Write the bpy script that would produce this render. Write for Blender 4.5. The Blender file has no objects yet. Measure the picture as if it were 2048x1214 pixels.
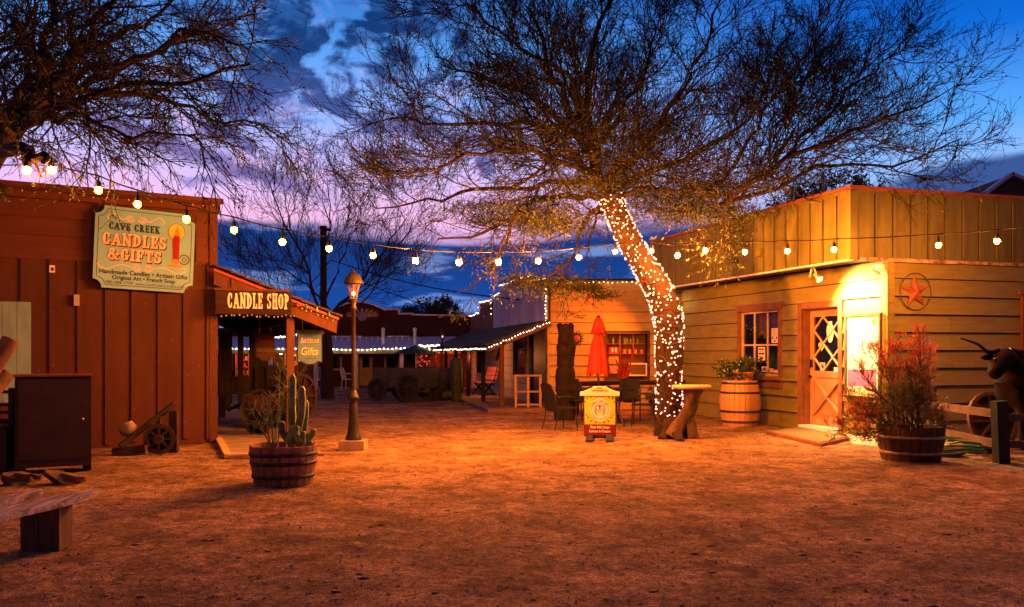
import bpy, math, random
import numpy as np
from mathutils import Matrix, Vector, noise
R = math.radians
rng = np.random.default_rng(7)
random.seed(11)
S = bpy.context.scene
COL = S.collection

# ------------------------------------------------------------------ camera
F_PX, CX, HY, EYE = 1750.0, 1024.0, 705.0, 1.5
cam_d = bpy.data.cameras.new("camera"); cam = bpy.data.objects.new("camera", cam_d); COL.objects.link(cam)
cam.location = (0, 0, EYE); cam.rotation_euler = (R(90), 0, 0)
cam_d.sensor_width = 36; cam_d.lens = 36 * F_PX / 2048
cam_d.shift_y = (HY - 607) / 2048
cam_d.clip_start = .05; cam_d.clip_end = 3000
S.camera = cam
# ------------------------------------------------------------------ exposure
S.view_settings.view_transform = 'Standard'; S.view_settings.look = 'None'
S.view_settings.exposure = 0.2; S.view_settings.gamma = 1
S.cycles.use_denoising = True; S.cycles.denoising_prefilter = 'NONE'
S.cycles.max_bounces = 6; S.cycles.diffuse_bounces = 3; S.cycles.glossy_bounces = 3
S.cycles.sample_clamp_indirect = 4; S.cycles.caustics_reflective = False; S.cycles.caustics_refractive = False
S.cycles.use_light_tree = True
# ------------------------------------------------------------------ world: dusk sky
W = bpy.data.worlds.new("World"); S.world = W; W.use_nodes = True
wt = W.node_tree; wt.nodes.clear()
class NT:
    def __init__(s, t): s.t = t
    def n(s, typ, **kw):
        nd = s.t.nodes.new(typ)
        for k, v in kw.items(): setattr(nd, k, v)
        return nd
    def set(s, sock, v):
        if hasattr(v, 'is_linked') or isinstance(v, bpy.types.NodeSocket): s.t.links.new(v, sock)
        else: sock.default_value = v
    def m(s, op, a, b=0.0, c=None, clamp=False):
        nd = s.n('ShaderNodeMath', operation=op, use_clamp=clamp)
        s.set(nd.inputs[0], a); s.set(nd.inputs[1], b)
        if c is not None: s.set(nd.inputs[2], c)
        return nd.outputs[0]
    def mr(s, v, a, b, c=0.0, d=1.0, smooth=True):
        nd = s.n('ShaderNodeMapRange'); nd.interpolation_type = 'SMOOTHSTEP' if smooth else 'LINEAR'
        s.set(nd.inputs[0], v)
        for i, q in enumerate((a, b, c, d)): nd.inputs[i+1].default_value = q
        return nd.outputs[0]
    def mix(s, f, a, b, mode='MIX'):
        nd = s.n('ShaderNodeMix', data_type='RGBA', blend_type=mode)
        s.set(nd.inputs[0], f)
        s.set(nd.inputs[6], a if not isinstance(a, tuple) else (*a[:3], 1)); s.set(nd.inputs[7], b if not isinstance(b, tuple) else (*b[:3], 1))
        return nd.outputs[2]
    def ramp(s, v, stops):
        nd = s.n('ShaderNodeValToRGB'); s.set(nd.inputs[0], v)
        cr = nd.color_ramp
        while len(cr.elements) < len(stops): cr.elements.new(0.5)
        for e, (p, c) in zip(cr.elements, stops): e.position = p; e.color = (*c, 1)
        return nd.outputs[0]
    def noise(s, vec, scale, detail=5, rough=.55, dist=0.0):
        nd = s.n('ShaderNodeTexNoise'); s.t.links.new(vec, nd.inputs['Vector'])
        nd.inputs['Scale'].default_value = scale; nd.inputs['Detail'].default_value = detail
        nd.inputs['Roughness'].default_value = rough; nd.inputs['Distortion'].default_value = dist
        return nd.outputs[0]
def lin(r, g, b):
    f = lambda c: (c/255/12.92) if c <= 10 else ((c/255+.055)/1.055)**2.4
    return (f(r), f(g), f(b))
n = NT(wt)
tc = n.n('ShaderNodeTexCoord'); sx = n.n('ShaderNodeSeparateXYZ'); wt.links.new(tc.outputs['Generated'], sx.inputs[0])
X, Y, Z = sx.outputs
hyp = n.m('SQRT', n.m('ADD', n.m('MULTIPLY', X, X), n.m('MULTIPLY', Y, Y)))
el = n.m('DIVIDE', Z, n.m('MAXIMUM', hyp, .02))          # tangent of the elevation
az = n.m('ARCTAN2', X, Y)                                 # 0 straight ahead, + right
# clear sky of each side, by elevation
left = n.ramp(el, [(0.0, lin(40, 96, 170)), (.08, lin(90, 120, 195)), (.15, lin(226, 170, 212)), (.20, lin(192, 172, 230)), (.26, lin(134, 162, 232)), (.34, lin(76, 140, 216)), (.42, lin(26, 84, 170)), (.55, lin(16, 40, 96)), (.9, lin(52, 44, 88))])
right = n.ramp(el, [(0.0, lin(60, 110, 180)), (.12, lin(110, 152, 218)), (.18, lin(136, 172, 232)), (.24, lin(78, 150, 226)), (.33, lin(10, 94, 192)), (.42, lin(2, 66, 160)), (.55, lin(12, 36, 92)), (.9, lin(52, 44, 88))])
base = n.mix(n.mr(az, -.02, .42), left, right)
# stretched coordinates for clouds
cv = n.n('ShaderNodeCombineXYZ'); n.set(cv.inputs[0], az); n.set(cv.inputs[1], n.m('MULTIPLY', el, 1.5)); cv.inputs[2].default_value = 3.3
cb = n.n('ShaderNodeCombineXYZ'); n.set(cb.inputs[0], az); n.set(cb.inputs[1], n.m('MULTIPLY', el, 5.0)); cb.inputs[2].default_value = 1.3
n1 = n.noise(cv.outputs[0], 15.0, 10, .60, .5)
n2 = n.noise(cb.outputs[0], 5.0, 6, .5, .3)
n3 = n.noise(cv.outputs[0], 21.0, 9, .62, .6)
# mottled clouds in the upper middle-left
zone = n.m('MULTIPLY', n.mr(n.m('ABSOLUTE', n.m('ADD', az, .22)), .08, .24, 1, 0), n.mr(el, .19, .31))
puff = n.m('MULTIPLY', n.mr(n.m('ADD', n1, n.m('MULTIPLY', zone, .13)), .53, .66), n.mr(el, .13, .22))
pink = n.mr(n.m('ADD', n3, n.m('MULTIPLY', puff, .05)), .50, .68)
c = n.mix(n.m('MULTIPLY', pink, n.m('MULTIPLY', n.mr(el, .36, .17, .30, .62), n.mr(az, .2, -.1))), base, n.mix(n.mr(el, .2, .4), lin(232, 170, 200), lin(140, 160, 226)))
dark = n.mix(n.mr(el, .20, .34), lin(70, 86, 158), lin(2, 36, 92))
dark = n.mix(n.m('MULTIPLY', n.mr(n3, .48, .64), .38), dark, n.mix(n.mr(el, .2, .32), lin(150, 130, 190), lin(38, 100, 176)))
c = n.mix(n.m('MULTIPLY', n.m('MULTIPLY', puff, .92), n.mr(az, .45, .12)), c, dark)
sd_ = n.m('ADD', n.m('SUBTRACT', n.m('ADD', el, n.m('MULTIPLY', n.m('SUBTRACT', n3, .5), .035)), .226), n.m('MULTIPLY', n.m('ADD', az, .396), .27))
stk = n.m('MULTIPLY', n.mr(n.m('ABSOLUTE', sd_), .004, .016, 1, 0), n.m('MULTIPLY', n.mr(az, -.60, -.48), n.mr(az, -.18, -.27)))
c = n.mix(n.m('MULTIPLY', stk, .85), c, lin(96, 84, 146))
# the low dark bank with bright slits
bank = n.m('MULTIPLY', n.mr(n.m('ADD', el, n.m('MULTIPLY', n.m('SUBTRACT', n2, .5), .10)), .152, .125), n.mr(az, .62, .3, .55, 1))
slit = n.mr(n.noise(cb.outputs[0], 9.0, 5, .5, .2), .56, .68)
bankc = n.mix(n.m('MULTIPLY', slit, .62), n.mix(n.mr(el, .02, .13), lin(10, 66, 146), lin(12, 48, 112)), lin(120, 150, 212))
c = n.mix(bank, c, bankc)
# long lens cloud on the right
lens = n.m('MULTIPLY', n.mr(n.m('ABSOLUTE', n.m('SUBTRACT', n.m('ADD', el, n.m('MULTIPLY', n.m('SUBTRACT', n2, .5), .03)), n.m('ADD', .163, n.m('MULTIPLY', n.m('SUBTRACT', az, .42), .16)))), .013, .024, 1, 0), n.mr(az, .37, .43))
c = n.mix(n.m('MULTIPLY', lens, .9), c, lin(22, 52, 112))
c = n.mix(n.mr(Y, -.05, -.5), c, lin(76, 48, 76))
c = n.mix(n.mr(el, 0.0, -.05), c, (.01, .012, .02))
sky = n.n('ShaderNodeTexSky', sky_type='NISHITA'); sky.sun_disc = False
sky.sun_elevation = R(-4); sky.sun_rotation = R(-25)
bg1 = n.n('ShaderNodeBackground'); wt.links.new(sky.outputs[0], bg1.inputs[0]); bg1.inputs[1].default_value = .02
bg2 = n.n('ShaderNodeBackground'); wt.links.new(c, bg2.inputs[0]); bg2.inputs[1].default_value = 1.22
ad = n.n('ShaderNodeAddShader'); wt.links.new(bg1.outputs[0], ad.inputs[0]); wt.links.new(bg2.outputs[0], ad.inputs[1])
wo = n.n('ShaderNodeOutputWorld'); wt.links.new(ad.outputs[0], wo.inputs[0])

# ------------------------------------------------------------------ pixel helpers (photo pixels -> world points at a known distance)
def P(px, py, Yd): return Vector(((px-CX)/F_PX*Yd, Yd, EYE-(py-HY)/F_PX*Yd))
def G(px, py, z=0.0):
    Yd = (EYE-z)*F_PX/(py-HY); return Vector(((px-CX)/F_PX*Yd, Yd, z))
class Frame:
    """local x along a wall to the viewer's right, y into the building, z up"""
    def __init__(s, ox, oy, deg, oz=0): s.M = Matrix.Translation((ox, oy, oz)) @ Matrix.Rotation(R(deg), 4, 'Z'); s.I = s.M.inverted(); s.o = Vector((ox, oy, oz)); s.a = R(deg)
    def on(s, px, py, y=0.0):
        d = s.I.to_3x3() @ Vector(((px-CX)/F_PX, 1, -(py-HY)/F_PX)); o = s.I @ Vector((0, 0, EYE))
        t = (y-o.y)/d.y; q = o + d*t; return q.x, q.z
    def w(s, x, y, z): return s.M @ Vector((x, y, z))

# ------------------------------------------------------------------ materials
_mats = {}
def M(name, c, var=.25, scale=6, rough=.8, bump=.15, bscale=40, stretch=(1, 1, 1), metal=0.0, island=0.0, stain=None, c2=None, spec=.3, bdist=.01, chip=None):
    if name in _mats: return _mats[name]
    m = bpy.data.materials.new(name); m.use_nodes = True; t = m.node_tree; k = NT(t)
    b = t.nodes['Principled BSDF']; tcn = k.n('ShaderNodeTexCoord'); mp = k.n('ShaderNodeMapping')
    t.links.new(tcn.outputs['Object'], mp.inputs[0]); mp.inputs['Scale'].default_value = stretch; v = mp.outputs[0]
    nz = k.noise(v, scale, 6, .6)
    lo = tuple(x*(1-var) for x in c); hi = c2 or tuple(min(1, x*(1+var)) for x in c)
    f = k.mr(nz, .3, .7)
    if island:
        g = k.n('ShaderNodeNewGeometry'); f2 = k.m('ADD', k.m('MULTIPLY', f, 1-island), k.m('MULTIPLY', g.outputs['Random Per Island'], island))
        f = f2
    col = k.mix(f, lo, hi)
    if stain: col = k.mix(k.mr(k.noise(tcn.outputs['Object'], stain[1], 8, .65), stain[2], stain[2]+.12, 0, stain[3]), col, stain[0])
    if chip: col = k.mix(k.mr(k.noise(v, chip[1], 5, .7), chip[2], chip[2]+.02), col, chip[0])
    t.links.new(col, b.inputs['Base Color']); b.inputs['Roughness'].default_value = rough
    b.inputs['Metallic'].default_value = metal; b.inputs['Specular IOR Level'].default_value = spec
    if bump:
        bn = k.n('ShaderNodeBump'); bn.inputs['Strength'].default_value = min(1, bump); bn.inputs['Distance'].default_value = bdist
        t.links.new(k.noise(v, bscale, 6, .65), bn.inputs['Height']); t.links.new(bn.outputs[0], b.inputs['Normal'])
    _mats[name] = m; return m
def EM(name, c, s, sampling=True):
    if name in _mats: return _mats[name]
    m = bpy.data.materials.new(name); m.use_nodes = True; t = m.node_tree; b = t.nodes['Principled BSDF']
    b.inputs['Base Color'].default_value = (.8, .8, .8, 1); b.inputs['Emission Color'].default_value = (*c, 1); b.inputs['Emission Strength'].default_value = s
    if not sampling: m.cycles.emission_sampling = 'NONE'
    _mats[name] = m; return m
def GLASS(name, c=(.02, .025, .03), rough=.06, alpha=1.0):
    if name in _mats: return _mats[name]
    m = bpy.data.materials.new(name); m.use_nodes = True; t = m.node_tree; b = t.nodes['Principled BSDF']
    b.inputs['Base Color'].default_value = (*c, 1); b.inputs['Roughness'].default_value = rough; b.inputs['Alpha'].default_value = alpha
    b.inputs['Specular IOR Level'].default_value = .6
    _mats[name] = m; return m

# ------------------------------------------------------------------ objects
_root = {}
def tag(o, label=None, cat=None, group=None, kind=None):
    if label: o['label'] = label
    if cat: o['category'] = cat
    if group: o['group'] = group
    if kind: o['kind'] = kind
    return o
def thing(name, label, cat, loc=(0, 0, 0), rz=0, group=None, T=None):
    o = bpy.data.objects.new(name, None); COL.objects.link(o); o.empty_display_size = .1
    Mx = T if T is not None else Matrix.Translation(loc) @ Matrix.Rotation(rz, 4, 'Z')
    o.matrix_world = Mx; o.location = Mx.to_translation(); o.rotation_euler = Mx.to_euler()
    _root[o.name] = Mx.copy(); return tag(o, label, cat, group)
def rootM(o):
    while o.parent: o = o.parent
    return _root.get(o.name, Matrix.Identity(4))
def place(o, loc, rz):
    o.location = loc; o.rotation_euler = (0, 0, rz); return o
def copy_tree(o, parent=None):
    c = o.copy(); COL.objects.link(c)
    if parent: c.parent = parent
    for ch in [q for q in bpy.data.objects if q.parent == o]: copy_tree(ch, c)
    return c
class MB:
    def __init__(s, T=None): s.v = []; s.f = []; s.T = T or Matrix.Identity(4); s.smooth = []
    def add(s, vs, fs, smooth=False, T=None):
        k = len(s.v); A = s.T @ T if T is not None else s.T
        s.v += [A @ Vector(q) for q in vs]; s.f += [tuple(i+k for i in f) for f in fs]; s.smooth += [smooth]*len(fs); return s
    def box(s, x0, x1, y0, y1, z0, z1, T=None):
        if x1 < x0: x0, x1 = x1, x0
        if y1 < y0: y0, y1 = y1, y0
        if z1 < z0: z0, z1 = z1, z0
        vs = [(x0, y0, z0), (x1, y0, z0), (x1, y1, z0), (x0, y1, z0), (x0, y0, z1), (x1, y0, z1), (x1, y1, z1), (x0, y1, z1)]
        return s.add(vs, [(3, 2, 1, 0), (4, 5, 6, 7), (0, 1, 5, 4), (1, 2, 6, 5), (2, 3, 7, 6), (3, 0, 4, 7)], T=T)
    def bar(s, a, b, w, h, up=(0, 0, 1)):
        a = Vector(a); b = Vector(b); d = (b-a); L = d.length; d.normalize(); up = Vector(up)
        if abs(d.dot(up)) > .98: up = Vector((1, 0, 0))
        sd = d.cross(up).normalized(); u = sd.cross(d)
        T = Matrix((( *[d.x, sd.x, u.x], a.x), (*[d.y, sd.y, u.y], a.y), (*[d.z, sd.z, u.z], a.z), (0, 0, 0, 1)))
        return s.box(0, L, -w/2, w/2, -h/2, h/2, T=T)
    def prism(s, poly, y0, y1, T=None):
        """poly in local x,z; extruded along y"""
        k = len(poly); a = sum(poly[i][0]*poly[(i+1) % k][1]-poly[(i+1) % k][0]*poly[i][1] for i in range(k))
        if a < 0: poly = poly[::-1]
        vs = [(x, y0, z) for x, z in poly]+[(x, y1, z) for x, z in poly]
        fs = [tuple(range(k)), tuple(range(2*k-1, k-1, -1))]+[(i+k, (i+1) % k+k, (i+1) % k, i) for i in range(k)]
        return s.add(vs, fs, T=T)
    def slab(s, poly, z0, z1, T=None):
        k = len(poly); a = sum(poly[i][0]*poly[(i+1) % k][1]-poly[(i+1) % k][0]*poly[i][1] for i in range(k))
        if a < 0: poly = poly[::-1]
        vs = [(x, y, z0) for x, y in poly]+[(x, y, z1) for x, y in poly]
        fs = [tuple(range(k-1, -1, -1)), tuple(range(k, 2*k))]+[(i, (i+1) % k, (i+1) % k+k, i+k) for i in range(k)]
        return s.add(vs, fs, T=T)
    def tube(s, pts, rad, n=8, cap=True, T=None, wob=0.0, flat=1.0):
        pts = [Vector(p) for p in pts]; K = len(pts)
        if not hasattr(rad, '__len__'): rad = [rad]*K
        vs = []; up = None
        for i, p in enumerate(pts):
            t = (pts[min(i+1, K-1)]-pts[max(i-1, 0)])
            if t.length < 1e-9: t = Vector((0, 0, 1))
            t.normalize()
            if up is None: up = Vector((0, 0, 1)) if abs(t.z) < .9 else Vector((1, 0, 0))
            sd = t.cross(up).normalized(); up = sd.cross(t).normalized()
            for j in range(n):
                a = 2*math.pi*j/n; r = rad[i]*(1+wob*(noise.noise((p*3+Vector((math.cos(a), math.sin(a), 0))*1.3)))) if wob else rad[i]
                vs.append(p+sd*math.cos(a)*r+up*math.sin(a)*r*flat)
        fs = [(i*n+j, i*n+(j+1) % n, (i+1)*n+(j+1) % n, (i+1)*n+j) for i in range(K-1) for j in range(n)]
        s.add(vs, fs, smooth=n > 5, T=T)
        if cap: s.add(vs[:n][::-1], [tuple(range(n))], T=T); s.add(vs[-n:], [tuple(range(n))], T=T)
        return s
    def lathe(s, prof, n=24, T=None, smooth=True, ang=2*math.pi, rf=None):
        vs = []
        for r, z in prof:
            for j in range(n):
                a = ang*j/n; q = r*(rf(j) if rf else 1); vs.append((q*math.cos(a), q*math.sin(a), z))
        K = len(prof)
        fs = [(i*n+j, i*n+(j+1) % n, (i+1)*n+(j+1) % n, (i+1)*n+j) for i in range(K-1) for j in range(n)]
        s.add(vs, fs, smooth=smooth, T=T)
        if prof[0][0] > 1e-4: s.add(vs[:n][::-1], [tuple(range(n))], T=T)
        if prof[-1][0] > 1e-4: s.add(vs[-n:], [tuple(range(n))], T=T)
        return s
    def ball(s, c, r, n=10, sc=(1, 1, 1), lump=0.0, T=None):
        prof = []; vs = []; m = max(4, n//2+1)
        for i in range(m+1):
            ph = math.pi*i/m
            for j in range(n):
                a = 2*math.pi*j/n; d = Vector((math.sin(ph)*math.cos(a), math.sin(ph)*math.sin(a), -math.cos(ph)))
                q = r*(1+lump*noise.noise(d*1.7+Vector(c)*3)) if lump else r
                vs.append(Vector(c)+Vector((d.x*sc[0], d.y*sc[1], d.z*sc[2]))*q)
        fs = [(i*n+j, i*n+(j+1) % n, (i+1)*n+(j+1) % n, (i+1)*n+j) for i in range(m) for j in range(n)]
        return s.add(vs, fs, smooth=True, T=T)
    def build(s, name, mat, parent=None, label=None, kind=None):
        me = bpy.data.meshes.new(name); I = rootM(parent).inverted() if parent else Matrix.Identity(4)
        o = bpy.data.objects.new(name, me); COL.objects.link(o)
        if parent is None and s.v:          # origin at the base of the thing
            xs = [q.x for q in s.v]; ys = [q.y for q in s.v]; zs = [q.z for q in s.v]
            b = Vector(((min(xs)+max(xs))/2, (min(ys)+max(ys))/2, min(zs))); I = Matrix.Translation(-b); o.location = b
            _root[o.name] = Matrix.Translation(b)
        me.from_pydata([I @ q for q in s.v], [], s.f)
        me.polygons.foreach_set('use_smooth', s.smooth); me.update(); me.validate()
        if mat: me.materials.append(mat)
        if parent: o.parent = parent
        return tag(o, label, kind=kind)
def np_obj(name, V, Q, mat, parent, smooth=True, tri=False):
    I = np.array(rootM(parent).inverted()) if parent else np.eye(4)
    V = V@I[:3, :3].T+I[:3, 3]
    me = bpy.data.meshes.new(name); k = Q.shape[1]
    me.vertices.add(len(V)); me.vertices.foreach_set('co', V.astype(np.float32).ravel())
    me.loops.add(Q.size); me.loops.foreach_set('vertex_index', Q.astype(np.int32).ravel())
    me.polygons.add(len(Q)); me.polygons.foreach_set('loop_start', np.arange(0, Q.size, k, dtype=np.int32)); me.polygons.foreach_set('loop_total', np.full(len(Q), k, dtype=np.int32))
    me.polygons.foreach_set('use_smooth', np.full(len(Q), smooth))
    me.update(calc_edges=True); me.materials.append(mat)
    o = bpy.data.objects.new(name, me); COL.objects.link(o)
    if parent: o.parent = parent
    return o

# ------------------------------------------------------------------ lettering
def font_geo(body, size, bold=0.0, shear=0.0, space=1.0, align='CENTER'):
    cu = bpy.data.curves.new('lettering', 'FONT'); cu.body = body; cu.size = size; cu.offset = bold; cu.shear = shear; cu.space_character = space
    cu.align_x = align; cu.align_y = 'BOTTOM_BASELINE'; cu.resolution_u = 4
    ob = bpy.data.objects.new('lettering', cu); COL.objects.link(ob)
    dg = bpy.context.evaluated_depsgraph_get(); me = bpy.data.meshes.new_from_object(ob.evaluated_get(dg))
    vs = [tuple(v.co) for v in me.vertices]; fs = [tuple(p.vertices) for p in me.polygons]
    bpy.data.objects.remove(ob); bpy.data.curves.remove(cu); bpy.data.meshes.remove(me)
    return vs, fs
def put_text(mb, body, x, z, size, y, width=None, bold=0.0, shear=0.0, space=1.0, arc=None):
    """lettering laid flat on plane y (local frame), facing -y; scaled to width"""
    if arc:
        cx, cz, r, a0, a1, inv = arc; nC = len(body)
        for i, chx in enumerate(body):
            if chx == ' ': continue
            a = R(a0+(a1-a0)*(i+.5)/nC); vs, fs = font_geo(chx, size, bold)
            ro = a-math.pi/2 if not inv else a+math.pi/2
            mb.add([(cx+math.cos(a)*r+v[0]*math.cos(ro)-v[1]*math.sin(ro), y, cz+math.sin(a)*r+v[0]*math.sin(ro)+v[1]*math.cos(ro)) for v in vs], fs)
        return
    vs, fs = font_geo(body, size, bold, shear, space)
    if not vs: return
    xs = [v[0] for v in vs]; w = max(xs)-min(xs); mid = (max(xs)+min(xs))/2; k = (width/w) if width else 1
    mb.add([(x+(v[0]-mid)*k, y, z+v[1]) for v in vs], fs)
# slab-serif capitals drawn as strokes; unit height 1
def V_(x, a=0, b=1, w=.19): return [('r', x-w/2, a, x+w/2, b)]
def Sf(x, z, w=.36): return [('r', x-w/2, z-.0, x+w/2, z+.1)]
def H_(z, a, b, w=.1): return [('r', a, z-w/2, b, z+w/2)]
def D_(x0, z0, x1, z1, w=.16): return [('d', x0, z0, x1, z1, w)]
def A_(cx, cz, rx, rz, a0, a1, w0=.1, w1=.2): return [('a', cx, cz, rx, rz, a0, a1, w0, w1)]
GL = {
 'I': (.36, V_(.18)+Sf(.18, 0)+Sf(.18, .9)),
 'L': (.6, V_(.18)+Sf(.18, .9)+H_(.05, .0, .56)+[('r', .46, 0, .57, .3)]),
 'E': (.62, V_(.18)+H_(.05, 0, .56)+H_(.95, 0, .56)+H_(.5, .2, .42)+[('r', .46, 0, .57, .28), ('r', .46, .72, .57, 1), ('r', .38, .36, .46, .64)]),
 'F': (.6, V_(.18)+Sf(.18, 0)+H_(.95, 0, .56)+H_(.5, .2, .42)+[('r', .46, .7, .57, 1), ('r', .38, .36, .46, .64)]),
 'T': (.64, V_(.32)+Sf(.32, 0, .4)+H_(.95, 0, .64)+[('r', 0, .68, .1, 1), ('r', .54, .68, .64, 1)]),
 'H': (.72, V_(.17)+V_(.55)+Sf(.17, 0, .33)+Sf(.17, .9, .33)+Sf(.55, 0, .33)+Sf(.55, .9, .33)+H_(.5, .2, .5)),
 'N': (.76, V_(.16, w=.13)+V_(.6, w=.13)+Sf(.16, 0, .32)+Sf(.13, .9, .26)+Sf(.6, .9, .32)+D_(.13, .95, .6, .05, .2)),
 'A': (.76, D_(.36, .96, .13, .04, .11)+D_(.38, .96, .62, .04, .2)+Sf(.13, 0, .26)+Sf(.62, 0, .3)+H_(.34, .2, .54)),
 'V': (.74, D_(.12, .96, .36, .04, .2)+D_(.6, .96, .38, .04, .11)+Sf(.13, .9, .3)+Sf(.61, .9, .26)),
 'K': (.72, V_(.17)+Sf(.17, 0, .34)+Sf(.17, .9, .34)+D_(.22, .45, .56, .93, .1)+D_(.32, .55, .58, .05, .2)+Sf(.58, 0, .26)+Sf(.56, .9, .26)),
 'C': (.64, A_(.32, .5, .29, .48, 48, 312, .1, .22)+[('r', .46, .64, .56, .92), ('r', .46, .08, .56, .34)]),
 'G': (.68, A_(.32, .5, .29, .48, 48, 300, .1, .22)+[('r', .46, .64, .56, .92), ('r', .43, .08, .59, .42), ('r', .35, .38, .65, .47)]),
 'O': (.7, A_(.34, .5, .32, .49, 0, 360, .1, .22)),
 'D': (.7, V_(.18)+A_(.22, .5, .42, .47, -90, 90, .1, .2)+H_(.05, 0, .26)+H_(.95, 0, .26)),
 'P': (.62, V_(.18)+Sf(.18, 0)+A_(.2, .71, .36, .26, -90, 90, .09, .19)+H_(.95, 0, .22)),
 'R': (.72, V_(.18)+Sf(.18, 0, .34)+A_(.2, .73, .36, .24, -90, 90, .09, .19)+H_(.95, 0, .22)+D_(.34, .5, .58, .04, .19)+Sf(.6, 0, .22)),
 'S': (.6, A_(.29, .73, .24, .24, 30, 270, .1, .18)+A_(.29, .27, .25, .26, -150, 90, .1, .18)+[('r', .44, .7, .53, .98), ('r', .04, .02, .13, .32)]),
 '&': (.86, A_(.34, .76, .2, .22, 0, 360, .09, .15)+A_(.34, .28, .3, .28, 40, 330, .1, .18)+D_(.26, .62, .74, .02, .16)+D_(.56, .16, .78, .52, .08)+H_(.52, .58, .84, .08)),
 ' ': (.36, []),
}
def slab_text(mb, txt, x0, x1, z0, h, y, dx=0.0, dz=0.0, fat=0.0):
    adv = sum(GL[c][0]+.09 for c in txt)-.09; kx = (x1-x0)/adv; x = x0; lay = 0
    for ch in txt:
        w, st = GL[ch]
        for q in st:
            lay += 1; yy = y-.0004*(lay % 7)
            def pt(a, b): return (x+a*kx+dx, yy, z0+b*h+dz)
            if q[0] == 'r':
                _, a, b, c2, d = q; a -= fat; b -= fat; c2 += fat; d += fat
                mb.add([pt(a, b), pt(c2, b), pt(c2, d), pt(a, d)], [(0, 1, 2, 3)])
            elif q[0] == 'd':
                _, a, b, c2, d, ww = q; ww = ww/2+fat
                mb.add([pt(a-ww, b), pt(a+ww, b), pt(c2+ww, d), pt(c2-ww, d)], [(0, 1, 2, 3)])
            else:
                _, cx, cz, rx, rz, a0, a1, w0, w1 = q; N = 16; vs = []
                for i in range(N+1):
                    an = R(a0+(a1-a0)*i/N); t = abs(math.cos(an)); ww = (w0+(w1-w0)*t)+fat*2
                    ca, sa = math.cos(an), math.sin(an)
                    vs.append(pt(cx+ca*(rx+fat), cz+sa*(rz+fat))); vs.append(pt(cx+ca*(rx-ww+fat), cz+sa*(rz-ww*.8+fat)))
                mb.add(vs, [(2*i, 2*i+2, 2*i+3, 2*i+1) for i in range(N)])
        x += (w+.09)*kx
def ribbon(mb, pts, w, y):
    """flat painted line in local x,z on plane y; pts list, w width or list"""
    vs = []; K = len(pts)
    for i in range(K):
        a = Vector(pts[max(0, i-1)]); b = Vector(pts[min(K-1, i+1)]); t = (b-a).normalized(); nn = Vector((-t.y, t.x)); ww = w[i] if hasattr(w, '__len__') else w
        p = Vector(pts[i]); vs += [(p.x+nn.x*ww/2, y, p.y+nn.y*ww/2), (p.x-nn.x*ww/2, y, p.y-nn.y*ww/2)]
    mb.add(vs, [(2*i, 2*i+1, 2*i+3, 2*i+2) for i in range(K-1)])
def disc(mb, cx, cz, rx, rz, y, n=24, a0=0, a1=360):
    pts = [(cx+rx*math.cos(R(a0+(a1-a0)*i/n)), y, cz+rz*math.sin(R(a0+(a1-a0)*i/n))) for i in range(n+1)]
    mb.add([(cx, y, cz)]+pts, [(0, i+1, i+2) for i in range(n)])

# ------------------------------------------------------------------ wall cladding
def cut(x0, x1, z0, z1, holes):
    """rectangles of [x0,x1]x[z0,z1] outside the holes"""
    res = [(x0, x1, z0, z1)]
    for hx0, hx1, hz0, hz1 in holes:
        nx = []
        for a, b, c, d in res:
            if hx1 <= a or hx0 >= b or hz1 <= c or hz0 >= d: nx.append((a, b, c, d)); continue
            if hx0 > a: nx.append((a, hx0, c, d))
            if hx1 < b: nx.append((hx1, b, c, d))
            m0, m1 = max(a, hx0), min(b, hx1)
            if hz0 > c: nx.append((m0, m1, c, hz0))
            if hz1 < d: nx.append((m0, m1, hz1, d))
        res = nx
    return res
def clap(mb, x0, x1, z0, z1, h, holes=(), thick=.035, seams=(), y=0.0):
    """lap siding: each board slopes out to its lower edge"""
    k = max(1, round((z1-z0)/h)); h = (z1-z0)/k
    for i in range(k):
        a, b = z0+i*h, z0+(i+1)*h; j = random.uniform(-.004, .004)
        xs = [x0]+sorted(s for s in seams if random.random() < .6 and x0 < s < x1)+[x1]
        for q in range(len(xs)-1):
            jj = j+random.uniform(-.003, .003)
            for (p0, p1, c, d) in cut(xs[q]+(.002 if q else 0), xs[q+1], a, b, holes):
                if abs(c-a) < 1e-6 and i: c = a+.014
                if d-c < .02: continue
                th = lambda z: .006+(thick)*(b-z)/h+jj
                vs = []
                for xx in (p0, p1): vs += [(xx, y, c-.0), (xx, y-th(c), c), (xx, y-th(d), d), (xx, y, d)]
                mb.add(vs, [(0, 1, 2, 3), (7, 6, 5, 4), (0, 4, 5, 1), (1, 5, 6, 2), (2, 6, 7, 3), (3, 7, 4, 0)])
def spline(pts, k=8):
    out = []; P_ = [Vector(p) for p in pts]; n_ = len(P_)
    for i in range(n_-1):
        p0, p1, p2, p3 = P_[max(0, i-1)], P_[i], P_[i+1], P_[min(n_-1, i+2)]
        for j in range(k):
            t = j/k; out.append(.5*((2*p1)+(p2-p0)*t+(2*p0-5*p1+4*p2-p3)*t*t+(-p0+3*p1-3*p2+p3)*t**3))
    out.append(P_[-1]); return out
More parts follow.
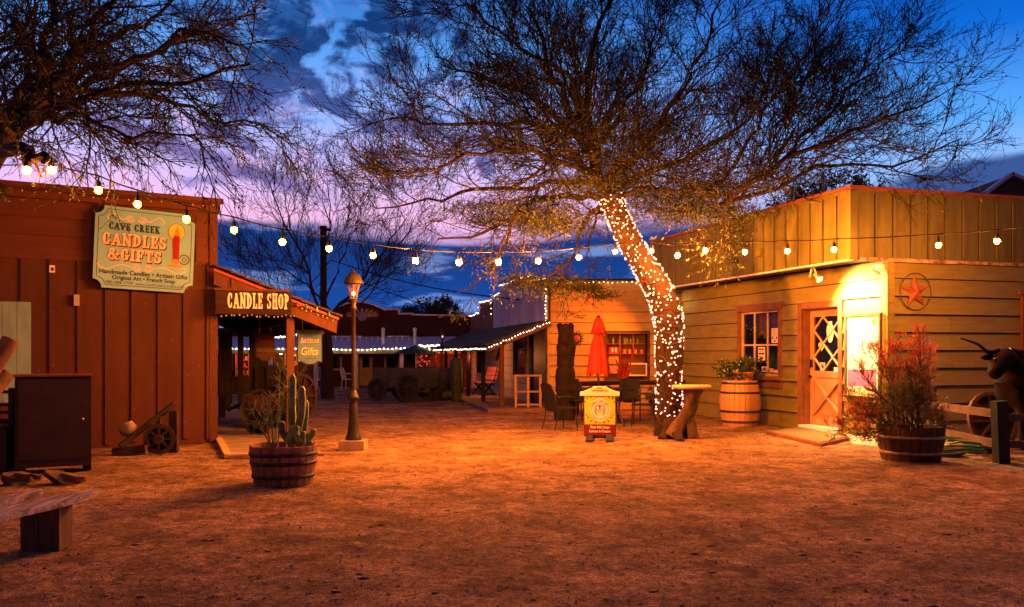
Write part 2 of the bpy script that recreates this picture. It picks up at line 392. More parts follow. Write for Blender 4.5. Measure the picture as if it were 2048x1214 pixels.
# ================================================================== SETTING
m_ground = M('packed_dirt', (.34, .20, .095), .3, 1.1, .95, 1.0, 26, c2=(.47, .29, .15), stain=((.13, .07, .045), 2.2, .48, .75), spec=.1, bdist=.05)
t = m_ground.node_tree; k = NT(t); pb = t.nodes['Principled BSDF']
tcn = k.n('ShaderNodeTexCoord')
bp = pb.inputs['Normal'].links[0].from_node
h1 = k.noise(tcn.outputs['Object'], 7, 4, .6); h2 = k.noise(tcn.outputs['Object'], 38, 6, .72); h3 = k.noise(tcn.outputs['Object'], 120, 3, .6)
hh = k.m('ADD', k.m('MULTIPLY', h1, .9), k.m('ADD', k.m('MULTIPLY', h2, .55), k.m('MULTIPLY', h3, .22)))
t.links.new(hh, bp.inputs['Height']); bp.inputs['Distance'].default_value = .055; bp.inputs['Strength'].default_value = 1.0
# grit: dark and pale specks
oc = pb.inputs['Base Color'].links[0].from_socket
g1 = k.mr(k.noise(tcn.outputs['Object'], 95, 3, .8), .60, .66); g2 = k.mr(k.noise(tcn.outputs['Object'], 70, 3, .8), .62, .68)
cc = k.mix(k.m('MULTIPLY', g1, .7), oc, (.08, .05, .035)); cc = k.mix(k.m('MULTIPLY', g2, .6), cc, (.6, .5, .42))
for sc_, lo_, hi_ in ((.9, .80, 1.15), (3.2, .66, 1.24), (12, .68, 1.26), (34, .62, 1.32), (88, .40, 1.6)):
    cc = k.mix(1.0, cc, k.n('ShaderNodeCombineColor').outputs[0], 'MULTIPLY'); cmb = cc.node.inputs[7].links[0].from_node
    v_ = k.mr(k.noise(tcn.outputs['Object'], sc_, 4, .7), .32, .68, lo_, hi_)
    for s__ in cmb.inputs: 
        if s__.name in ('Red', 'Green', 'Blue'): t.links.new(v_, s__)
t.links.new(cc, pb.inputs['Base Color'])

def gz(x, y):
    f = 1.0 if y < 20 else max(0, 1-(y-20)/5)
    v = noise.noise(Vector((x*.5, y*.5, 0)))*.012+noise.noise(Vector((x*1.9, y*1.9, 5)))*.010+abs(noise.noise(Vector((x*4.5, y*4.5, 9))))*.014
    return v*f-.012
xs = list(np.concatenate([[-500, -200, -90, -45, -25, -16], np.arange(-12, 12.01, .11), [16, 25, 45, 90, 200, 500]]))
ys = list(np.concatenate([[-300, -80, -20, -5, 0, 2], np.arange(3.5, 12, .075), np.arange(12, 24, .16), [26, 29, 33, 40, 60, 100, 200, 600, 1500]]))
gv = [(x, y, gz(x, y)) for y in ys for x in xs]; nx_ = len(xs)
mb = MB(); mb.add(gv, [(j*nx_+i, j*nx_+i+1, (j+1)*nx_+i+1, (j+1)*nx_+i) for j in range(len(ys)-1) for i in range(nx_-1)], smooth=True)
o = mb.build('ground', m_ground); tag(o, 'tan packed dirt yard', kind='structure')
# loose gravel
r2 = np.random.default_rng(3); N = 13000
gy = 4.2+ (r2.random(N)**1.5)*13; gx = (r2.random(N)*2-1)*.62*gy; gs = .002+.009*r2.random(N)**5
keep = (gx < 6.0) & (gx > -6.3); gx, gy, gs = gx[keep], gy[keep], gs[keep]; N = len(gx)
oc_ = np.array([(1, 0, 0), (0, 1, 0), (-1, 0, 0), (0, -1, 0), (0, 0, 1), (0, 0, -1)], float)
jit = oc_[None]*(gs[:, None, None]*(.6+.8*r2.random((N, 6, 1))))*np.array([1.2, 1.2, .8])
base_ = np.stack([gx, gy, np.array([gz(a, b) for a, b in zip(gx, gy)])+gs*.4], 1)
V = (base_[:, None]+jit).reshape(-1, 3); q0 = np.array([(0, 1, 4), (1, 2, 4), (2, 3, 4), (3, 0, 4), (1, 0, 5), (2, 1, 5), (3, 2, 5), (0, 3, 5)])
Q = (q0[None]+np.arange(N)[:, None, None]*6).reshape(-1, 3)
o = np_obj('gravel', V, Q, M('pebble', (.34, .27, .22), .5, 3, .9, 0, island=1.0, c2=(.55, .48, .42)), None, smooth=False); tag(o, 'small loose gravel scattered over the dirt yard', 'gravel', kind='stuff')
N = 5200; gy = 4.0+(r2.random(N)**1.4)*15; gx = (r2.random(N)*2-1)*.6*gy; kp = (gx < 6.0) & (gx > -6.2); gx, gy = gx[kp], gy[kp]; N = len(gx)
an = r2.random(N)*6.283; L_ = .008+.02*r2.random(N); d_ = np.stack([np.cos(an), np.sin(an), .3*r2.normal(size=N)], 1); s_ = np.stack([-np.sin(an), np.cos(an), .3*r2.normal(size=N)], 1)
b_ = np.stack([gx, gy, np.array([gz(a, b) for a, b in zip(gx, gy)])+.006], 1); V = np.stack([b_-d_*L_[:, None], b_+s_*L_[:, None]*.3, b_+d_*L_[:, None], b_-s_*L_[:, None]*.3], 1).reshape(-1, 3)
o = np_obj('leaf_litter', V, np.arange(4*N).reshape(N, 4), M('dry_leaf', (.07, .04, .02), .5, 3, .9, 0, island=1.0, c2=(.3, .2, .1)), None, smooth=False); tag(o, 'tiny dry leaves and twig bits strewn over the dirt yard', 'leaf litter', kind='stuff')
# twigs, clods and kicked up lumps
V = []; Qs = []; mb = MB()
for i in range(150):
    y = 5+random.random()**1.3*12; x = random.uniform(-.55, .5)*y; s_ = random.uniform(.006, .022)
    mb.ball((x, y, gz(x, y)+s_*.1), s_, 6, (random.uniform(1, 2), random.uniform(.7, 1.4), .45), .6)
tag(mb.build('dirt_clods', M('clod', (.16, .10, .07), .4, 8, .95, .3)), 'dark clods and crumbs lying on the dirt', 'dirt clods', kind='stuff')

# ================================================================== RIGHT BUILDING (olive lap siding, cream lit door)
FS = Frame(6.36, 14.83, 16.7); FD = Frame(6.36, 14.83, -73.3)
m_olive = M('olive_paint', (.225, .195, .035), .2, 2.2, .62, .35, 30, (1, 1, 6), island=.35, stain=((.13, .085, .04), 1.6, .60, .55), chip=((.5, .44, .33), 46, .735), spec=.35)
m_fascia = M('faded_batten_paint', (.135, .128, .032), .25, 1.6, .7, .4, 26, (6, 6, .7), island=.25, stain=((.12, .07, .03), 2.4, .58, .7), spec=.3)
m_redtrim = M('oxide_red_trim', (.22, .072, .035), .25, 5, .6, .25, 40, island=.2, chip=((.5, .4, .3), 30, .74))
m_brown = M('brown_trim', (.20, .085, .04), .22, 5, .6, .25, 40, chip=((.5, .4, .3), 34, .76))
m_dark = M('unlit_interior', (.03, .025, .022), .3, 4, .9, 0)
m_glass = GLASS('window_glass', (.01, .012, .015), .08, .35)
m_white = M('white_paint', (.75, .78, .78), .08, 6, .6, .2, 40, chip=((.3, .2, .12), 22, .72))
m_roofm = M('roof_felt', (.06, .055, .05), .3, 5, .95, .3)
RB = thing('olive_shop_building', 'olive clapboard shop with tall batten parapet and a lit diamond pane door', 'building', T=FS.M)
wx0, _ = FD.on(1484, 690); wx1, _ = FD.on(1562, 690); _, wz0 = FD.on(1522, 751); _, wz1 = FD.on(1522, 622)
dx0, _ = FD.on(1608, 700); dx1, _ = FD.on(1682, 700); dz0, dz1 = .10, FD.on(1650, 615)[1]
px0, _ = FD.on(1700, 700); px1, _ = FD.on(1765, 700); _, pz0 = FD.on(1732, 792); _, pz1 = FD.on(1732, 632)
DL = 7.3; WT = 3.06
mb = MB(FD.M); clap(mb, -DL, -.06, .0, WT, .30, [(wx0, wx1, wz0, wz1), (dx0, dx1, -1, dz1)], seams=(-4.6, -2.0, -1.2, -5.6), thick=.05); mb.build('door_wall', m_olive, RB)
mb = MB(FS.M); clap(mb, .10, 9, .0, WT, .30, seams=(1.3, 2.3, 4.2, 6), thick=.055); mb.build('side_wall', m_olive, RB)
mb = MB(FD.M)
for (a, b, c, d) in cut(-DL, 0, .0, WT+.2, [(wx0, wx1, wz0, wz1), (dx0, dx1, -1, dz1)]): mb.box(a, b, .004, .12, c, d)
mb.build('wall_frame', m_dark, RB)
mb = MB(FS.M); mb.box(.12, 9, .05, .16, 0, WT+.3); mb.box(0.3, 9, 7.1, 7.3, 0, 3.9); mb.box(8.9, 9.1, .2, 7, 0, 3.9); mb.build('inner_wall', m_dark, RB)
mb = MB(FS.M); mb.box(-.045, .0, -.055, -.002, 0, WT); mb.box(-.048, -.002, .002, .1, 0, WT); mb.box(.002, .10, -.058, -.002, 0, WT-.003); mb.build('corner_board', m_olive, RB)
mb = MB(FS.M); mb.box(-.55, 9, .3, 7.2, 3.72, 3.85); mb.build('roof', m_roofm, RB)
mb = MB(FS.M); mb.box(-.70, -.03, .12, 7.4, WT+.03, WT+.06); mb.build('soffit', M('soffit_board', (.16, .10, .06), .3, 4, .8, .2), RB)
# parapet
PB, PT = WT, 4.22
mb = MB(FS.M); mb.box(-.775, -.735, -.06, 7.4, PB, PT); mb.box(-.735, 9, -.06, -.02, PB+.03, PT)
mb.box(-.72, .1, 7.36, 7.4, PB, PT)
for i in range(20):
    y = .30+i*.37
    if y < 7.3: mb.box(-.80, -.776, y, y+.045, PB+.02, PT-.06)
mb.box(-.802, -.777, -.084, .03, PB, PT-.02); mb.box(-.776, -.66, -.086, -.062, PB+.001, PT-.02)
for i in range(26):
    x = -.30+i*.362; mb.box(x, x+.045, -.085, -.062, PB+.05, PT-.06)
mb.build('parapet', m_fascia, RB)
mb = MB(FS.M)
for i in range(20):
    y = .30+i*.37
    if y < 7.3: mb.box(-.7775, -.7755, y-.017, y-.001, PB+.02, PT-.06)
mb.build('batten_shade_strips', m_dark, RB)  # dark strips laid on the boards, imitating shadow beside each batten
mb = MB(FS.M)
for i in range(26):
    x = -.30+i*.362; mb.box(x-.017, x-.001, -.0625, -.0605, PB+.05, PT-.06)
mb.build('batten_shade_strips', m_dark, RB)  # the same painted shadow lines on the front face
mb = MB(FS.M); mb.box(-.83, -.70, -.12, 7.45, PT, PT+.055); mb.box(-.70, 9, -.12, .0, PT, PT+.055)
mb.build('parapet_cap', m_redtrim, RB)
mb = MB(FS.M); x = -.60
while x < 9:
    L = random.uniform(.8, 1.9); mb.box(x, x+L-.006, -.078-random.random()*.012, -.03, PB-.035+random.random()*.01, PB+.028); x += L
mb.build('drip_board', M('peeling_trim', (.42, .30, .19), .4, 9, .8, .4, 40, stain=((.1, .05, .03), 5, .5, .8)), RB)
mb = MB(FS.M); mb.box(-.80, -.70, -.03, 7.4, PB-.03, PB-.002); mb.build('soffit_edge', m_white, RB)
# small boxes on the parapet
for (px_, py_, s_) in ((1521, 505, .075), (1381, 536, .07), (1472, 521, .05)):
    x, z = FD.on(px_, py_, -.80); mb = MB(FD.M); mb.box(x-s_*1.4, x+s_*1.4, -.86, -.778, z-s_, z+s_); mb.build('junction_box', m_fascia if s_ > .06 else m_dark, RB)
# window
W1 = (MB(FD.M)); tw = .085
W1.box(wx0-tw, wx0, -.075, .0, wz0-.02, wz1); W1.box(wx1, wx1+tw, -.075, .0, wz0-.02, wz1)
W1.prism([(wx0-tw-.04, wz1+.15), (wx1+tw+.06, wz1+.15), (wx1+tw, wz1), (wx0-tw, wz1)], -.10, .0)
W1.box(wx0-tw-.02, wx1+tw+.02, -.12, .02, wz0-.08, wz0-.021); W1.box(wx0-tw, wx1+tw, -.06, .0, wz0-.24, wz0-.081)
win = W1.build('window', m_brown, RB)
mb = MB(FD.M); sw = .045; ww = wx1-wx0; wh = wz1-wz0
mb.box(wx0, wx0+sw, -.01, .05, wz0, wz1); mb.box(wx1-sw, wx1, -.01, .05, wz0, wz1); mb.box(wx0+sw, wx1-sw, -.01, .05, wz0, wz0+sw); mb.box(wx0+sw, wx1-sw, -.01, .05, wz1-sw, wz1)
for f in (1/3, 2/3): mb.box(wx0+ww*f-.014, wx0+ww*f+.014, -.004, .04, wz0+sw, wz1-sw)
mb.box(wx0+sw, wx1-sw, -.008, .044, wz0+wh*.46, wz0+wh*.46+.035)
mb.build('frame', M('window_cream', (.55, .42, .2), .15, 5, .6, .1), win)
mb = MB(FD.M); mb.box(wx0+sw, wx1-sw, .018, .022, wz0+sw, wz1-sw); mb.build('pane', m_glass, win)
mb = MB(FD.M)
pts = [(wx0+ww*(.28+.7*i/30), .12+.025*math.sin(i*1.3)) for i in range(31)]
mb.add([(x, y, wz1-.02) for x, y in pts]+[(x, y, wz1-wh*(.40+.03*math.sin(i*.9))) for i, (x, y) in enumerate(pts)], [(i, i+31, i+32, i+1) for i in range(30)], True)
mb.build('curtain', M('dusty_curtain', (.3, .13, .09), .2, 8, .9, .1), win)
def paper(nm, frame, px_a, px_b, py_a, py_b, y, mat, parent, blots=(), lines=0, ink=None):
    xa, za = frame.on(px_a, py_b, y); xb, zb = frame.on(px_b, py_a, y)
    mb = MB(frame.M); mb.box(xa, xb, y, y+.003, za, zb); p = mb.build(nm, mat, parent)
    if blots or lines:
        mb = MB(frame.M)
        for (fx, fz, rx, rz) in blots: disc(mb, xa+(xb-xa)*fx, za+(zb-za)*fz, (xb-xa)*rx, (zb-za)*rz, y-.002, 10)
        for i in range(lines):
            zz = zb-(zb-za)*(.12+.7*i/max(1, lines)); ribbon(mb, [(xa+(xb-xa)*.15, zz), (xa+(xb-xa)*random.uniform(.6, .88), zz)], (zb-za)*.025, y-.002)
        mb.build('print', ink or M('print_ink', (.08, .05, .05), .3), p)
    return p
m_paper = M('paper', (.75, .7, .62), .06, 5, .8, 0)
paper('notice', FD, 1543, 1556, 656, 686, .012, m_paper, win, [(.2, .35, .1, .09), (.8, .35, .1, .09), (.5, .14, .13, .07)], 5)
paper('notice', FD, 1516, 1530, 694, 723, .012, m_paper, win, [(.3, .85, .2, .07), (.7, .85, .2, .07), (.3, .55, .25, .08), (.7, .55, .25, .08), (.5, .25, .3, .08)], 4)
paper('notice', FD, 1523, 1535, 733, 744, .012, m_paper, win, [(.5, .5, .3, .3)], 0, M('plum_ink', (.25, .08, .12), .2))
paper('notice', FD, 1539, 1547, 737, 745, .012, M('yellow_card', (.75, .6, .25), .1), win)
paper('notice', FD, 1548, 1556, 740, 746, .012, m_paper, win, [], 3)
for i, (px_, h_, c_) in enumerate(((1543, 40, (.10, .32, .05)), (1546.5, 46, (.03, .2, .26)), (1550, 40, (.02, .12, .25)), (1554, 43, (.03, .25, .3)), (1557, 36, (.14, .4, .06)))):
    x, z = FD.on(px_, 745, .10); h_ = h_/95
    mb = MB(FD.M @ Matrix.Translation((x, .10, wz0+.045))); mb.lathe([(.022, 0), (.034, .02), (.034, h_*.55), (.012, h_*.8), (.012, h_)], 10)
    o = mb.build('bottle', M('bottle_%d' % i, c_, .1, 5, .25, 0)); tag(o, ('short lime green', 'tall teal', 'navy blue', 'slim turquoise', 'small grass green')[i]+' bottle standing inside the shop window', 'bottle', 'bottles inside the shop window')
# door
mb = MB(FD.M); fw = .11
mb.box(dx0-fw, dx0, -.07, .0, 0.02, dz1+fw); mb.box(dx1, dx1+fw, -.07, .0, 0.02, dz1+fw); mb.box(dx0, dx1, -.07, .0, dz1, dz1+fw)
mb.box(dx0-.0, dx0+.02, 0, .22, .0, dz1); mb.box(dx1-.02, dx1, 0, .22, .0, dz1); mb.box(dx0, dx1, 0, .22, dz1-.02, dz1)
mb.build('door_frame', m_brown, RB)
mb = MB(FD.M); mb.box(dx0-.02, dx1+.02, -.12, .2, .02, dz0); mb.build('threshold', m_white, RB)
m_door = M('tan_door_paint', (.40, .20, .095), .12, 4, .55, .1, 30)
ax0, ax1 = dx0+.03, dx1-.03; yd = .12; az0, az1 = dz0+.01, dz1-.03; dw = ax1-ax0; dh = az1-az0
gz0, gz1 = az0+dh*.47, az1-.13; gx0, gx1 = ax0+.11, ax1-.09
mb = MB(FD.M)
mb.box(ax0, gx0, yd, yd+.045, az0, az1); mb.box(gx1, ax1, yd, yd+.045, az0, az1); mb.box(gx0, gx1, yd, yd+.045, gz1, az1); mb.box(gx0, gx1, yd, yd+.045, gz0-.12, gz0); mb.box(gx0, gx1, yd, yd+.045, az0, az0+.18)
mb.box(gx0, gx1, yd+.02, yd+.04, az0+.18, gz0-.12)
kz0, kz1 = az0+.18, gz0-.12
mb.bar((gx0, yd+.004, kz0), (gx1, yd+.004, kz1), .03, .09, (0, 1, 0)); mb.bar((gx0, yd+.0055, kz1), (gx1, yd+.0055, kz0), .027, .09, (0, 1, 0))
T_ = MB  # raised triangular fields
cxk, czk = (gx0+gx1)/2, (kz0+kz1)/2
for tri in ([(gx0+.09, kz1-.03), (gx1-.09, kz1-.03), (cxk, czk+.1)], [(gx0+.09, kz0+.03), (gx1-.09, kz0+.03), (cxk, czk-.1)], [(gx0+.02, kz0+.12), (gx0+.02, kz1-.12), (cxk-.1, czk)], [(gx1-.02, kz0+.12), (gx1-.02, kz1-.12), (cxk+.1, czk)]):
    mb.prism(tri, yd+.010, yd+.021)
door = mb.build('door', m_door, RB)
mb = MB(FD.M)   # diamond lattice
def clipseg(a, b):
    out = []
    d = (b[0]-a[0], b[1]-a[1]); t0, t1 = 0, 1
    for p, q in ((-d[0], a[0]-gx0), (d[0], gx1-a[0]), (-d[1], a[1]-gz0), (d[1], gz1-a[1])):
        if abs(p) < 1e-9: continue
        r = q/p
        if p < 0: t0 = max(t0, r)
        else: t1 = min(t1, r)
    return ((a[0]+d[0]*t0, a[1]+d[1]*t0), (a[0]+d[0]*t1, a[1]+d[1]*t1)) if t0 < t1-.02 else None
cwid = (gx1-gx0)/1.5; chh = (gz1-gz0)/2
for i in range(-6, 8):
    for sgn in (1, -1):
        sx_ = gx0+cwid*.5+cwid*i; a = (sx_-sgn*5*cwid, gz0-5*chh); b = (sx_+sgn*5*cwid, gz0+5*chh)
        s_ = clipseg(a, b)
        if s_: mb.bar((s_[0][0], yd+.012+.001*sgn, s_[0][1]), (s_[1][0], yd+.012+.001*sgn, s_[1][1]), .022+.002*sgn, .034, (0, 1, 0))
mb.build('lattice', M('lattice_paint', (.62, .42, .25), .1, 5, .5, 0), door)
mb = MB(FD.M); mb.box(gx0, gx1, yd+.03, yd+.034, gz0, gz1); mb.build('pane', m_glass, door)
mb = MB(FD.M)
mb.box(ax0+.015, ax0+.085, yd-.02, yd, az0+dh*.50, az0+dh*.57); mb.ball((ax0+.05, yd-.05, az0+dh*.42), .032, 10); mb.tube([(ax0+.05, yd, az0+dh*.42), (ax0+.05, yd-.05, az0+dh*.42)], .014, 8)
mb.build('handle', M('black_iron', (.02, .018, .016), .2, 8, .35, 0, metal=.6), door)
def heart(cx, cz, s_):
    return [(cx+s_*.062*(16*math.sin(t_)**3)/1, cz+s_*.062*(13*math.cos(t_)-5*math.cos(2*t_)-2*math.cos(3*t_)-math.cos(4*t_))) for t_ in [2*math.pi*i/30 for i in range(30)]]
hx, hz = FD.on(1643, 692, yd+.02)
mb = MB(FD.M); mb.prism(heart(hx, hz, .10), yd+.022, yd+.028); mb.build('paper_heart', M('lime_paper', (.55, .6, .2), .1), door)
hx, hz = FD.on(1660, 664, yd+.02)
mb = MB(FD.M); mb.lathe([(.02, 0), (.06, .03), (.10, .15), (.115, .24), (.09, .32), (.05, .35), (.06, .38), (.055, .40)], 14, T=Matrix.Translation((hx, yd+.022, hz-.2)) @ Matrix.Diagonal((1, .06, 1, 1))); mb.build('paper_jug', M('cream_paper', (.75, .7, .6), .08), door)
paper('card', FD, 1640, 1650, 725, 746, yd+.02, M('blue_card', (.4, .45, .6), .15), door, [(.5, .6, .3, .2)], 2)
paper('card', FD, 1668, 1681, 735, 746, yd+.02, m_paper, door)
# framed poster beside the door
mb = MB(FD.M); pf = .045
mb.box(px0-pf, px0, -.09, -.0, pz0-pf, pz1+pf); mb.box(px1, px1+pf, -.09, -.0, pz0-pf, pz1+pf); mb.box(px0, px1, -.09, -.0, pz1, pz1+pf); mb.box(px0, px1, -.09, -.0, pz0-pf, pz0)
PO = thing('framed_poster', 'tall white poster with yellow flower and purple block, right of the door', 'poster', T=FD.M @ Matrix.Translation((px0, 0, pz0)))
mb.build('frame', M('dark_olive_frame', (.10, .07, .04), .3, 5, .6, .1), PO)
mb = MB(FD.M); mb.box(px0, px1, -.065, -.055, pz0, pz1); mb.build('sheet', m_paper, PO)
pw, ph = px1-px0, pz1-pz0; yp = -.0665
mb = MB(FD.M); put_text(mb, 'Udder Delight', 0, 0, .13, yp, bold=.001, arc=(px0+pw*.46, pz0+ph*.66, .28, 172, 18, False)); put_text(mb, 'Y', px0+pw*.48, pz0+ph*.66, .2, yp)
mb.build('lettering', M('mauve_ink', (.32, .16, .2), .2), PO)
mb = MB(FD.M); fx, fz = px0+pw*.86, pz0+ph*.92
for a in range(5): disc(mb, fx+.04*math.cos(R(20+a*65)), fz+.04*math.sin(R(20+a*65)), .045, .03, yp-.0004*a, 12)
mb.build('flower', M('poster_yellow', (.75, .62, .05), .1), PO)
mb = MB(FD.M); ribbon(mb, [(fx, fz-.03), (fx+.03, fz-.2), (fx+.06, fz-.5), (fx+.05, fz-.8)], .008, yp); ribbon(mb, [(fx, fz), (fx-.03, fz+.08), (fx-.08, fz+.09)], .006, yp); mb.build('stem', M('poster_green', (.2, .3, .05), .1), PO)
mb = MB(FD.M); mb.add([(px0+.02, yp, pz0+ph*.12), (px0+pw*.9, yp, pz0+ph*.12), (px0+pw*.9, yp, pz0+ph*.33), (px0+.02, yp, pz0+ph*.33)], [(0, 1, 2, 3)]); mb.build('purple_block', M('poster_purple', (.42, .14, .40), .1), PO)
mb = MB(FD.M)
for i in range(26):
    x = px0+.02+pw*.9*i/26; ribbon(mb, [(x, pz0+.02), (x+.01, pz0+random.uniform(.06, .14))], .012, yp)
mb.build('printed_grass', M('poster_grass', (.55, .5, .08), .2), PO)
# right-hand window trim at frame edge
sxw, _ = FS.on(2036, 650); _, sz1 = FS.on(2040, 590)
mb = MB(FS.M); mb.box(sxw, sxw+.09, -.10, -.05, .95, sz1); mb.box(sxw+1.1, sxw+1.2, -.10, -.05, .95, sz1); mb.box(sxw-.06, sxw+1.26, -.12, -.05, sz1, sz1+.08); mb.box(sxw-.04, sxw+1.24, -.13, -.05, .87, .95)
w2 = mb.build('window', m_redtrim, RB); mb = MB(FS.M); mb.box(sxw+.09, sxw+1.1, -.06, -.052, .95, sz1); mb.build('pane', GLASS('dark_pane', (.01, .01, .012), .08), w2)
# star in a ring
sx_, sz_ = FS.on(1834, 583, -.09); rr = .315
ST = thing('barn_star', 'rusty five pointed star inside a twisted wire ring on the clapboard wall', 'wall star', T=FS.M @ Matrix.Translation((sx_, -.09, sz_)))
mb = MB(FS.M @ Matrix.Translation((sx_, -.05, sz_))); pts = []
for i in range(10):
    a = R(90+i*36+4); q = (.305 if i % 2 == 0 else .12); pts.append((q*math.cos(a), 0, q*math.sin(a)))
mb.add(pts+[(0, -.06, 0)], [((i+1) % 10, i, 10) for i in range(10)]+[tuple(range(10))]); mb.build('star', M('rust', (.30, .09, .05), .3, 9, .7, .3, 40, metal=.2), ST)
mb = MB(FS.M @ Matrix.Translation((sx_, -.06, sz_)))
for w_ in (0, math.pi): mb.tube([((rr+.006*math.cos(a*9+w_))*math.cos(a), .006*math.sin(a*9+w_), (rr+.006*math.cos(a*9+w_))*math.sin(a)) for a in [2*math.pi*i/120 for i in range(121)]], .006, 6, False)
mb.build('ring', M('old_wire', (.13, .07, .04), .3, 9, .6, 0, metal=.4), ST)
# spot lamp over the door
lx, lz = FD.on(1629, 556, -.60)
SL = thing('flood_lamp', 'lit reflector bulb on a bent bracket under the eave above the door', 'lamp', T=FD.M @ Matrix.Translation((lx, -.52, lz)))
L0 = Vector((lx-.10, -.56, WT+.02)); Lb = Vector((lx, -.52, lz))
mb = MB(FD.M); mb.tube([L0, L0+Vector((-.02, 0, -.10)), L0+Vector((0.02, 0, -.03)), Lb+Vector((-.05, 0, .07))], .014, 8); mb.box(L0.x-.06, L0.x+.06, L0.y-.05, L0.y+.05, WT-.01, WT+.028); mb.tube([L0+Vector((-.03, 0, -.02)), L0+Vector((-.12, .02, -.2))], .016, 8); mb.build('bracket', m_white, SL)
aim = Vector((.62, .42, -.72)).normalized(); rot = aim.to_track_quat('Z', 'Y').to_matrix().to_4x4()
mb = MB(FD.M @ Matrix.Translation(Lb-aim*.06) @ rot); mb.lathe([(.022, -.05), (.024, 0), (.045, .05), (.062, .09), (.064, .10)], 18); mb.build('reflector', M('lamp_shell', (.7, .55, .35), .1, 5, .4, 0), SL)
mb = MB(FD.M @ Matrix.Translation(Lb-aim*.06) @ rot); mb.lathe([(.060, .101), (.045, .112), (0.0, .118)], 18); mb.build('lens', EM('lamp_lens', (1, .8, .5), 60), SL)
def spot(name, loc, direction, watts, col, ang, blend=.6, r=.05, parent=None):
    d = bpy.data.lights.new(name, 'SPOT'); d.energy = watts; d.color = col; d.spot_size = R(ang); d.spot_blend = blend; d.shadow_soft_size = r
    o = bpy.data.objects.new(name, d); COL.objects.link(o); o.location = loc; o.rotation_euler = Vector(direction).to_track_quat('-Z', 'Y').to_euler(); return o
def point(name, loc, watts, col, r=.04):
    d = bpy.data.lights.new(name, 'POINT'); d.energy = watts; d.color = col; d.shadow_soft_size = r
    o = bpy.data.objects.new(name, d); COL.objects.link(o); o.location = loc; return o
d3 = FD.M.to_3x3() @ aim
spot('door_spot', FD.M @ (Lb+aim*.09), d3, 1150, (1, .60, .24), 156, 1.0, .10)
# twin security heads at the corner
tx, tz = FS.on(1752, 533, -.12)
SE = thing('security_light', 'unlit twin head security light at the wall corner under the parapet', 'lamp', T=FS.M @ Matrix.Translation((-.12, .05, 2.93)))
for s_ in (-1, 1):
    mb = MB(FS.M @ Matrix.Translation((-.14, .08+.09*s_, 2.90)) @ Matrix.Rotation(R(120), 4, 'Y')); mb.lathe([(.02, -.05), (.03, 0), (.05, .06), (.052, .09)], 12); mb.build('head', m_white, SE)
mb = MB(FS.M); mb.box(-.11, -.05, .0, .16, 2.89, 2.99); mb.build('mount', m_white, SE)
# flood on the far corner, washing the tables
fx_, fz_ = FD.on(1353, 585, -.3)
FL2 = thing('flood_lamp', 'lit white flood lamp at the far corner of the olive shop behind the tree', 'lamp', T=FD.M @ Matrix.Translation((-7.1, -.42, 2.9)))
mb = MB(FD.M @ Matrix.Translation((-7.1, -.42, 2.9)) @ Matrix.Rotation(R(-130), 4, 'X')); mb.lathe([(.03, -.06), (.04, 0), (.08, .08), (.085, .12)], 14); mb.build('reflector', m_white, FL2)
mb = MB(FD.M @ Matrix.Translation((-7.1, -.42, 2.9)) @ Matrix.Rotation(R(-130), 4, 'X')); mb.lathe([(.08, .121), (0, .125)], 14); mb.build('lens', EM('flood_lens', (1, .6, .3), 25), FL2)
mb = MB(FD.M); mb.tube([(-7.1, -.38, 2.98), (-7.1, -.3, 3.08)], .02, 8); mb.build('bracket', m_white, FL2)
fl = FD.M @ Vector((-7.1, -.58, 2.72))
spot('table_flood', fl, Vector((2.2, 21.9, 1.75))-fl, 560, (1, .15, .004), 122, .6, .06)
# concrete door step, mat and ramp
q = [G(1533, 868), G(1642, 893), G(1700, 880), G(1600, 858)]
MT = thing('door_mat', 'speckled coir mat on a low wooden ramp before the shop door', 'door mat', (q[0]+q[2])/2)
mb = MB(); mb.slab([(p.x, p.y) for p in q], -.01, .045); mb.build('ramp', m_redtrim, MT)
cq = sum(q, Vector())/4; mb = MB(); mb.slab([(cq.x+(p.x-cq.x)*.93, cq.y+(p.y-cq.y)*.93) for p in q], .046, .056)
mb.build('mat', M('coir', (.16, .12, .05), .7, 34, .95, .6, 90, c2=(.34, .26, .12)), MT)
q = [G(1700, 882), G(1705, 891), G(1775, 899), G(1800, 899), FS.w(.1, -.04, 0), FD.w(-1.0, -.05, 0)]
mb = MB(); mb.slab([(p.x, p.y) for p in q], -.02, .03); o = mb.build('path', M('pale_concrete', (.42, .37, .3), .15, 5, .9, .4, 50)); tag(o, 'pale concrete pad at the wall foot', kind='structure')

# ================================================================== LEFT SHOP (red-brown) and its porch
FL = Frame(-4.95, 14.6, 30.46); FP = Frame(-4.95, 14.6, 22.96)
m_red = M('red_brown_paint', (.066, .016, .005), .2, 2.0, .65, .3, 34, (3, 3, .8), island=.25, stain=((.04, .018, .01), 1.7, .56, .6), chip=((.5, .36, .26), 15, .665))
m_redh = M('red_brown_boards', (.085, .020, .007), .2, 2.2, .6, .3, 34, (.8, 3, 4), island=.25, stain=((.05, .02, .01), 1.7, .6, .5))
LB = thing('red_shop_building', 'red brown board and batten shop with an open shingled porch along its side', 'building', T=FL.M)
LH = 4.0; zc = FL.on(250, 520)[1]; xh = FL.on(186, 500)[0]; xr = FL.on(388, 500)[0]
mb = MB(FL.M); mb.box(-7, 0, 0, .1, 0, LH-.02)
x = -.10; j = 0
while x > -7:
    top = zc if (x < xh or x > xr) else LH-.25
    mb.bar((x+random.uniform(-.006, .006), -.013+random.uniform(-.003, .002), .05+random.random()*.04), (x+random.uniform(-.006, .006), -.013, top-random.random()*.02), .088+random.uniform(-.008, .008), .026, (0, 1, 0)); x -= .385+random.uniform(-.015, .015)
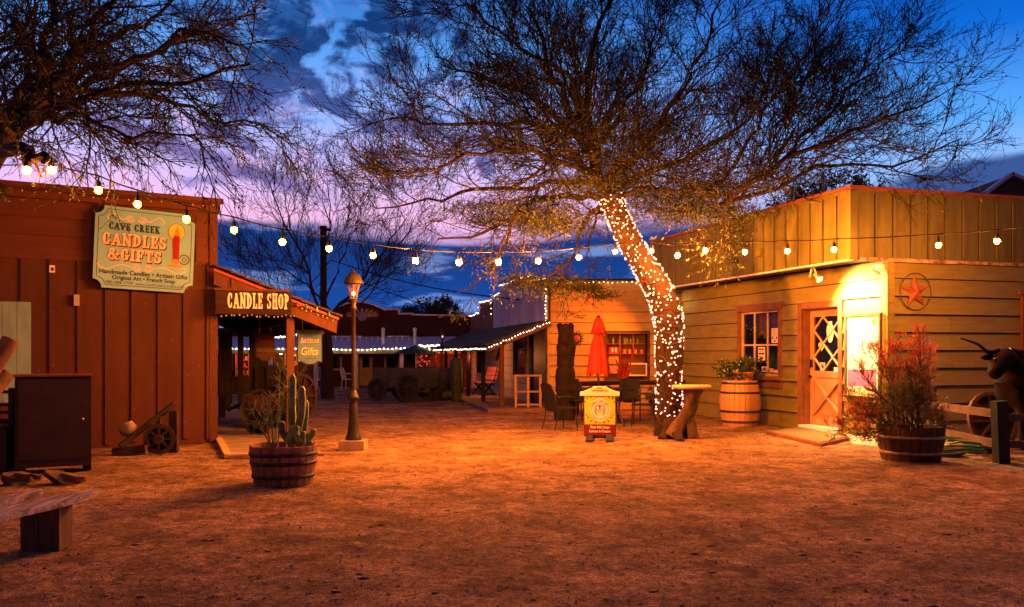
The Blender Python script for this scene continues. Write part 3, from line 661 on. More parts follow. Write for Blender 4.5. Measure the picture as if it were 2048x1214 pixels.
mb.box(-.10, .03, -.034, -.0005, 0.02, LH-.16); mb.build('batten_wall', m_red, LB)
mb = MB(FL.M); clap(mb, -7, xh-.02, zc+.03, LH-.18, .30, thick=.03, y=-.002); clap(mb, xr+.03, -.11, zc+.03, LH-.18, .52, thick=.012, y=-.002); mb.box(-7, xh-.02, -.036, -.001, zc-.05, zc+.028); mb.build('board_wall', m_redh, LB)
mb = MB(FL.M); mb.box(-7, .10, -.16, .12, LH-.02, LH+.05); mb.box(-7, .06, -.10, -.003, LH-.17, LH-.022); mb.build('wall_cap', m_redh, LB)
mb = MB(FL.M); mb.box(-7, -.02, .1, 7, LH-.3, LH-.2); mb.box(-6.9, -6.8, .1, 7, 0, LH-.3); mb.box(-6.8, 0, 6.9, 7, 0, LH-.3); mb.box(-.12, 0, .1, 6.9, 0, LH-.3); mb.build('shell', m_dark, LB)
xa, za = FL.on(2, 786, -.04); xb, zb = FL.on(62, 604, -.04)
mb = MB(FL.M)
for i in range(5):
    w_ = .19; x1 = xb-i*w_; mb.box(x1-w_+.006, x1, -.07, -.03, .75, zb-random.random()*.01)
mb.build('shutter', M('pale_grey_boards', (.20, .34, .36), .12, 3, .7, .3, 30, (3, 3, 1), chip=((.1, .06, .03), 26, .72)), LB)
xa, za = FL.on(153, 600, -.03); mb = MB(FL.M); mb.box(xa-.04, xa+.04, -.07, -.028, za-.09, za+.08); mb.build('junction_box', M('grey_box', (.35, .33, .28), .1), LB)
xa, za = FL.on(104, 537, -.03); mb = MB(FL.M); mb.box(xa-.035, xa+.04, -.033, -.028, za-.06, za+.05); pl = mb.build('notice', m_paper, LB)
mb = MB(FL.M); disc(mb, xa+.004, za-.01, .024, .03, -.0335); mb.build('print', m_red, pl)
# porch
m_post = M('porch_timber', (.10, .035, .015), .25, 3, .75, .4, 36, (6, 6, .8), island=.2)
m_shing = M('weathered_shingle', (.06, .045, .035), .4, 5, .95, .5, 30, island=.5)
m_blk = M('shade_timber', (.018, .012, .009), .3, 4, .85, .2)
y0 = -.12
xl, zl = FP.on(674, 632, y0); xt, zt = FP.on(430, 533, y0); sl = (zt-zl)/(xl-xt)
PLn = 12.5
mb = MB(FP.M)     # shingles in courses
nC = 9
for i in range(nC):
    a = xt+(xl+.06-xt)*i/nC; b = xt+(xl+.06-xt)*(i+1)/nC; zA = zt-(a-xt)*sl; zB = zt-(b-xt)*sl
    mb.add([(a, y0-.06, zA+.03), (b+.03, y0-.06, zB+.045), (b+.03, PLn, zB+.045), (a, PLn, zA+.03), (a, y0-.06, zA+.0), (b+.03, y0-.06, zB+.005), (b+.03, PLn, zB+.005), (a, PLn, zA+.0)], [(0, 1, 2, 3), (7, 6, 5, 4), (0, 4, 5, 1), (1, 5, 6, 2), (2, 6, 7, 3), (3, 7, 4, 0)])
mb.build('porch_roof', m_shing, LB)
mb = MB(FP.M); mb.prism([(xt-.02, zt-.035), (xl+.02, zl-.035), (xl+.02, zl-.075), (xt-.02, zt-.075)], y0-.075, y0-.045); mb.build('red_drip_edge', M('bright_red_edge', (.62, .06, .015), .12, 5, .45, .05), LB)
mb = MB(FP.M); mb.prism([(xt-.02, zt-.078), (xl+.0, zl-.078), (xl-.02, zl-.30), (xt-.02, zt-.30)], y0-.05, y0-.01)
mb.build('rake_board', m_post, LB)
mb = MB(FP.M); mb.bar((xl-.05, y0, zl-.14), (xl-.05, PLn, zl-.14), .04, .16)
i = 0
while y0+.6*i < PLn: yy = y0+.6*i+.3; mb.bar((xt, yy, zt-.10), (xl-.08, yy, zl-.10), .05, .13); i += 1
mb.box(xt, xt+.1, .3, PLn, 1.9, zt-.2)
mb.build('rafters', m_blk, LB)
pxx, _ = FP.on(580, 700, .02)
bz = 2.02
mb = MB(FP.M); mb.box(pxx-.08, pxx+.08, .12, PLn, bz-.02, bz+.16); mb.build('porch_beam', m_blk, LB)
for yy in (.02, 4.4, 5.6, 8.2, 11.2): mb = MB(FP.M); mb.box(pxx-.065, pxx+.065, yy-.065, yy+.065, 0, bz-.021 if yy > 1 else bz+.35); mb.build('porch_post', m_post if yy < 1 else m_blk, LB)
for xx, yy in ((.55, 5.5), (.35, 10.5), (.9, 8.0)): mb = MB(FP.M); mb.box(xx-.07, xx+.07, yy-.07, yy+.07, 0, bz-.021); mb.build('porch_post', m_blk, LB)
mb = MB(FP.M); mb.box(.02, pxx, 5.5, 5.56, .55, .95); mb.build('porch_rail', m_blk, LB); mb = MB(FP.M); mb.box(.02, pxx-.5, 8, 8.06, .5, 1.0); mb.build('porch_rail', m_blk, LB)
# concrete walk
q = [G(437, 884), G(456, 918), G(648, 912), G(590, 874), G(567, 860), G(540, 838), G(480, 812), G(452, 800), G(400, 800), G(400, 850)]
mb = MB(); mb.slab([(p.x, p.y) for p in q], -.03, .035); tag(mb.build('path', M('walk_concrete', (.26, .19, .12), .25, 3, .9, .4, 40)), 'brown concrete walk beside the red shop', kind='structure')
mb = MB()
def kerb(mb, a, b, w=.09, z=.05): a, b = Vector(a), Vector(b); a.z = b.z = z/2+.004; mb.bar(a, b, w, z)
kerb(mb, G(437, 882), G(456, 917), .10, .062); kerb(mb, G(456, 917), G(560, 915), .08, .06); tag(mb.build('kerb', M('yellow_kerb', (.62, .38, .1), .2, 6, .8, .2, chip=((.3, .2, .12), 14, .68))), 'yellow painted edge of the concrete walk', kind='structure')
mb = MB(); kerb(mb, G(571, 864), G(522, 829), .11, .07); kerb(mb, G(500, 829), G(472, 809), .11, .07); tag(mb.build('kerb', M('pale_kerb', (.42, .33, .24), .2, 6, .85, .2)), 'pale kerb along the porch walk', kind='structure')
mb = MB(); p = G(446, 848); mb.slab([(p.x-.25, p.y-.35), (p.x+.3, p.y-.35), (p.x+.3, p.y+.35), (p.x-.25, p.y+.35)], .03, .045); tag(mb.build('manhole_cover', M('rust_plate', (.2, .07, .03), .3)), 'flat rusty cover plate set in the concrete walk', 'cover')

# ================================================================== MIDDLE BUILDING (orange lit siding, lilac boards)
FM = Frame(.94, 23.2, 0); FF = Frame(.94, 23.2, -78.69)
m_clapM = M('cream_siding', (.50, .36, .18), .14, 2.0, .7, .3, 30, (1, 1, 5), island=.3, stain=((.2, .12, .06), 1.8, .62, .5))
m_lilac = M('grey_lilac_boards', (.50, .47, .60), .3, 3, .8, .3, 30, (5, 5, .7), island=.6)
m_redb = M('brick_red_boards', (.22, .05, .02), .3, 3, .8, .3, 30, (5, 5, .7), island=.5)
CB = thing('cream_shop_building', 'cream lap sided shop with lilac board front and a lit shed porch', 'building', T=FM.M)
hx0, _ = FM.on(1214, 700); hx1, _ = FM.on(1294, 700); _, hz0 = FM.on(1250, 754); _, hz1 = FM.on(1250, 667)
TM = 3.40; ZB = FM.on(1200, 603)[1]
mb = MB(FM.M); clap(mb, .07, 6.5, 0, ZB, .29, [(hx0, hx1, hz0, hz1)], seams=(1.4, 3.0, 4.4), thick=.055); mb.build('siding_wall', m_clapM, CB)
mb = MB(FM.M); mb.box(.0, 6.5, .002, .03, ZB, TM)
x = .1
while x < 6.4: mb.box(x, x+.05, -.03, .0, ZB+.03, TM-.04); x += .43
mb.box(0, 6.5, -.035, -.001, ZB-.04, ZB+.028); mb.box(0, .068, -.04, -.001, 0, ZB-.041); mb.build('batten_band', m_clapM, CB)
mb = MB(FM.M)
for (a, b, c_, d) in cut(.05, 6.5, 0, TM-.1, [(hx0, hx1, hz0, hz1)]): mb.box(a, b, .032, .10, c_, d)
mb.box(.1, 6.5, 5, 5.1, 0, TM-.4); mb.build('shell', m_dark, CB)
mb = MB(FM.M); mb.box(-.05, 6.5, -.08, .1, TM, TM+.05); mb.build('roof_edge', m_blk, CB)
mb = MB(FM.M); mb.box(.2, 6.5, .1, 8, 3.0, 3.1); mb.build('roof', m_roofm, CB)
# lilac and red false fronts: outline through photo points
def front(name, outline, z0s, mat, w=.17):
    """outline: [(px, py)] left to right along the facade top"""
    o_ = [FF.on(a, b, -.03) for a, b in outline]; zb = z0s; mb = MB(FF.M); x = o_[0][0]; xe = o_[-1][0]
    while x < xe-.02:
        x1 = min(x+w, xe); xm = (x+x1)/2
        for i in range(len(o_)-1):
            if o_[i][0] <= xm <= o_[i+1][0]:
                f_ = (xm-o_[i][0])/max(1e-6, o_[i+1][0]-o_[i][0]); zt_ = o_[i][1]+(o_[i+1][1]-o_[i][1])*f_
        mb.box(x+.018, x1-.018, -.03-random.random()*.012, -.002, zb, zt_-random.random()*.02); x = x1
    mb.build(name, mat, CB)
    b = [(q_[0], q_[1]-.06) for q_ in o_]; mb = MB(FF.M); mb.prism(b+[(xe, zb), (o_[0][0], zb)], .0, .05); mb.build('backing', m_dark, CB)
    return o_
lil = front('lilac_front', [(986, 596), (1000, 588), (1000.3, 573), (1030, 562), (1065, 552), (1066, 563), (1095, 557)], 2.2, m_lilac)
redf = front('red_front', [(941, 634), (959, 627), (959.3, 607), (984.5, 601)], 2.0, m_redb, .2)
# porch of the middle building
EY, EZ, RZ_ = -1.68, 1.67, 2.34
XE = .38; XF = redf[0][0]
mb = MB(FF.M); sl2 = (RZ_-EZ)/(-EY)
for i in range(8):
    a = EY*i/8; b = EY*(i+1)/8; zA = RZ_+a*sl2; zB = RZ_+b*sl2
    mb.add([(XE, a, zA+.03), (XE, b-.03, zB+.05), (XF, b-.03, zB+.05), (XF, a, zA+.03), (XE, a, zA), (XE, b-.03, zB+.01), (XF, b-.03, zB+.01), (XF, a, zA)], [(3, 2, 1, 0), (4, 5, 6, 7), (0, 1, 5, 4), (1, 2, 6, 5), (2, 3, 7, 6), (3, 0, 4, 7)])
mb.build('porch_roof', m_shing, CB)
mb = MB(FF.M); mb.bar((XE-.02, 0, RZ_-.08), (XE-.02, EY+.03, EZ-.08), .03, .13); mb.bar((XE, EY+.02, EZ-.07), (XF, EY+.02, EZ-.07), .04, .12)
x = XE-.6
while x > XF: mb.bar((x, 0, RZ_-.05), (x, EY+.06, EZ-.05), .04, .09); x -= .7
mb.build('porch_rafters', m_post, CB)
for x in (.126, -2.8, -5.8, -8.8, -11.8):
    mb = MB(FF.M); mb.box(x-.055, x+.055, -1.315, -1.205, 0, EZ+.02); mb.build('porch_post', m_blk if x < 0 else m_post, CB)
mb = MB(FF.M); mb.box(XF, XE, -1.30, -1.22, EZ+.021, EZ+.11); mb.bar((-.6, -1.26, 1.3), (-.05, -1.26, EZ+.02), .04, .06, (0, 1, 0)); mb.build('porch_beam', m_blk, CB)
q1 = G(1003, 826); mb = MB(FF.M); mb.box(XF, .9, -1.75, -.0, -.05, .07); tag(mb.build('path', M('porch_slab', (.2, .13, .085), .3, 3, .9, .4)), 'brown porch slab of the cream shop', kind='structure')
p = G(975, 806); mb = MB(Matrix.Translation((p.x, p.y, -.02)) @ Matrix.Rotation(R(20), 4, 'Z') @ Matrix.Diagonal((1, 1, .16, 1))); mb.ball((0, 0, 0), .62, 14, (1.1, 1.2, 1), .3); tag(mb.build('flat_rock', M('pale_rock', (.36, .28, .25), .3)), 'broad flat pale stone lying before the cream shop porch', 'rock')
# wall under the porch
def fx(px_): return FF.on(px_, 720)[0]
dA, dB = fx(1062), fx(1086); wA, wB = fx(1030), fx(1052)
mb = MB(FF.M); clap(mb, XF, -.01, 0.07, RZ_-.02, .26, [(dA, dB, 0, 2.1), (wA, wB, .8, 2.05), (fx(957), fx(966), .7, 1.9)], thick=.03); mb.build('porch_wall', M('olive_grey_siding', (.33, .29, .24), .2, 3, .8, .2, island=.4), CB)
mb = MB(FF.M); mb.box(XF, -.05, .1, .16, 0, RZ_); mb.box(XF, -.2, 3.5, 3.6, 0, 3); mb.build('inner_wall', m_dark, CB)
mb = MB(FF.M)
for a, b, c_, d in ((dA, dB, .07, 2.1), (wA, wB, .8, 2.05), (fx(957), fx(966), .7, 1.9)):
    mb.box(a-.06, a, -.06, -.0, c_, d+.06); mb.box(b, b+.06, -.06, 0, c_, d+.06); mb.box(a, b, -.06, 0, d, d+.06)
mb.build('door_trim', m_post, CB)
mb = MB(FF.M); mb.box(dA+.02, dB-.02, .02, .06, .08, 2.08); mb.box(dB+.08, dB+.1+.5, -.075, -.045, .2, 2.1); mb.build('door', M('blue_black_door', (.02, .022, .035), .3, 3, .5, .1), CB)
mb = MB(FF.M); mb.box(wA, wB, .02, .03, .8, 2.05); mb.build('window', GLASS('dark_pane'), CB); mb = MB(FF.M); mb.box(fx(957), fx(966), .02, .03, .7, 1.9); mb.build('window', GLASS('dark_pane'), CB)
# display window on the sunlit side: shelves
mb = MB(FM.M); tw = .07
mb.box(hx0-tw, hx0, -.06, .30, hz0-tw, hz1+tw); mb.box(hx1, hx1+tw, -.06, .30, hz0-tw, hz1+tw); mb.box(hx0, hx1, -.06, .30, hz1, hz1+tw); mb.box(hx0, hx1, -.06, .30, hz0-tw, hz0)
hw = mb.build('window', M('dark_window_trim', (.07, .035, .02), .3, 5, .6, .1), CB)
mb = MB(FM.M); mb.box(hx0, hx1, .28, .30, hz0, hz1); mb.build('back_panel', M('panel_brown', (.15, .06, .03), .2), hw)
shz = [FM.on(1250, 687)[1], FM.on(1250, 707)[1]]
mb = MB(FM.M); mb.box(hx0, hx1, .08, .28, shz[0]-.02, shz[0]); mb.box(hx0, hx1, .08, .28, shz[1]-.02, shz[1])
for f_ in (1/3, 2/3): mb.box(hx0+(hx1-hx0)*f_-.015, hx0+(hx1-hx0)*f_+.015, .07, .28, shz[1], hz1)
mb.build('shelf', M('shelf_wood', (.28, .14, .07), .2), hw)
for a, b, c_, d in ((1217, 1237, 711, 728), (1217, 1237, 731, 747)):
    xa, za = FM.on(a, d, .2); xb, zb = FM.on(b, c_, .2); mb = MB(FM.M); mb.box(xa, xb, .18, .27, za, zb); o = mb.build('cardboard_box', M('kraft_card', (.45, .30, .16), .15)); tag(o, 'plain kraft box on the %s row of the shelf window left side' % ('upper' if c_ == 711 else 'lower'), 'box')
for i in range(7):
    px_ = (1226, 1237, 1249, 1254, 1261, 1267, 1275)[i]; xx, _ = FM.on(px_, 680, .17)
    mb = MB(FM.M @ Matrix.Translation((xx, .17, shz[0]))); mb.lathe([(.035, 0), (.04, .02), (.04, .10), (.025, .13), (.03, .135), (.03, .155)], 10); o = mb.build('jar', M('green_glass_jar', (.16, .22, .08), .3, 4, .2, 0)); tag(o, 'green glass jar on the top shelf of the display window', 'jar', 'green jars in a row on the top window shelf')
for i in range(4):
    px_ = (1249, 1259, 1270, 1283)[i]; xx, _ = FM.on(px_, 700, .17)
    mb = MB(FM.M @ Matrix.Translation((xx, .17, shz[1]))); mb.lathe([(.045, 0), (.055, .02), (.055, .09), (.05, .11)], 10); o = mb.build('pot', M('orange_pot', (.5, .24, .12), .3, 4, .4, 0)); tag(o, 'small orange pot on the middle shelf of the display window', 'pot', 'orange pots in a row on the middle window shelf')
xx, _ = FM.on(1227, 700, .17)
mb = MB(FM.M); mb.box(xx-.13, xx+.13, .12, .25, shz[1], shz[1]+.17); RP = thing('gift_pack', 'red gift pack with two white figures on the middle window shelf', 'gift pack', T=FM.M @ Matrix.Translation((xx, .17, shz[1]))); mb.build('box', M('gift_red', (.55, .02, .04), .15, 5, .4), RP)
mb = MB(FM.M)
for s_ in (-.03, .06): disc(mb, xx+s_, shz[1]+.12, .028, .03, .118); mb.add([(xx+s_-.02, .1185, shz[1]+.03), (xx+s_+.02, .1185, shz[1]+.03), (xx+s_+.03, .1185, shz[1]+.1), (xx+s_-.03, .1185, shz[1]+.1)], [(0, 1, 2, 3)])
mb.build('white_figures', m_white, RP)
xa, za = FM.on(1258, 752, -.3); xb, zb = FM.on(1294, 726, -.3)
AC = thing('air_conditioner', 'window air conditioner with a white rimmed face below the shelves', 'air conditioner', T=FM.M @ Matrix.Translation((xa, -.3, za)))
mb = MB(FM.M); mb.box(xa, xb, -.28, .2, za, zb); mb.build('case', M('beige_case', (.3, .2, .12), .1), AC)
mb = MB(FM.M); f_ = .035; mb.box(xa+.0, xa+f_, -.31, -.281, za, zb); mb.box(xb-f_, xb, -.31, -.281, za, zb); mb.box(xa+f_, xb-f_, -.31, -.281, za, za+f_); mb.box(xa+f_, xb-f_, -.31, -.281, zb-f_, zb); mb.build('face_rim', m_white, AC)
mb = MB(FM.M)
for i in range(7): zz = za+.05+i*.035; mb.box(xa+f_, xb-f_, -.295, -.283, zz, zz+.018)
mb.build('grille', M('grille', (.12, .07, .04), .1), AC)
# unreadable plaque on the lilac front
xa, za = FF.on(1021, 607, -.06); xb, zb = FF.on(1043, 573, -.06)
FS1 = thing('wooden_plaque', 'pale carved board sign fixed on the lilac plank front', 'sign', T=FF.M @ Matrix.Translation((xa, -.06, za)))
mb = MB(FF.M); mb.box(xa, xb, -.075, -.046, za+.1, zb-.06); mb.build('board', M('pale_plaque', (.8, .78, .85), .1), FS1)
mb = MB(FF.M)
for i in range(3): disc(mb, xa+(xb-xa)*(.3+.2*i), za+.62-.05*i, .09, .09, -.077-.0005*i)
ribbon(mb, [(xa+.3, za+.2), (xa+.3, za+.5)], .04, -.0765); ribbon(mb, [(xa+.5, za+.25), (xa+.5, za+.5), (xa+.75, za+.28), (xa+.8, za+.5)], .03, -.0765)
mb.build('carving', M('plaque_grey', (.16, .14, .2), .1), FS1)
# ================================================================== FAR BUILDING across the end of the street
YB = 37.5; FB = Frame(0, YB, 0)
m_far = M('dark_far_boards', (.055, .018, .010), .3, 2, .85, .2, 20, (4, 4, .5), island=.5)
m_metal = M('sky_tinted_roof', (.50, .62, .78), .12, 3, .45, .1, 20, (6, 1, 1))  # reflected sky put into the roof as a flat blue colour
m_yel = M('ochre_trim', (.36, .27, .09), .15, 3, .7, .1)
m_grey = M('grey_trim', (.66, .68, .8), .15, 4, .7, .1)
B = lambda a, b: FB.on(a, b)
SB = thing('saloon_building', 'dark plank saloon with an arched false front and sky tinted metal porch roof', 'building', T=FB.M @ Matrix.Translation((-6, 0, 0)))
ol = [B(640, 640), B(660, 630)]+[B(664+104*i/14, 626-22*math.sin(math.pi*(.12+.80*i/14))) for i in range(15)]+[B(768, 619), B(795, 619), B(795, 628), B(823, 628), B(823, 630), B(946, 632)]
xL, xR = B(380, 700)[0], B(946, 700)[0]
mb = MB(FB.M); mb.prism(ol+[(xR, 1.3), (ol[0][0], 1.3)], .4, .6)
i = ol[0][0]+.1
while i < xR: mb.box(i, i+.03, .375, .399, 1.4, 2.95); i += .34
mb.build('false_front', m_far, SB)
mb = MB(FB.M)
for a, b in zip(ol[:-1], ol[1:]): mb.bar((a[0], .45, a[1]+.03), (b[0], .45, b[1]+.03), .25, .07) if abs(a[0]-b[0]) > .05 else mb.box(a[0]-.03, a[0]+.03, .38, .55, min(a[1], b[1]), max(a[1], b[1])+.06)
mb.build('front_cap', m_grey, SB)
mb = MB(FB.M); mb.box(xL, B(640, 0)[0], .4, .6, 1.5, B(500, 655)[1]); mb.box(xL, xR, 1.0, 1.2, 0, 2.3); mb.build('rear_wall', m_far, SB)
_, rz0 = B(600, 698); _, rz1 = B(600, 683)
mb = MB(FB.M); xRR = B(926, 0)[0]
mb.add([(xL, -1.6, rz0), (xRR, -1.6, rz0), (xRR, .4, rz1+.22), (xL, .4, rz1+.22), (xL, -1.6, rz0-.04), (xRR, -1.6, rz0-.04), (xRR, .4, rz1+.16), (xL, .4, rz1+.16)], [(0, 1, 2, 3), (7, 6, 5, 4), (0, 4, 5, 1), (1, 5, 6, 2), (2, 6, 7, 3), (3, 7, 4, 0)])
mb.build('porch_roof', m_metal, SB)
mb = MB(FB.M); mb.box(xL, xRR, -1.58, -1.5, rz0-.20, rz0-.041); mb.build('porch_fascia', m_yel, SB)
for px_ in (470, 560, 647, 725, 812, 870): x, _ = B(px_, 700); mb = MB(FB.M); mb.box(x-.07, x+.07, -1.55, -1.42, 0, rz0-.201); mb.build('porch_post', m_grey, SB)
for a, b in ((648, 676), (762, 794), (437, 452)):
    xa, za = B(a, 742); xb, zb = B(b, 703); mb = MB(FB.M)
    mb.box(xa, xa+.1, .92, .99, za, zb); mb.box(xb-.1, xb, .92, .99, za, zb); mb.box(xa+.1, xb-.1, .92, .99, za, za+.1); mb.box(xa+.1, xb-.1, .92, .99, zb-.1, zb)
    w_ = mb.build('window', m_yel, SB); mb = MB(FB.M); mb.box(xa+.1, xb-.1, .95, .98, za+.1, zb-.1); mb.build('pane', GLASS('dark_pane'), w_)
xa, za = B(711, 770); xb, zb = B(738, 705); mb = MB(FB.M); mb.box(xa, xb, .93, .99, .05, zb); d_ = mb.build('door', m_yel, SB); mb = MB(FB.M); mb.box(xa+.14, xb-.14, .915, .929, .85, zb-.15); mb.build('pane', GLASS('dark_pane'), d_)
# roof railing
mb = MB(FB.M); _, z0_ = B(700, 684); _, z1_ = B(700, 672)
for a, b in ((662, 727), (776, 820)):
    xa, xb = B(a, 0)[0], B(b, 0)[0]; mb.box(xa, xb, -.3, -.26, z1_-.03, z1_); mb.box(xa, xb, -.3, -.26, z0_, z0_+.03)
for i in range(14): x = B(662+12.1*i, 0)[0]; mb.box(x-.02, x+.02, -.305, -.255, z0_+.03, z1_-.03)
mb.build('roof_railing', m_grey, SB)
for px_ in (772, 834): x, za = B(px_, 690); zb = B(px_, 663)[1]; mb = MB(FB.M); mb.box(x-.06, x+.06, -.9, -.78, za-.1, zb); mb.ball((x, -.84, zb+.06), .09, 8); mb.build('roof_post', m_grey, SB)
# glowing gift shop bays left of the saloon
m_org = M('orange_bay_paint', (.55, .2, .07), .2, 4, .7, .1)
xa, _ = B(559, 0); xb, zb = B(586, 702); mb = MB(FB.M); mb.box(xa, xb, .90, .98, .1, zb); bay = mb.build('shop_door', m_org, SB)
mb = MB(FB.M)
for a, b, c_, d in ((565, 571, 710, 722), (574, 581, 710, 722)): x0_, z0q = B(a, d); x1_, z1q = B(b, c_); mb.box(x0_, x1_, .885, .899, z0q, z1q)
mb.build('pane', GLASS('dark_pane'), bay)
mb = MB(FB.M)
for a, b, c_, d in ((565, 572, 725, 728), (566, 570, 729, 734), (574, 583, 729, 734), (565, 570, 736, 741)): x0_, z0q = B(a, d); x1_, z1q = B(b, c_); mb.box(x0_, x1_, .88, .90, z0q, z1q)
mb.build('notice', m_paper, bay)
xa, _ = B(456, 0); xb, zb = B(504, 704); mb = MB(FB.M); mb.box(xa, xb, .90, .98, .1, zb); mb.build('shop_bay', M('bay_red', (.2, .05, .025), .3), SB)
p = B(555, 703); pts_ = [(p[0], p[1])]
mb = MB(FB.M @ Matrix.Translation((p[0], .55, p[1]-.02))); mb.ball((0, 0, 0), .10, 12); LPp = thing('porch_lamp', 'bright round bulb lamp lit beside the orange shop door', 'lamp', T=FB.M @ Matrix.Translation((p[0], .6, p[1]))); mb.build('globe', EM('porch_globe', (1, .62, .25), 25), LPp)
mb = MB(FB.M); mb.tube([(p[0], .62, p[1]+.05), (p[0], .9, p[1]+.12)], .03, 6); mb.build('bracket', m_grey, LPp)
point('bay_light', FB.w(p[0]+.3, .1, p[1]-.1), 26, (1, .4, .12), .1)
xa, _ = B(470, 0); point('rack_light', FB.w(xa+.3, -.4, 1.3), 16, (1, .2, .06), .1)
SK = thing('display_rack', 'red lit open display rack with small wares beyond the porch', 'rack', T=FB.M @ Matrix.Translation((xa, 0, 0)))
mb = MB(FB.M); x0_, x1_ = B(470, 0)[0], B(496, 0)[0]
for zz in (B(0, 721)[1], B(0, 735)[1], B(0, 750)[1]): mb.box(x0_, x1_, .1, .4, zz, zz+.04)
for xx in (x0_, (x0_+x1_)/2, x1_): mb.box(xx-.02, xx+.02, .1, .4, 0, 1.5)
mb.build('frame', M('rack_pink', (.6, .22, .16), .1), SK)
for i in range(7):
    x = x0_+.06+(x1_-x0_-.12)*i/6; zz = B(0, (750, 735, 721)[i % 3])[1]+.04
    mb = MB(FB.M @ Matrix.Translation((x, .22, zz))); mb.lathe([(.04, 0), (.07, .05), (.05, .13), (.02, .16)], 8); o = mb.build('vase', M('vase_%d' % (i % 3), ((.6, .5, .35), (.5, .12, .06), (.6, .55, .5))[i % 3], .1)); tag(o, 'small vase on the red lit display rack', 'vase', 'vases on the far display rack')
# right end: red lit lattice stall
RS = thing('lattice_stall', 'red lit lattice fronted stall at the end of the street', 'stall', T=FB.M @ Matrix.Translation((B(870, 0)[0], -2.5, 0)))
FR = Frame(0, 35.0, 0); b2 = lambda a, b_: FR.on(a, b_)
m_redp = M('red_stall_post', (.5, .13, .05), .2, 4, .7, .1)
for px_ in (863, 869, 883): x, _ = b2(px_, 0); mb = MB(FR.M); mb.box(x-.06, x+.06, -.06, .06, 0, b2(0, 697)[1]); mb.build('post', m_redp, RS)
mb = MB(FR.M); z0_, z1_ = b2(0, 738)[1], b2(0, 697)[1]
for i in range(8):
    xa = b2(862+8*i, 0)[0]; mb.bar((xa, .05, z0_), (xa+.7, .05, z1_), .03, .05, (0, 1, 0))
mb.build('lattice', m_redp, RS)
mb = MB(FR.M); mb.box(b2(826, 0)[0], b2(938, 0)[0], 1.2, 1.3, 0, 1.75); mb.build('back_wall', M('stall_back', (.14, .03, .02), .3), RS)
mb = MB(FR.M); mb.box(b2(845, 0)[0], b2(940, 0)[0], -.1, 1.2, z1_+.02, z1_+.08); mb.build('roof', m_blk, RS)
cols = [(1, .15, .1), (.9, .8, .6), (1, .4, .3), (.2, .3, 1), (.9, .5, .6)]
for ci, cc_ in enumerate(cols):
    mb = MB(FR.M)
    for i in range(9): px_ = random.choice([random.uniform(827, 858), random.uniform(906, 915)]); x, z = b2(px_, random.uniform(708, 768 if px_ > 900 else 733)); mb.box(x-.035, x+.035, .9, .95, z-.03, z+.03)
    for i in range(1): mb.build('trinkets', M('trinket_%d' % ci, cc_, .1, 3, .4), RS)
x, z = b2(870, 705); point('stall_light', (x+.3, 35.4, z+.05), 30, (1, .16, .05), .08); x, z = b2(912, 735); point('stall_light_low', (x, 35.3, z), 9, (1, .2, .08), .08)
x, z = b2(842, 705); point('stall_light_left', (x, 35.2, z), 8, (1, .3, .1), .08)
xc, zc_ = b2(834, 706); UM = thing('patio_umbrella', 'dark open patio umbrella standing behind the wagon', 'umbrella', (xc, 34.6, 0))
mb = MB(Matrix.Translation((xc, 34.6, zc_-.02))); mb.lathe([(.95, 0), (.55, .16), (.1, .30), (0, .33)], 8, smooth=False); mb.build('canopy', M('navy_canvas', (.03, .05, .06), .2), UM)
mb = MB(Matrix.Translation((xc, 34.6, 0))); mb.tube([(0, 0, 0), (0, 0, 1.6)], .03, 8); mb.build('pole', m_grey, UM)
# saloon sign
cx_, cz_ = B(722, 629)
SG = thing('saloon_sign', 'oval saloon sign with yellow sun rays on the dark arched front', 'sign', T=FB.M @ Matrix.Translation((cx_, .3, cz_)))
mb = MB(FB.M); rx, rz = 35/46.7, 15/46.7; mb.prism([(cx_+rx*math.cos(2*math.pi*i/40), cz_+rz*math.sin(2*math.pi*i/40)) for i in range(40)], .30, .345); mb.build('board', M('sign_maroon', (.10, .02, .02), .1), SG)
mb = MB(FB.M)
for i in range(9):
    a0 = R(4+i*20.5); a1 = R(13+i*20.5); mb.add([(cx_, .297, cz_-.08), (cx_+rx*.94*math.cos(a0), .297, cz_-.02+rz*.9*math.sin(a0)), (cx_+rx*.94*math.cos(a1), .297, cz_-.02+rz*.9*math.sin(a1))], [(0, 1, 2)])
mb.build('sun_rays', M('sign_yellow', (.55, .42, .06), .1), SG)
mb = MB(FB.M); disc(mb, cx_, cz_-.06, .2, .2, .292); mb.build('roundel', M('sign_mauve', (.3, .2, .3), .3), SG)
mb = MB(FB.M); put_text(mb, 'CACTUS', cx_-.44, cz_-.08, .14, .290, .42, .004); mb.build('lettering', M('sign_cream', (.6, .52, .35), .1), SG); mb = MB(FB.M); put_text(mb, 'SALOON', cx_+.44, cz_-.08, .14, .290, .42, .004); mb.build('lettering', M('sign_cream', (.6, .52, .35), .1), SG)
# ------------------------------------------------------------------ hanging signs of the left shop
def sign_frame(frame, y): return frame
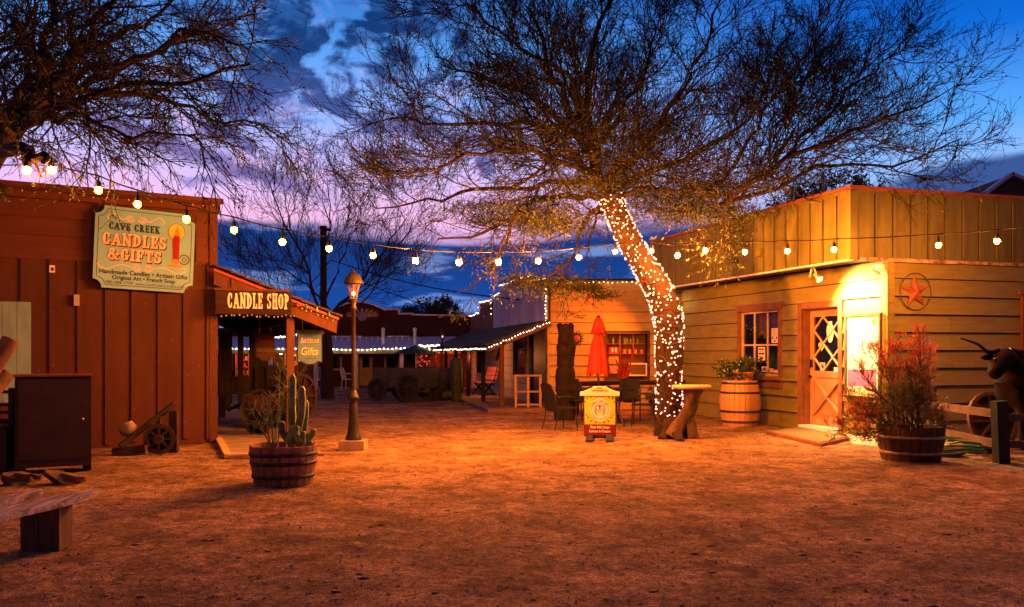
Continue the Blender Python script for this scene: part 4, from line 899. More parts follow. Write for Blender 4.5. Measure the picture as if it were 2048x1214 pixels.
# big shop sign
c4 = [(184, 413), (386, 432), (388, 579), (196, 577)]
yS = -.16
xa = (FL.on(188, 500, yS)[0]); xb = FL.on(388, 500, yS)[0]; za = FL.on(290, 578, yS)[1]; zb = FL.on(290, 422, yS)[1]
FL_t = FL.M @ Matrix.Translation(((xa+xb)/2, 0, (za+zb)/2)) @ Matrix.Rotation(R(2.2), 4, 'Y'); w_, h_ = (xb-xa)/2, (zb-za)/2+.02
BS = thing('shop_sign', 'large grey green candle shop sign with scrolls and a painted red candle', 'sign', T=FL_t @ Matrix.Translation((0, yS, 0)))
def notched(w_, h_, r, k=6):
    pts = []
    for sx_, sz_, st in ((1, 1, 270), (-1, 1, 0), (-1, -1, 90), (1, -1, 180)):
        a = [(sx_*w_+r*math.cos(R(st-90*i/k)), sz_*h_+r*math.sin(R(st-90*i/k))) for i in range(k+1)]
        pts += a
    return pts
mb = MB(FL_t); mb.prism(notched(w_, h_, .13), yS, yS+.04); mb.build('board', M('sign_sage', (.19, .46, .60), .10, 1.5, .30, .04, 6, spec=.5), BS)
def outline(mb, pts, w, y): ribbon(mb, pts+[pts[0], pts[1]], w, y)
mb = MB(FL_t); outline(mb, notched(w_-.05, h_-.05, .12), .009, yS-.002); mb.build('border_line', M('sign_black', (.02, .02, .022), .1), BS)
for s_ in (-1, 1):
    mb = MB(FL_t); mb.box(s_*w_*.6-.03, s_*w_*.6+.03, yS+.041, -.03, -h_*.5, h_*.5); mb.build('mount', m_blk, BS)
m_peach = M('sign_peach', (.85, .50, .34), .12, 4, .5, 0, c2=(.9, .68, .55)); m_navy = M('sign_navy', (.015, .035, .09), .1); m_maroon = M('sign_dark_maroon', (.10, .012, .012), .1); m_crm = M('sign_pale_line', (.78, .58, .42), .05)
U = lambda fx_, fz_: (-w_+2*w_*fx_, h_-2*h_*fz_)
mb = MB(FL_t); a = U(.135, .285); b_ = U(.64, .285); slab_text(mb, 'CAVE CREEK', a[0], b_[0], a[1], .092*2*h_, yS-.004, fat=.012); mb.build('lettering', m_navy, BS)
for txt, f0, f1, fb, hh in (('CANDLES', .075, .71, .472, .148*2*h_), ('&', .125, .245, .652, .140*2*h_), ('GIFTS', .255, .665, .652, .140*2*h_)):
    a = U(f0, fb); b_ = U(f1, fb)
    mb = MB(FL_t); slab_text(mb, txt, a[0], b_[0], a[1], hh, yS-.003, .014, -.016, .035); mb.build('letter_shadow', m_maroon, BS)
    mb = MB(FL_t); slab_text(mb, txt, a[0], b_[0], a[1], hh, yS-.008, fat=.014); mb.build('lettering', m_peach, BS)
mb = MB(FL_t); y_ = yS-.003
a = U(.5, .825); put_text(mb, 'Handmade Candles \u2022 Artisan Gifts', a[0], a[1], .092, y_, 2*w_*.88, .0022)
a = U(.5, .888); put_text(mb, 'Original Art \u2022 French Soap', a[0], a[1], .088, y_, 2*w_*.63, .0022); mb.build('lettering', m_navy, BS)
mb = MB(FL_t); a = U(.255, .945); put_text(mb, '480-488-7799', a[0], a[1], .070, y_, 2*w_*.27); mb.build('lettering', M('sign_charcoal', (.06, .06, .06), .1), BS); mb = MB(FL_t); a = U(.66, .945); put_text(mb, 'www.CaveCreekCandles.com', a[0], a[1], .066, y_, 2*w_*.49); mb.build('lettering', M('sign_charcoal', (.06, .06, .06), .1), BS)
mb = MB(FL_t)
def scroll(mb, fc, fz_, fw, hh, up):
    for s_ in (-1, 1):
        c0 = U(fc, fz_); sx_ = s_
        pts = []
        for i in range(26): an = R(60+i*26); r_ = .012+.045*(i/25)*hh; pts.append((c0[0]+sx_*(.09-math.cos(an)*r_*1.2), c0[1]+math.sin(an)*r_))
        ribbon(mb, pts, .010, y_-.0004)
        L_ = 2*w_*fw/2
        cur = spline([(c0[0]+sx_*.15, c0[1]-.0*up), (c0[0]+sx_*L_*.45, c0[1]-.03*up, ), (c0[0]+sx_*L_*.78, c0[1]+.07*up), (c0[0]+sx_*L_, c0[1]+.03*up), (c0[0]+sx_*L_*.93, c0[1]-.055*up)] if 0 else [Vector((c0[0]+sx_*.13, c0[1]+.01*up, 0)), Vector((c0[0]+sx_*L_*.5, c0[1]-.025*up, 0)), Vector((c0[0]+sx_*L_*.8, c0[1]+.055*up, 0)), Vector((c0[0]+sx_*L_, c0[1]+.0*up, 0)), Vector((c0[0]+sx_*L_*.95, c0[1]-.045*up, 0))], 6)
        ribbon(mb, [(p.x, p.y) for p in cur], .010, y_)
scroll(mb, .40, .13, .56, 1.0, 1); mb.build('scrollwork', m_crm, BS); mb = MB(FL_t); scroll(mb, .48, .725, .88, 1.1, -1); mb.build('scrollwork', m_crm, BS)
# painted candle
mb = MB(FL_t); c0 = U(.81, .24); disc(mb, c0[0], c0[1], .125, .135, yS-.003); mb.build('halo', M('sign_halo', (.75, .50, .08), .1), BS)
mb = MB(FL_t); ribbon(mb, [(c0[0]+.125*math.cos(R(a)), c0[1]+.135*math.sin(R(a))) for a in range(0, 361, 15)], .008, yS-.004)
cb_ = U(.90, .58); ribbon(mb, [(cb_[0]+.075*math.cos(R(a)), cb_[1]+.075*math.sin(R(a))) for a in range(-150, 181, 20)], .016, yS-.004); ribbon(mb, [(cb_[0]+.03*math.cos(R(a)), cb_[1]+.03*math.sin(R(a))) for a in range(0, 361, 30)], .010, yS-.004)
mb.build('candle_outline', M('sign_brown_line', (.10, .03, .01), .1), BS)
k0 = U(.80, .60); k1 = U(.80, .30)
mb = MB(FL_t); x = c0[0]; mb.add([(x-.04, yS-.005, k0[1]), (x+.05, yS-.005, k0[1]), (x+.055, yS-.005, k1[1]), (x+.03, yS-.005, k1[1]+.04), (x-.03, yS-.005, k1[1]+.03), (x-.06, yS-.005, k1[1]-.05)], [(0, 1, 2, 3, 4, 5)]); mb.build('painted_candle', M('candle_red', (.25, .01, .012), .15), BS)
mb = MB(FL_t); mb.add([(x-.025, yS-.0055, c0[1]-.06), (x+.045, yS-.0055, c0[1]-.06), (x+.04, yS-.0055, c0[1]), (x+.01, yS-.0055, c0[1]+.11), (x-.02, yS-.0055, c0[1]+.01)], [(0, 1, 2, 3, 4)]); mb.build('painted_flame', M('flame_paint', (.75, .22, .04), .1), BS)
mb = MB(FL_t); disc(mb, x, k0[1]-.02, .065, .045, yS-.0055); disc(mb, x, k0[1]-.09, .13, .022, yS-.0056); mb.build('painted_holder', M('holder_paint', (.5, .26, .08), .15), BS)
# CANDLE SHOP hanging board
ys_ = y0-.11
xa, za = FP.on(431, 630, ys_); xb, zb = FP.on(583, 583, ys_)
CS = thing('wooden_sign', 'dark log board sign lettered in white hanging under the porch gable', 'sign', T=FP.M @ Matrix.Translation(((xa+xb)/2, ys_, za)))
mb = MB(FP.M); xx = xa
for i in range(3):
    z_ = za+.03+i*(zb-za-.04)/3; mb.bar((xa, ys_+.03, z_+.055), (xb, ys_+.03, z_+.05), .045, (zb-za-.05)/3)
mb.build('board', M('charred_board', (.03, .013, .008), .4, 3, .8, .5, 30, (1, 4, 6), island=.4), CS)
mb = MB(FP.M); xq, zq = FP.on(455, 616, ys_); xw, zw = FP.on(578, 588, ys_); slab_text(mb, 'CANDLE SHOP', xq, xw, zq, zw-zq, ys_+.004, fat=.012); mb.build('lettering', m_white, CS)
mb = MB(FP.M)
for x in (xa+.25, xb-.1): mb.tube([(x, ys_+.03, zb-.03), (x, ys_+.06, zb+.25)], .008, 6)
mb.build('hanger', m_blk, CS)
mb = MB(FP.M); mb.box(xa-.02, xb-.03, ys_-.01, ys_+.05, zb-.012, zb+.03); mb.build('top_log', m_post, CS)
# ARTISAN GIFTS
ya = .35; xa, za = FP.on(596, 728, ya); xb, zb = FP.on(643, 668, ya)
AG = thing('hanging_sign', 'grey hanging sign with scalloped foot reading artisan gifts', 'sign', T=FP.M @ Matrix.Translation(((xa+xb)/2, ya, za)))
W_ = xb-xa
def sign_shape(xa, xb, za, zb, s_): w = xb-xa; return [(xa, zb), (xa, za+s_*.4), (xa+w*.16, za+s_*.55), (xa+w*.3, za+s_*.1), (xa+w*.5, za-.0), (xa+w*.7, za+s_*.1), (xa+w*.84, za+s_*.55), (xb, za+s_*.4), (xb, zb)]
mb = MB(FP.M); mb.prism(sign_shape(xa, xb, za, zb, .1), ya, ya+.03); mb.build('board', M('slate_sign', (.09, .21, .36), .08), AG)
mb = MB(FP.M); mb.prism(sign_shape(xa-.018, xb+.018, za-.02, zb+.01, .1), ya+.005, ya+.026); mb.build('edge', m_blk, AG)
mb = MB(FP.M); mb.box(xa-.04, xb+.04, ya-.02, ya+.05, zb, zb+.07); mb.build('top_rail', M('sign_green_rail', (.08, .08, .04), .2), AG)
xm = (xa+xb)/2; hh = zb-za
for dx_, yy, mt, bd in ((.006, ya-.002, m_maroon, .006), (0, ya-.005, m_peach, .002)):
    mb = MB(FP.M); slab_text(mb, 'A', xa+W_*.10+dx_, xa+W_*.25+dx_, za+hh*.70, hh*.17, yy, fat=.008); slab_text(mb, 'RTISAN', xa+W_*.27+dx_, xa+W_*.9+dx_, za+hh*.71, hh*.125, yy, fat=.008); mb.build('lettering', mt, AG); mb = MB(FP.M)
    put_text(mb, 'Gifts', xm+dx_, za+hh*.30-dx_, hh*.36, yy-.001, W_*.72, bd, .15); mb.build('lettering', mt, AG)
mb = MB(FP.M); ribbon(mb, [(xm-.08, za+hh*.17), (xm, za+hh*.2), (xm+.06, za+hh*.16), (xm+.1, za+hh*.2)], .008, ya-.003); mb.build('flourish', m_blk, AG)
mb = MB(FP.M)
for x in (xa+.08, xb-.1): mb.tube([(x, ya+.015, zb+.07), (x, ya+.015, zb+.42)], .006, 6)
mb.build('hanger', m_grey, AG)
# dim ornaments sign further in
yo = 2.6; xa, za = FP.on(511, 722, yo); xb, zb = FP.on(550, 672, yo)
OS = thing('hanging_sign', 'dim brown hanging sign deep in the porch shade with a red bow', 'sign', T=FP.M @ Matrix.Translation(((xa+xb)/2, yo, za)))
mb = MB(FP.M); mb.prism(sign_shape(xa, xb, za, zb, .14), yo, yo+.03); mb.build('board', M('brown_sign', (.11, .06, .022), .15), OS)
mb = MB(FP.M); mb.box(xa-.03, xb+.05, yo-.02, yo+.05, zb, zb+.05); mb.build('top_rail', M('rail_maroon', (.08, .02, .015), .1), OS)
mb = MB(FP.M); xm = (xa+xb)/2; W_ = xb-xa; put_text(mb, 'Christmas', xm, za+.33, .15, yo-.003, W_*.85, .001, .2); mb.build('lettering', M('sign_dull_red', (.3, .07, .03), .1), OS)
mb = MB(FP.M); put_text(mb, 'ORNAMENTS', xm, za+.18, .11, yo-.003, W_*.85, .002); mb.build('lettering', M('sign_dull_tan', (.32, .22, .09), .1), OS)
mb = MB(FP.M); disc(mb, xm-.05, zb-.11, .05, .03, yo-.003); disc(mb, xm+.05, zb-.11, .05, .03, yo-.0034); mb.build('bow', M('bow_red', (.5, .02, .01), .1), OS)
mb = MB(FP.M)
for x in (xa+.08, xb-.08): mb.tube([(x, yo+.015, zb+.05), (x, yo+.015, 2.35)], .006, 6)
mb.build('hanger', m_grey, OS)
# ================================================================== STREET FURNITURE
m_pole = M('lamp_pole_paint', (.022, .016, .006), .3, 5, .5, .2, 30); m_pbase = M('lamp_base_paint', (.02, .015, .01), .3, 5, .45, .2, 30)
m_lglass = GLASS('lantern_glass', (.25, .18, .1), .25, .35)
def lamp_post(loc, label, lit=3.0):
    L = thing('street_lamp', label, 'street lamp', loc, 0, 'lantern lamp posts along the street'); T = _root[L.name]
    mb = MB(T); mb.box(-.2, .2, -.2, .2, -.02, .155); mb.build('plinth', M('plinth_concrete', (.33, .24, .15), .2, 5, .9, .4), L)
    mb = MB(T); mb.lathe([(.125, .156), (.125, .19), (.10, .24), (.085, .34), (.078, .40), (.062, .75), (.06, .80), (.088, .82), (.088, .86), (.068, .885), (.06, .93), (.045, .96)], 16, rf=lambda j: 1+.05*(j % 2)); mb.build('base', m_pbase, L)
    mb = MB(T); mb.lathe([(.040, .95), (.037, 1.6), (.032, 2.26), (.052, 2.27), (.052, 2.31), (.036, 2.33), (.05, 2.40), (.062, 2.44)], 16); mb.build('pole', m_pole, L)
    mb = MB(T); mb.lathe([(.058, 2.44), (.066, 2.50), (.085, 2.60), (.118, 2.70)], 8, smooth=False); g = mb.build('lantern_glass', m_lglass, L)
    mb = MB(T)
    for j in range(8): a = 2*math.pi*j/8; mb.tube([(r*math.cos(a), r*math.sin(a), z) for r, z in ((.060, 2.44), (.068, 2.50), (.087, 2.60), (.120, 2.70))], .005, 5)
    mb.build('lantern_frame', m_pole, L)
    mb = MB(T); mb.lathe([(.150, 2.685), (.158, 2.70), (.148, 2.725), (.136, 2.76), (.115, 2.805), (.08, 2.845), (.04, 2.868), (.02, 2.875), (.02, 2.90), (0, 2.915)], 16, rf=lambda j: 1+.035*(j % 2)); mb.build('lantern_cap', M('lantern_cap_paint', (.022, .015, .007), .3, 5, .5, .1), L)
    mb = MB(T); mb.ball((0, 0, 2.53), .032, 10, (1, 1, 1.3)); mb.build('bulb', EM('lamp_bulb', (1, .62, .38), lit), L)
    return L
p = G(707, 899); LP1 = lamp_post(p, 'tall ochre lantern lamp post on a concrete plinth beside the yard')
LP1.scale = (.97, .97, .953)
for (px_, Yd, topy, lab) in ((885, 30.0, 655, 'dark lantern lamp post behind the parked wagons'), (653, 35.0, 680, 'small lantern lamp post beside a white chair on the far side')):
    c_ = copy_tree(LP1); x = (px_-CX)/F_PX*Yd; zt_ = EYE-(topy-HY)/F_PX*Yd; s_ = zt_/2.915; c_.location = (x, Yd, 0); c_.scale = (s_*.9, s_*.9, s_); c_['label'] = lab
# ------------------------------------------------------------------ half barrels
m_stave = M('barrel_stave', (.26, .13, .06), .35, 4, .75, .5, 30, (4, 4, .6), stain=((.05, .03, .02), 3, .55, .6))
m_hoop = M('barrel_hoop', (.05, .042, .032), .4, 8, .6, .3, 30, metal=.5); m_hoopl = M('barrel_hoop_light', (.30, .24, .12), .3, 8, .5, .2, metal=.3)
m_soil = M('potting_soil', (.04, .025, .015), .5, 12, .95, .8)
def half_barrel(c, r0, r1, h, label, hoops, hm):
    T0 = thing('half_barrel_planter', label, 'planter', c); T = _root[T0.name]; n_ = 22
    mb = MB(T)
    for j in range(n_):
        a0, a1 = 2*math.pi*j/n_+.012, 2*math.pi*(j+1)/n_-.012; hj = h-random.random()*.012; N = 3; vs = []
        for z, rr in ((0, r1), (h*.5, (r0+r1)/2+.012), (hj, r0)):
            for i in range(N+1):
                a = a0+(a1-a0)*i/N
                for q in (0, .028): vs.append(((rr-q)*math.cos(a), (rr-q)*math.sin(a), z))
        S_ = 2*(N+1); fs = []
        for l in range(2):
            for i in range(N):
                b0 = l*S_+2*i; fs += [(b0, b0+2, b0+2+S_, b0+S_), (b0+1, b0+1+S_, b0+3+S_, b0+3)]
            fs += [(l*S_, l*S_+S_, l*S_+S_+1, l*S_+1), (l*S_+2*N, l*S_+2*N+1, l*S_+S_+2*N+1, l*S_+S_+2*N)]
        for i in range(N): b0 = 2*S_+2*i; fs.append((b0, b0+2, b0+3, b0+1))
        mb.add(vs, fs)
    mb.build('staves', m_stave if hm is m_hoop else M('shaded_stave', (.07, .035, .018), .35, 4, .75, .5, 30, (4, 4, .6)), T0)  # right barrel: shaded copy of the staves, backlight shade put into the colour
    for z in hoops:
        f = z/h; rr = r1+(r0-r1)*f+.008+.010*math.sin(math.pi*f); mb = MB(T); mb.lathe([(rr-.012, z-.019), (rr, z-.02), (rr+.004, z+.02), (rr-.010, z+.021)], 40); mb.build('hoop', hm, T0)
    mb = MB(T); mb.lathe([(r1-.032, .01), (r0-.034, h-.10), (r0-.3, h-.05), (0, h-.045)], 22); mb.build('soil', m_soil, T0)
    return T0
c1 = P(567, 0, 10.06); c1.z = 0; HB1 = half_barrel(c1, .382, .325, .45, 'worn half barrel planter with dark hoops holding the cactus', (.35, .25, .10), m_hoop)
c2 = P(1821, 0, 12.3); c2.z = 0; HB2 = half_barrel(c2, .45, .385, .48, 'shade darkened half barrel planter with two pale hoops under the red tipped bush', (.33, .11), m_hoopl)
# cactus
CT = thing('column_cactus', 'green column cactus with several upright arms in the left half barrel', 'cactus', c1+Vector((0, 0, .4)))
m_cac = M('cactus_skin', (.20, .27, .07), .35, 5, .55, .3, 30, spec=.4)
def rib_tube(mb, pts, rad, n=20):
    pts = spline(pts, 5); K = len(pts); vs = []
    for i, p in enumerate(pts):
        t_ = (pts[min(i+1, K-1)]-pts[max(i-1, 0)]).normalized(); up = Vector((0, 1, 0)); sd = t_.cross(up).normalized(); up = sd.cross(t_)
        f = i/(K-1); q = rad*(1 if f < .88 else math.sqrt(max(0.02, 1-((f-.88)/.125)**2)))*(.8 if f < .06 else 1)*(1+.05*math.sin(i*2.1))
        for j in range(n): a = 2*math.pi*j/n; r_ = q*(1+(.16 if j % 4 == 0 else (-.13 if j % 4 == 2 else 0))); vs.append(p+sd*math.cos(a)*r_+up*math.sin(a)*r_)
    mb.add(vs, [(i*n+j, i*n+(j+1) % n, (i+1)*n+(j+1) % n, (i+1)*n+j) for i in range(K-1) for j in range(n)]+[tuple(range((K-1)*n, K*n))], True)
cz = .40
def cac(px_a, py_a, px_b, py_b, r, dy=0, bend=0, nm='arm'):
    a = P(px_a, py_a, 10.06+dy); b = P(px_b, py_b, 10.06+dy); a.z = max(a.z, cz-.05); m_ = (a+b)/2+Vector((bend, 0, 0)); mb = MB(); rib_tube(mb, [a, m_, b], r); mb.build(nm, m_cac, CT)
cac(586, 885, 585, 748, .043, 0, -.01, 'trunk'); cac(594, 870, 603, 772, .040, -.05, .03); cac(606, 880, 613, 800, .028, .04, .01); cac(580, 885, 562, 842, .040, -.05, -.03)
cac(598, 886, 592, 850, .046, -.14, -.03); cac(612, 884, 628, 858, .032, 0, .02); cac(606, 888, 606, 862, .028, -.12, 0); cac(620, 888, 617, 866, .03, .06, 0); cac(575, 888, 586, 852, .03, -.17, 0)
# tree-like growth helper --------------------------------------------------
def unit(v): return v/np.maximum(np.linalg.norm(v, axis=-1, keepdims=True), 1e-9)
def grow(par, prad, cnt, K, L0, L1, ang, t0=.2, t1=.98, wig=.25, trop=(0, 0, .1), rsc=.5, rmin=.002, r=None, taper=.25, endbias=1.0, droop=None):
    """children of parent paths; par (N,K,3)"""
    N, Kp, _ = par.shape; M_ = N*cnt; t_ = t0+(t1-t0)*r.random(M_)**endbias; idx = np.repeat(np.arange(N), cnt)
    f = t_*(Kp-1); i0 = np.clip(f.astype(int), 0, Kp-2); w = (f-i0)[:, None]
    p0 = par[idx, i0]*(1-w)+par[idx, i0+1]*w; tan = unit(par[idx, i0+1]-par[idx, i0]); r0 = prad[idx, i0]*(1-w[:, 0])+prad[idx, i0+1]*w[:, 0]
    rn = unit(r.normal(size=(M_, 3))); perp = unit(rn-tan*(rn*tan).sum(1, keepdims=True)); a = np.radians(ang[0]+(ang[1]-ang[0])*r.random(M_))[:, None]
    d = unit(tan*np.cos(a)+perp*np.sin(a)); L = (L0+(L1-L0)*r.random(M_))*(1.1-.5*t_); st = L/(K-1); P0 = [p0]; tr = np.array(trop)
    for k_ in range(K-1):
        d = unit(d+r.normal(size=(M_, 3))*wig*.5+tr); P0.append(P0[-1]+d*st[:, None])
    path = np.stack(P0, 1); rr = np.maximum(r0*rsc, rmin)[:, None]*np.linspace(1, taper, K)[None]; rr = np.maximum(rr, rmin*.6)
    return path, rr
def tubes(path, rad, S_):
    N, K, _ = path.shape; tan = np.empty_like(path); tan[:, 1:-1] = path[:, 2:]-path[:, :-2]; tan[:, 0] = path[:, 1]-path[:, 0]; tan[:, -1] = path[:, -1]-path[:, -2]; tan = unit(tan)
    ref = np.where(np.abs(tan[..., 2:3]) > .9, np.array([1., 0, 0]), np.array([0., 0, 1.])); u = unit(np.cross(tan, ref)); v = np.cross(u, tan)
    a = 2*np.pi*np.arange(S_)/S_; ring = path[:, :, None]+rad[:, :, None, None]*(u[:, :, None]*np.cos(a)[None, None, :, None]+v[:, :, None]*np.sin(a)[None, None, :, None])
    V = ring.reshape(-1, 3); i = np.arange(K-1)[:, None]; j = np.arange(S_)[None]; q = np.stack([i*S_+j, i*S_+(j+1) % S_, (i+1)*S_+(j+1) % S_, (i+1)*S_+j], -1).reshape(-1, 4)
    Q = (q[None]+(np.arange(N)*K*S_)[:, None, None]).reshape(-1, 4); return V, Q
def cat(parts):
    V = []; Q = []; k_ = 0
    for v, q in parts: V.append(v); Q.append(q+k_); k_ += len(v)
    return np.concatenate(V), np.concatenate(Q)
def paths(lst, K):
    out = []
    for pts in lst:
        s_ = np.array([tuple(q) for q in spline(pts, 6)]); dd = np.r_[0, np.cumsum(np.linalg.norm(np.diff(s_, axis=0), axis=1))]; tt = np.linspace(0, dd[-1], K)
        out.append(np.stack([np.interp(tt, dd, s_[:, c_]) for c_ in range(3)], 1))
    return np.array(out)
# pencil shrub in the left barrel
rg = np.random.default_rng(5)
PB_ = thing('pencil_shrub', 'sparse wiry grey green pencil shrub beside the cactus in the left barrel', 'shrub', c1+Vector((-.12, 0, .4)))
base = [[P(545, 885, 10.0), P(543, 830, 10.0), P(538, 790, 9.95)], [P(548, 885, 10.0), P(560, 820, 10.1), P(575, 740, 10.1)], [P(538, 885, 9.95), P(520, 850, 9.9), P(506, 828, 9.85)], [P(552, 885, 10.05), P(558, 800, 10.2), P(560, 735, 10.2)], [P(540, 886, 9.9), P(533, 840, 9.8), P(540, 800, 9.8)], [P(556, 885, 10.), P(566, 800, 10.), P(600, 745, 10.)]]
a0 = paths(base, 8); r0_ = np.full((6, 8), .009)*np.linspace(1, .5, 8)
a1, r1_ = grow(a0, r0_, 9, 6, .16, .36, (35, 75), .35, 1, .35, (0, 0, .12), .7, .005, rg); a2, r2_ = grow(a1, r1_, 3, 5, .06, .16, (30, 70), .3, 1, .4, (0, 0, .1), .8, .003, rg)
V, Q = cat([tubes(a0, r0_, 6), tubes(a1, r1_, 5), tubes(a2, r2_, 4)]); np_obj('stems', V, Q, M('pencil_stem', (.19, .25, .08), .3, 8, .6, 0), PB_)
# firestick bush in the right barrel
rg = np.random.default_rng(21)
FB_ = thing('firestick_bush', 'wide bushy firestick shrub with glowing red tips in the right half barrel', 'shrub', c2+Vector((0, 0, .42)))
ends = []
for (ex, ey, dy) in ((1700, 840, .1), (1665, 862, -.15), (1690, 790, -.1), (1720, 740, .1), (1735, 700, -.05), (1760, 690, .15), (1775, 740, -.2), (1790, 690, .1), (1812, 720, -.2), (1835, 690, 0), (1840, 668, 0), (1862, 705, .1), (1850, 760, -.15), (1865, 800, .1), (1880, 848, -.05), (1745, 780, -.3), (1800, 780, -.35), (1830, 820, -.35), (1760, 840, -.35), (1715, 870, -.25), (1700, 815, .2), (1770, 820, .3), (1845, 730, .3), (1820, 760, .0), (1735, 830, .1)):
    a = c2+Vector((random.uniform(-.2, .2), random.uniform(-.15, .15), .40)); e = P(ex, ey, 12.3+dy); m_ = (a*.5+e*.5)+Vector((random.uniform(-.05, .05), 0, .03)); ends.append([a, m_, e])
a0 = paths(ends, 9); r0_ = np.full((len(ends), 9), .014)*np.linspace(1, .4, 9)
a1, r1_ = grow(a0, r0_, 13, 6, .16, .34, (25, 65), .3, 1, .3, (0, -.0, .16), .55, .0045, rg); a2, r2_ = grow(a1, r1_, 6, 5, .09, .2, (20, 55), .25, 1, .35, (0, 0, .12), .7, .0036, rg); a3, r3_ = grow(a2, r2_, 4, 4, .05, .12, (20, 50), .3, 1, .3, (0, 0, .12), .8, .0034, rg)
V, Q = cat([tubes(a0, r0_, 6), tubes(a1, r1_, 5), tubes(a2, r2_, 4)]); np_obj('stems', V, Q, M('firestick_stem', (.12, .085, .03), .4, 5, .6, 0), FB_)
sc_ = a3[:, -1, 2]; xx_ = a3[:, -1, 0]; red = (rg.random(len(a3)) < np.clip((sc_-1.05)/.5, .08, 1)*1.0) | ((xx_ < 5.0) & (rg.random(len(a3)) < .45)) | ((xx_ > 5.85) & (rg.random(len(a3)) < .3))
for nm, sel, mt in (('red_tips', red, M('firestick_red', (.75, .05, .04), .35, 7, .5, 0, c2=(.85, .16, .06))), ('green_tips', ~red, M('firestick_green', (.17, .19, .05), .4, 7, .6, 0))):
    V, Q = tubes(a3[sel], r3_[sel]*1.15, 4); np_obj(nm, V, Q, mt, FB_)
# ------------------------------------------------------------------ full barrel with flowers
cb = P(1480, 0, 18.05); cb.z = 0
WB = thing('wooden_barrel', 'upright oak barrel with dark hoops standing by the shop window', 'barrel', cb); T = _root[WB.name]; H = .93
mb = MB(T); n_ = 24; prof = [(.345, 0), (.375, .12), (.405, .30), (.415, .47), (.405, .64), (.375, .82), (.345, H)]
for j in range(n_):
    a0_, a1_ = 2*math.pi*j/n_+.01, 2*math.pi*(j+1)/n_-.01; vs = []
    for rr_, z in prof:
        for q in range(4): a = a0_+(a1_-a0_)*q/3; vs.append((rr_*math.cos(a), rr_*math.sin(a), z))
        for q in (3, 0): a = a0_+(a1_-a0_)*q/3; vs.append(((rr_-.025)*math.cos(a), (rr_-.025)*math.sin(a), z))
    mb.add(vs, [(l*6+i, l*6+(i+1) % 6, (l+1)*6+(i+1) % 6, (l+1)*6+i) for l in range(6) for i in range(6)]+[tuple(range(36, 42))])
mb.build('staves', M('oak_stave', (.42, .23, .10), .25, 3, .6, .4, 30, (4, 4, .5), island=.6, stain=((.12, .06, .03), 3, .62, .5)), WB)
for z in (.09, .30, .68, .87):
    rr_ = np.interp(z, [q[1] for q in prof], [q[0] for q in prof])+.004; mb = MB(T); mb.lathe([(rr_-.01, z-.023), (rr_+.003, z-.022), (rr_+.003, z+.022), (rr_-.01, z+.023)], 36); mb.build('hoop', m_hoop, WB)
mb = MB(T); mb.lathe([(.33, H-.03), (0, H-.028)], 24); mb.build('head', m_stave, WB)
FLW = thing('potted_flowers', 'bushy dark leaved plant with tiny pale flowers in a pot on the barrel', 'potted plant', cb+Vector((0, 0, H-.02))); T = _root[FLW.name]
for dx_ in (-.12, .14):
    mb = MB(T @ Matrix.Translation((dx_, -.03, 0))); mb.lathe([(.09, 0), (.13, .15), (.145, .155), (.145, .19), (.12, .19)], 14); mb.build('pot', M('terracotta', (.42, .13, .06), .2), FLW)
rg = np.random.default_rng(8)
ends = [[Vector((random.uniform(-.15, .15), random.uniform(-.1, .1), .16)), Vector((x*.6, y*.6, z*.8+.1)), Vector((x, y, z))] for x, y, z in [(random.uniform(-.5, .52), random.uniform(-.3, .3), random.uniform(.08, .42)) for _ in range(34)]]
a0 = paths(ends, 6)+np.array(cb+Vector((0, 0, H-.02))); r0_ = np.full((34, 6), .005); a1, r1_ = grow(a0, r0_, 8, 4, .05, .14, (30, 80), .2, 1, .4, (0, 0, 0), .6, .002, rg)
V, Q = cat([tubes(a0, r0_, 4), tubes(a1, r1_, 3)]); np_obj('stems', V, Q, M('dark_stem', (.05, .06, .02), .3, 5, .7, 0), FLW)
def leaves(pts, dirs, L, Wd, r, cup=.0):
    N = len(pts); d = unit(dirs+r.normal(size=(N, 3))*.45); s_ = unit(np.cross(d, unit(r.normal(size=(N, 3))))); nrm = np.cross(d, s_); Ls = (L*(.6+.8*r.random(N)))[:, None]; Ws = Wd*(Ls/L)
    V = np.stack([pts, pts+d*Ls*.45+s_*Ws*.5+nrm*cup*Ls, pts+d*Ls, pts+d*Ls*.45-s_*Ws*.5+nrm*cup*Ls], 1).reshape(-1, 3); Q = np.arange(4*N).reshape(N, 4); return V, Q
pp = a1.reshape(-1, 3); dd_ = np.repeat(unit(a1[:, -1]-a1[:, 0]), 4, axis=0); V, Q = leaves(np.concatenate([pp]*2), np.concatenate([dd_]*2), .07, .035, rg, .1); np_obj('leaves', V, Q, M('dark_leaf', (.05, .09, .025), .5, 6, .5, 0, island=.6), FLW, False)
sel = a1[rg.random(len(a1)) < .42][:, -1]; V, Q = leaves(np.repeat(sel, 3, axis=0), rg.normal(size=(len(sel)*3, 3)), .03, .028, rg, .1); np_obj('flowers', V, Q, M('pale_flower', (.75, .66, .6), .1, 6, .6, 0), FLW, False)
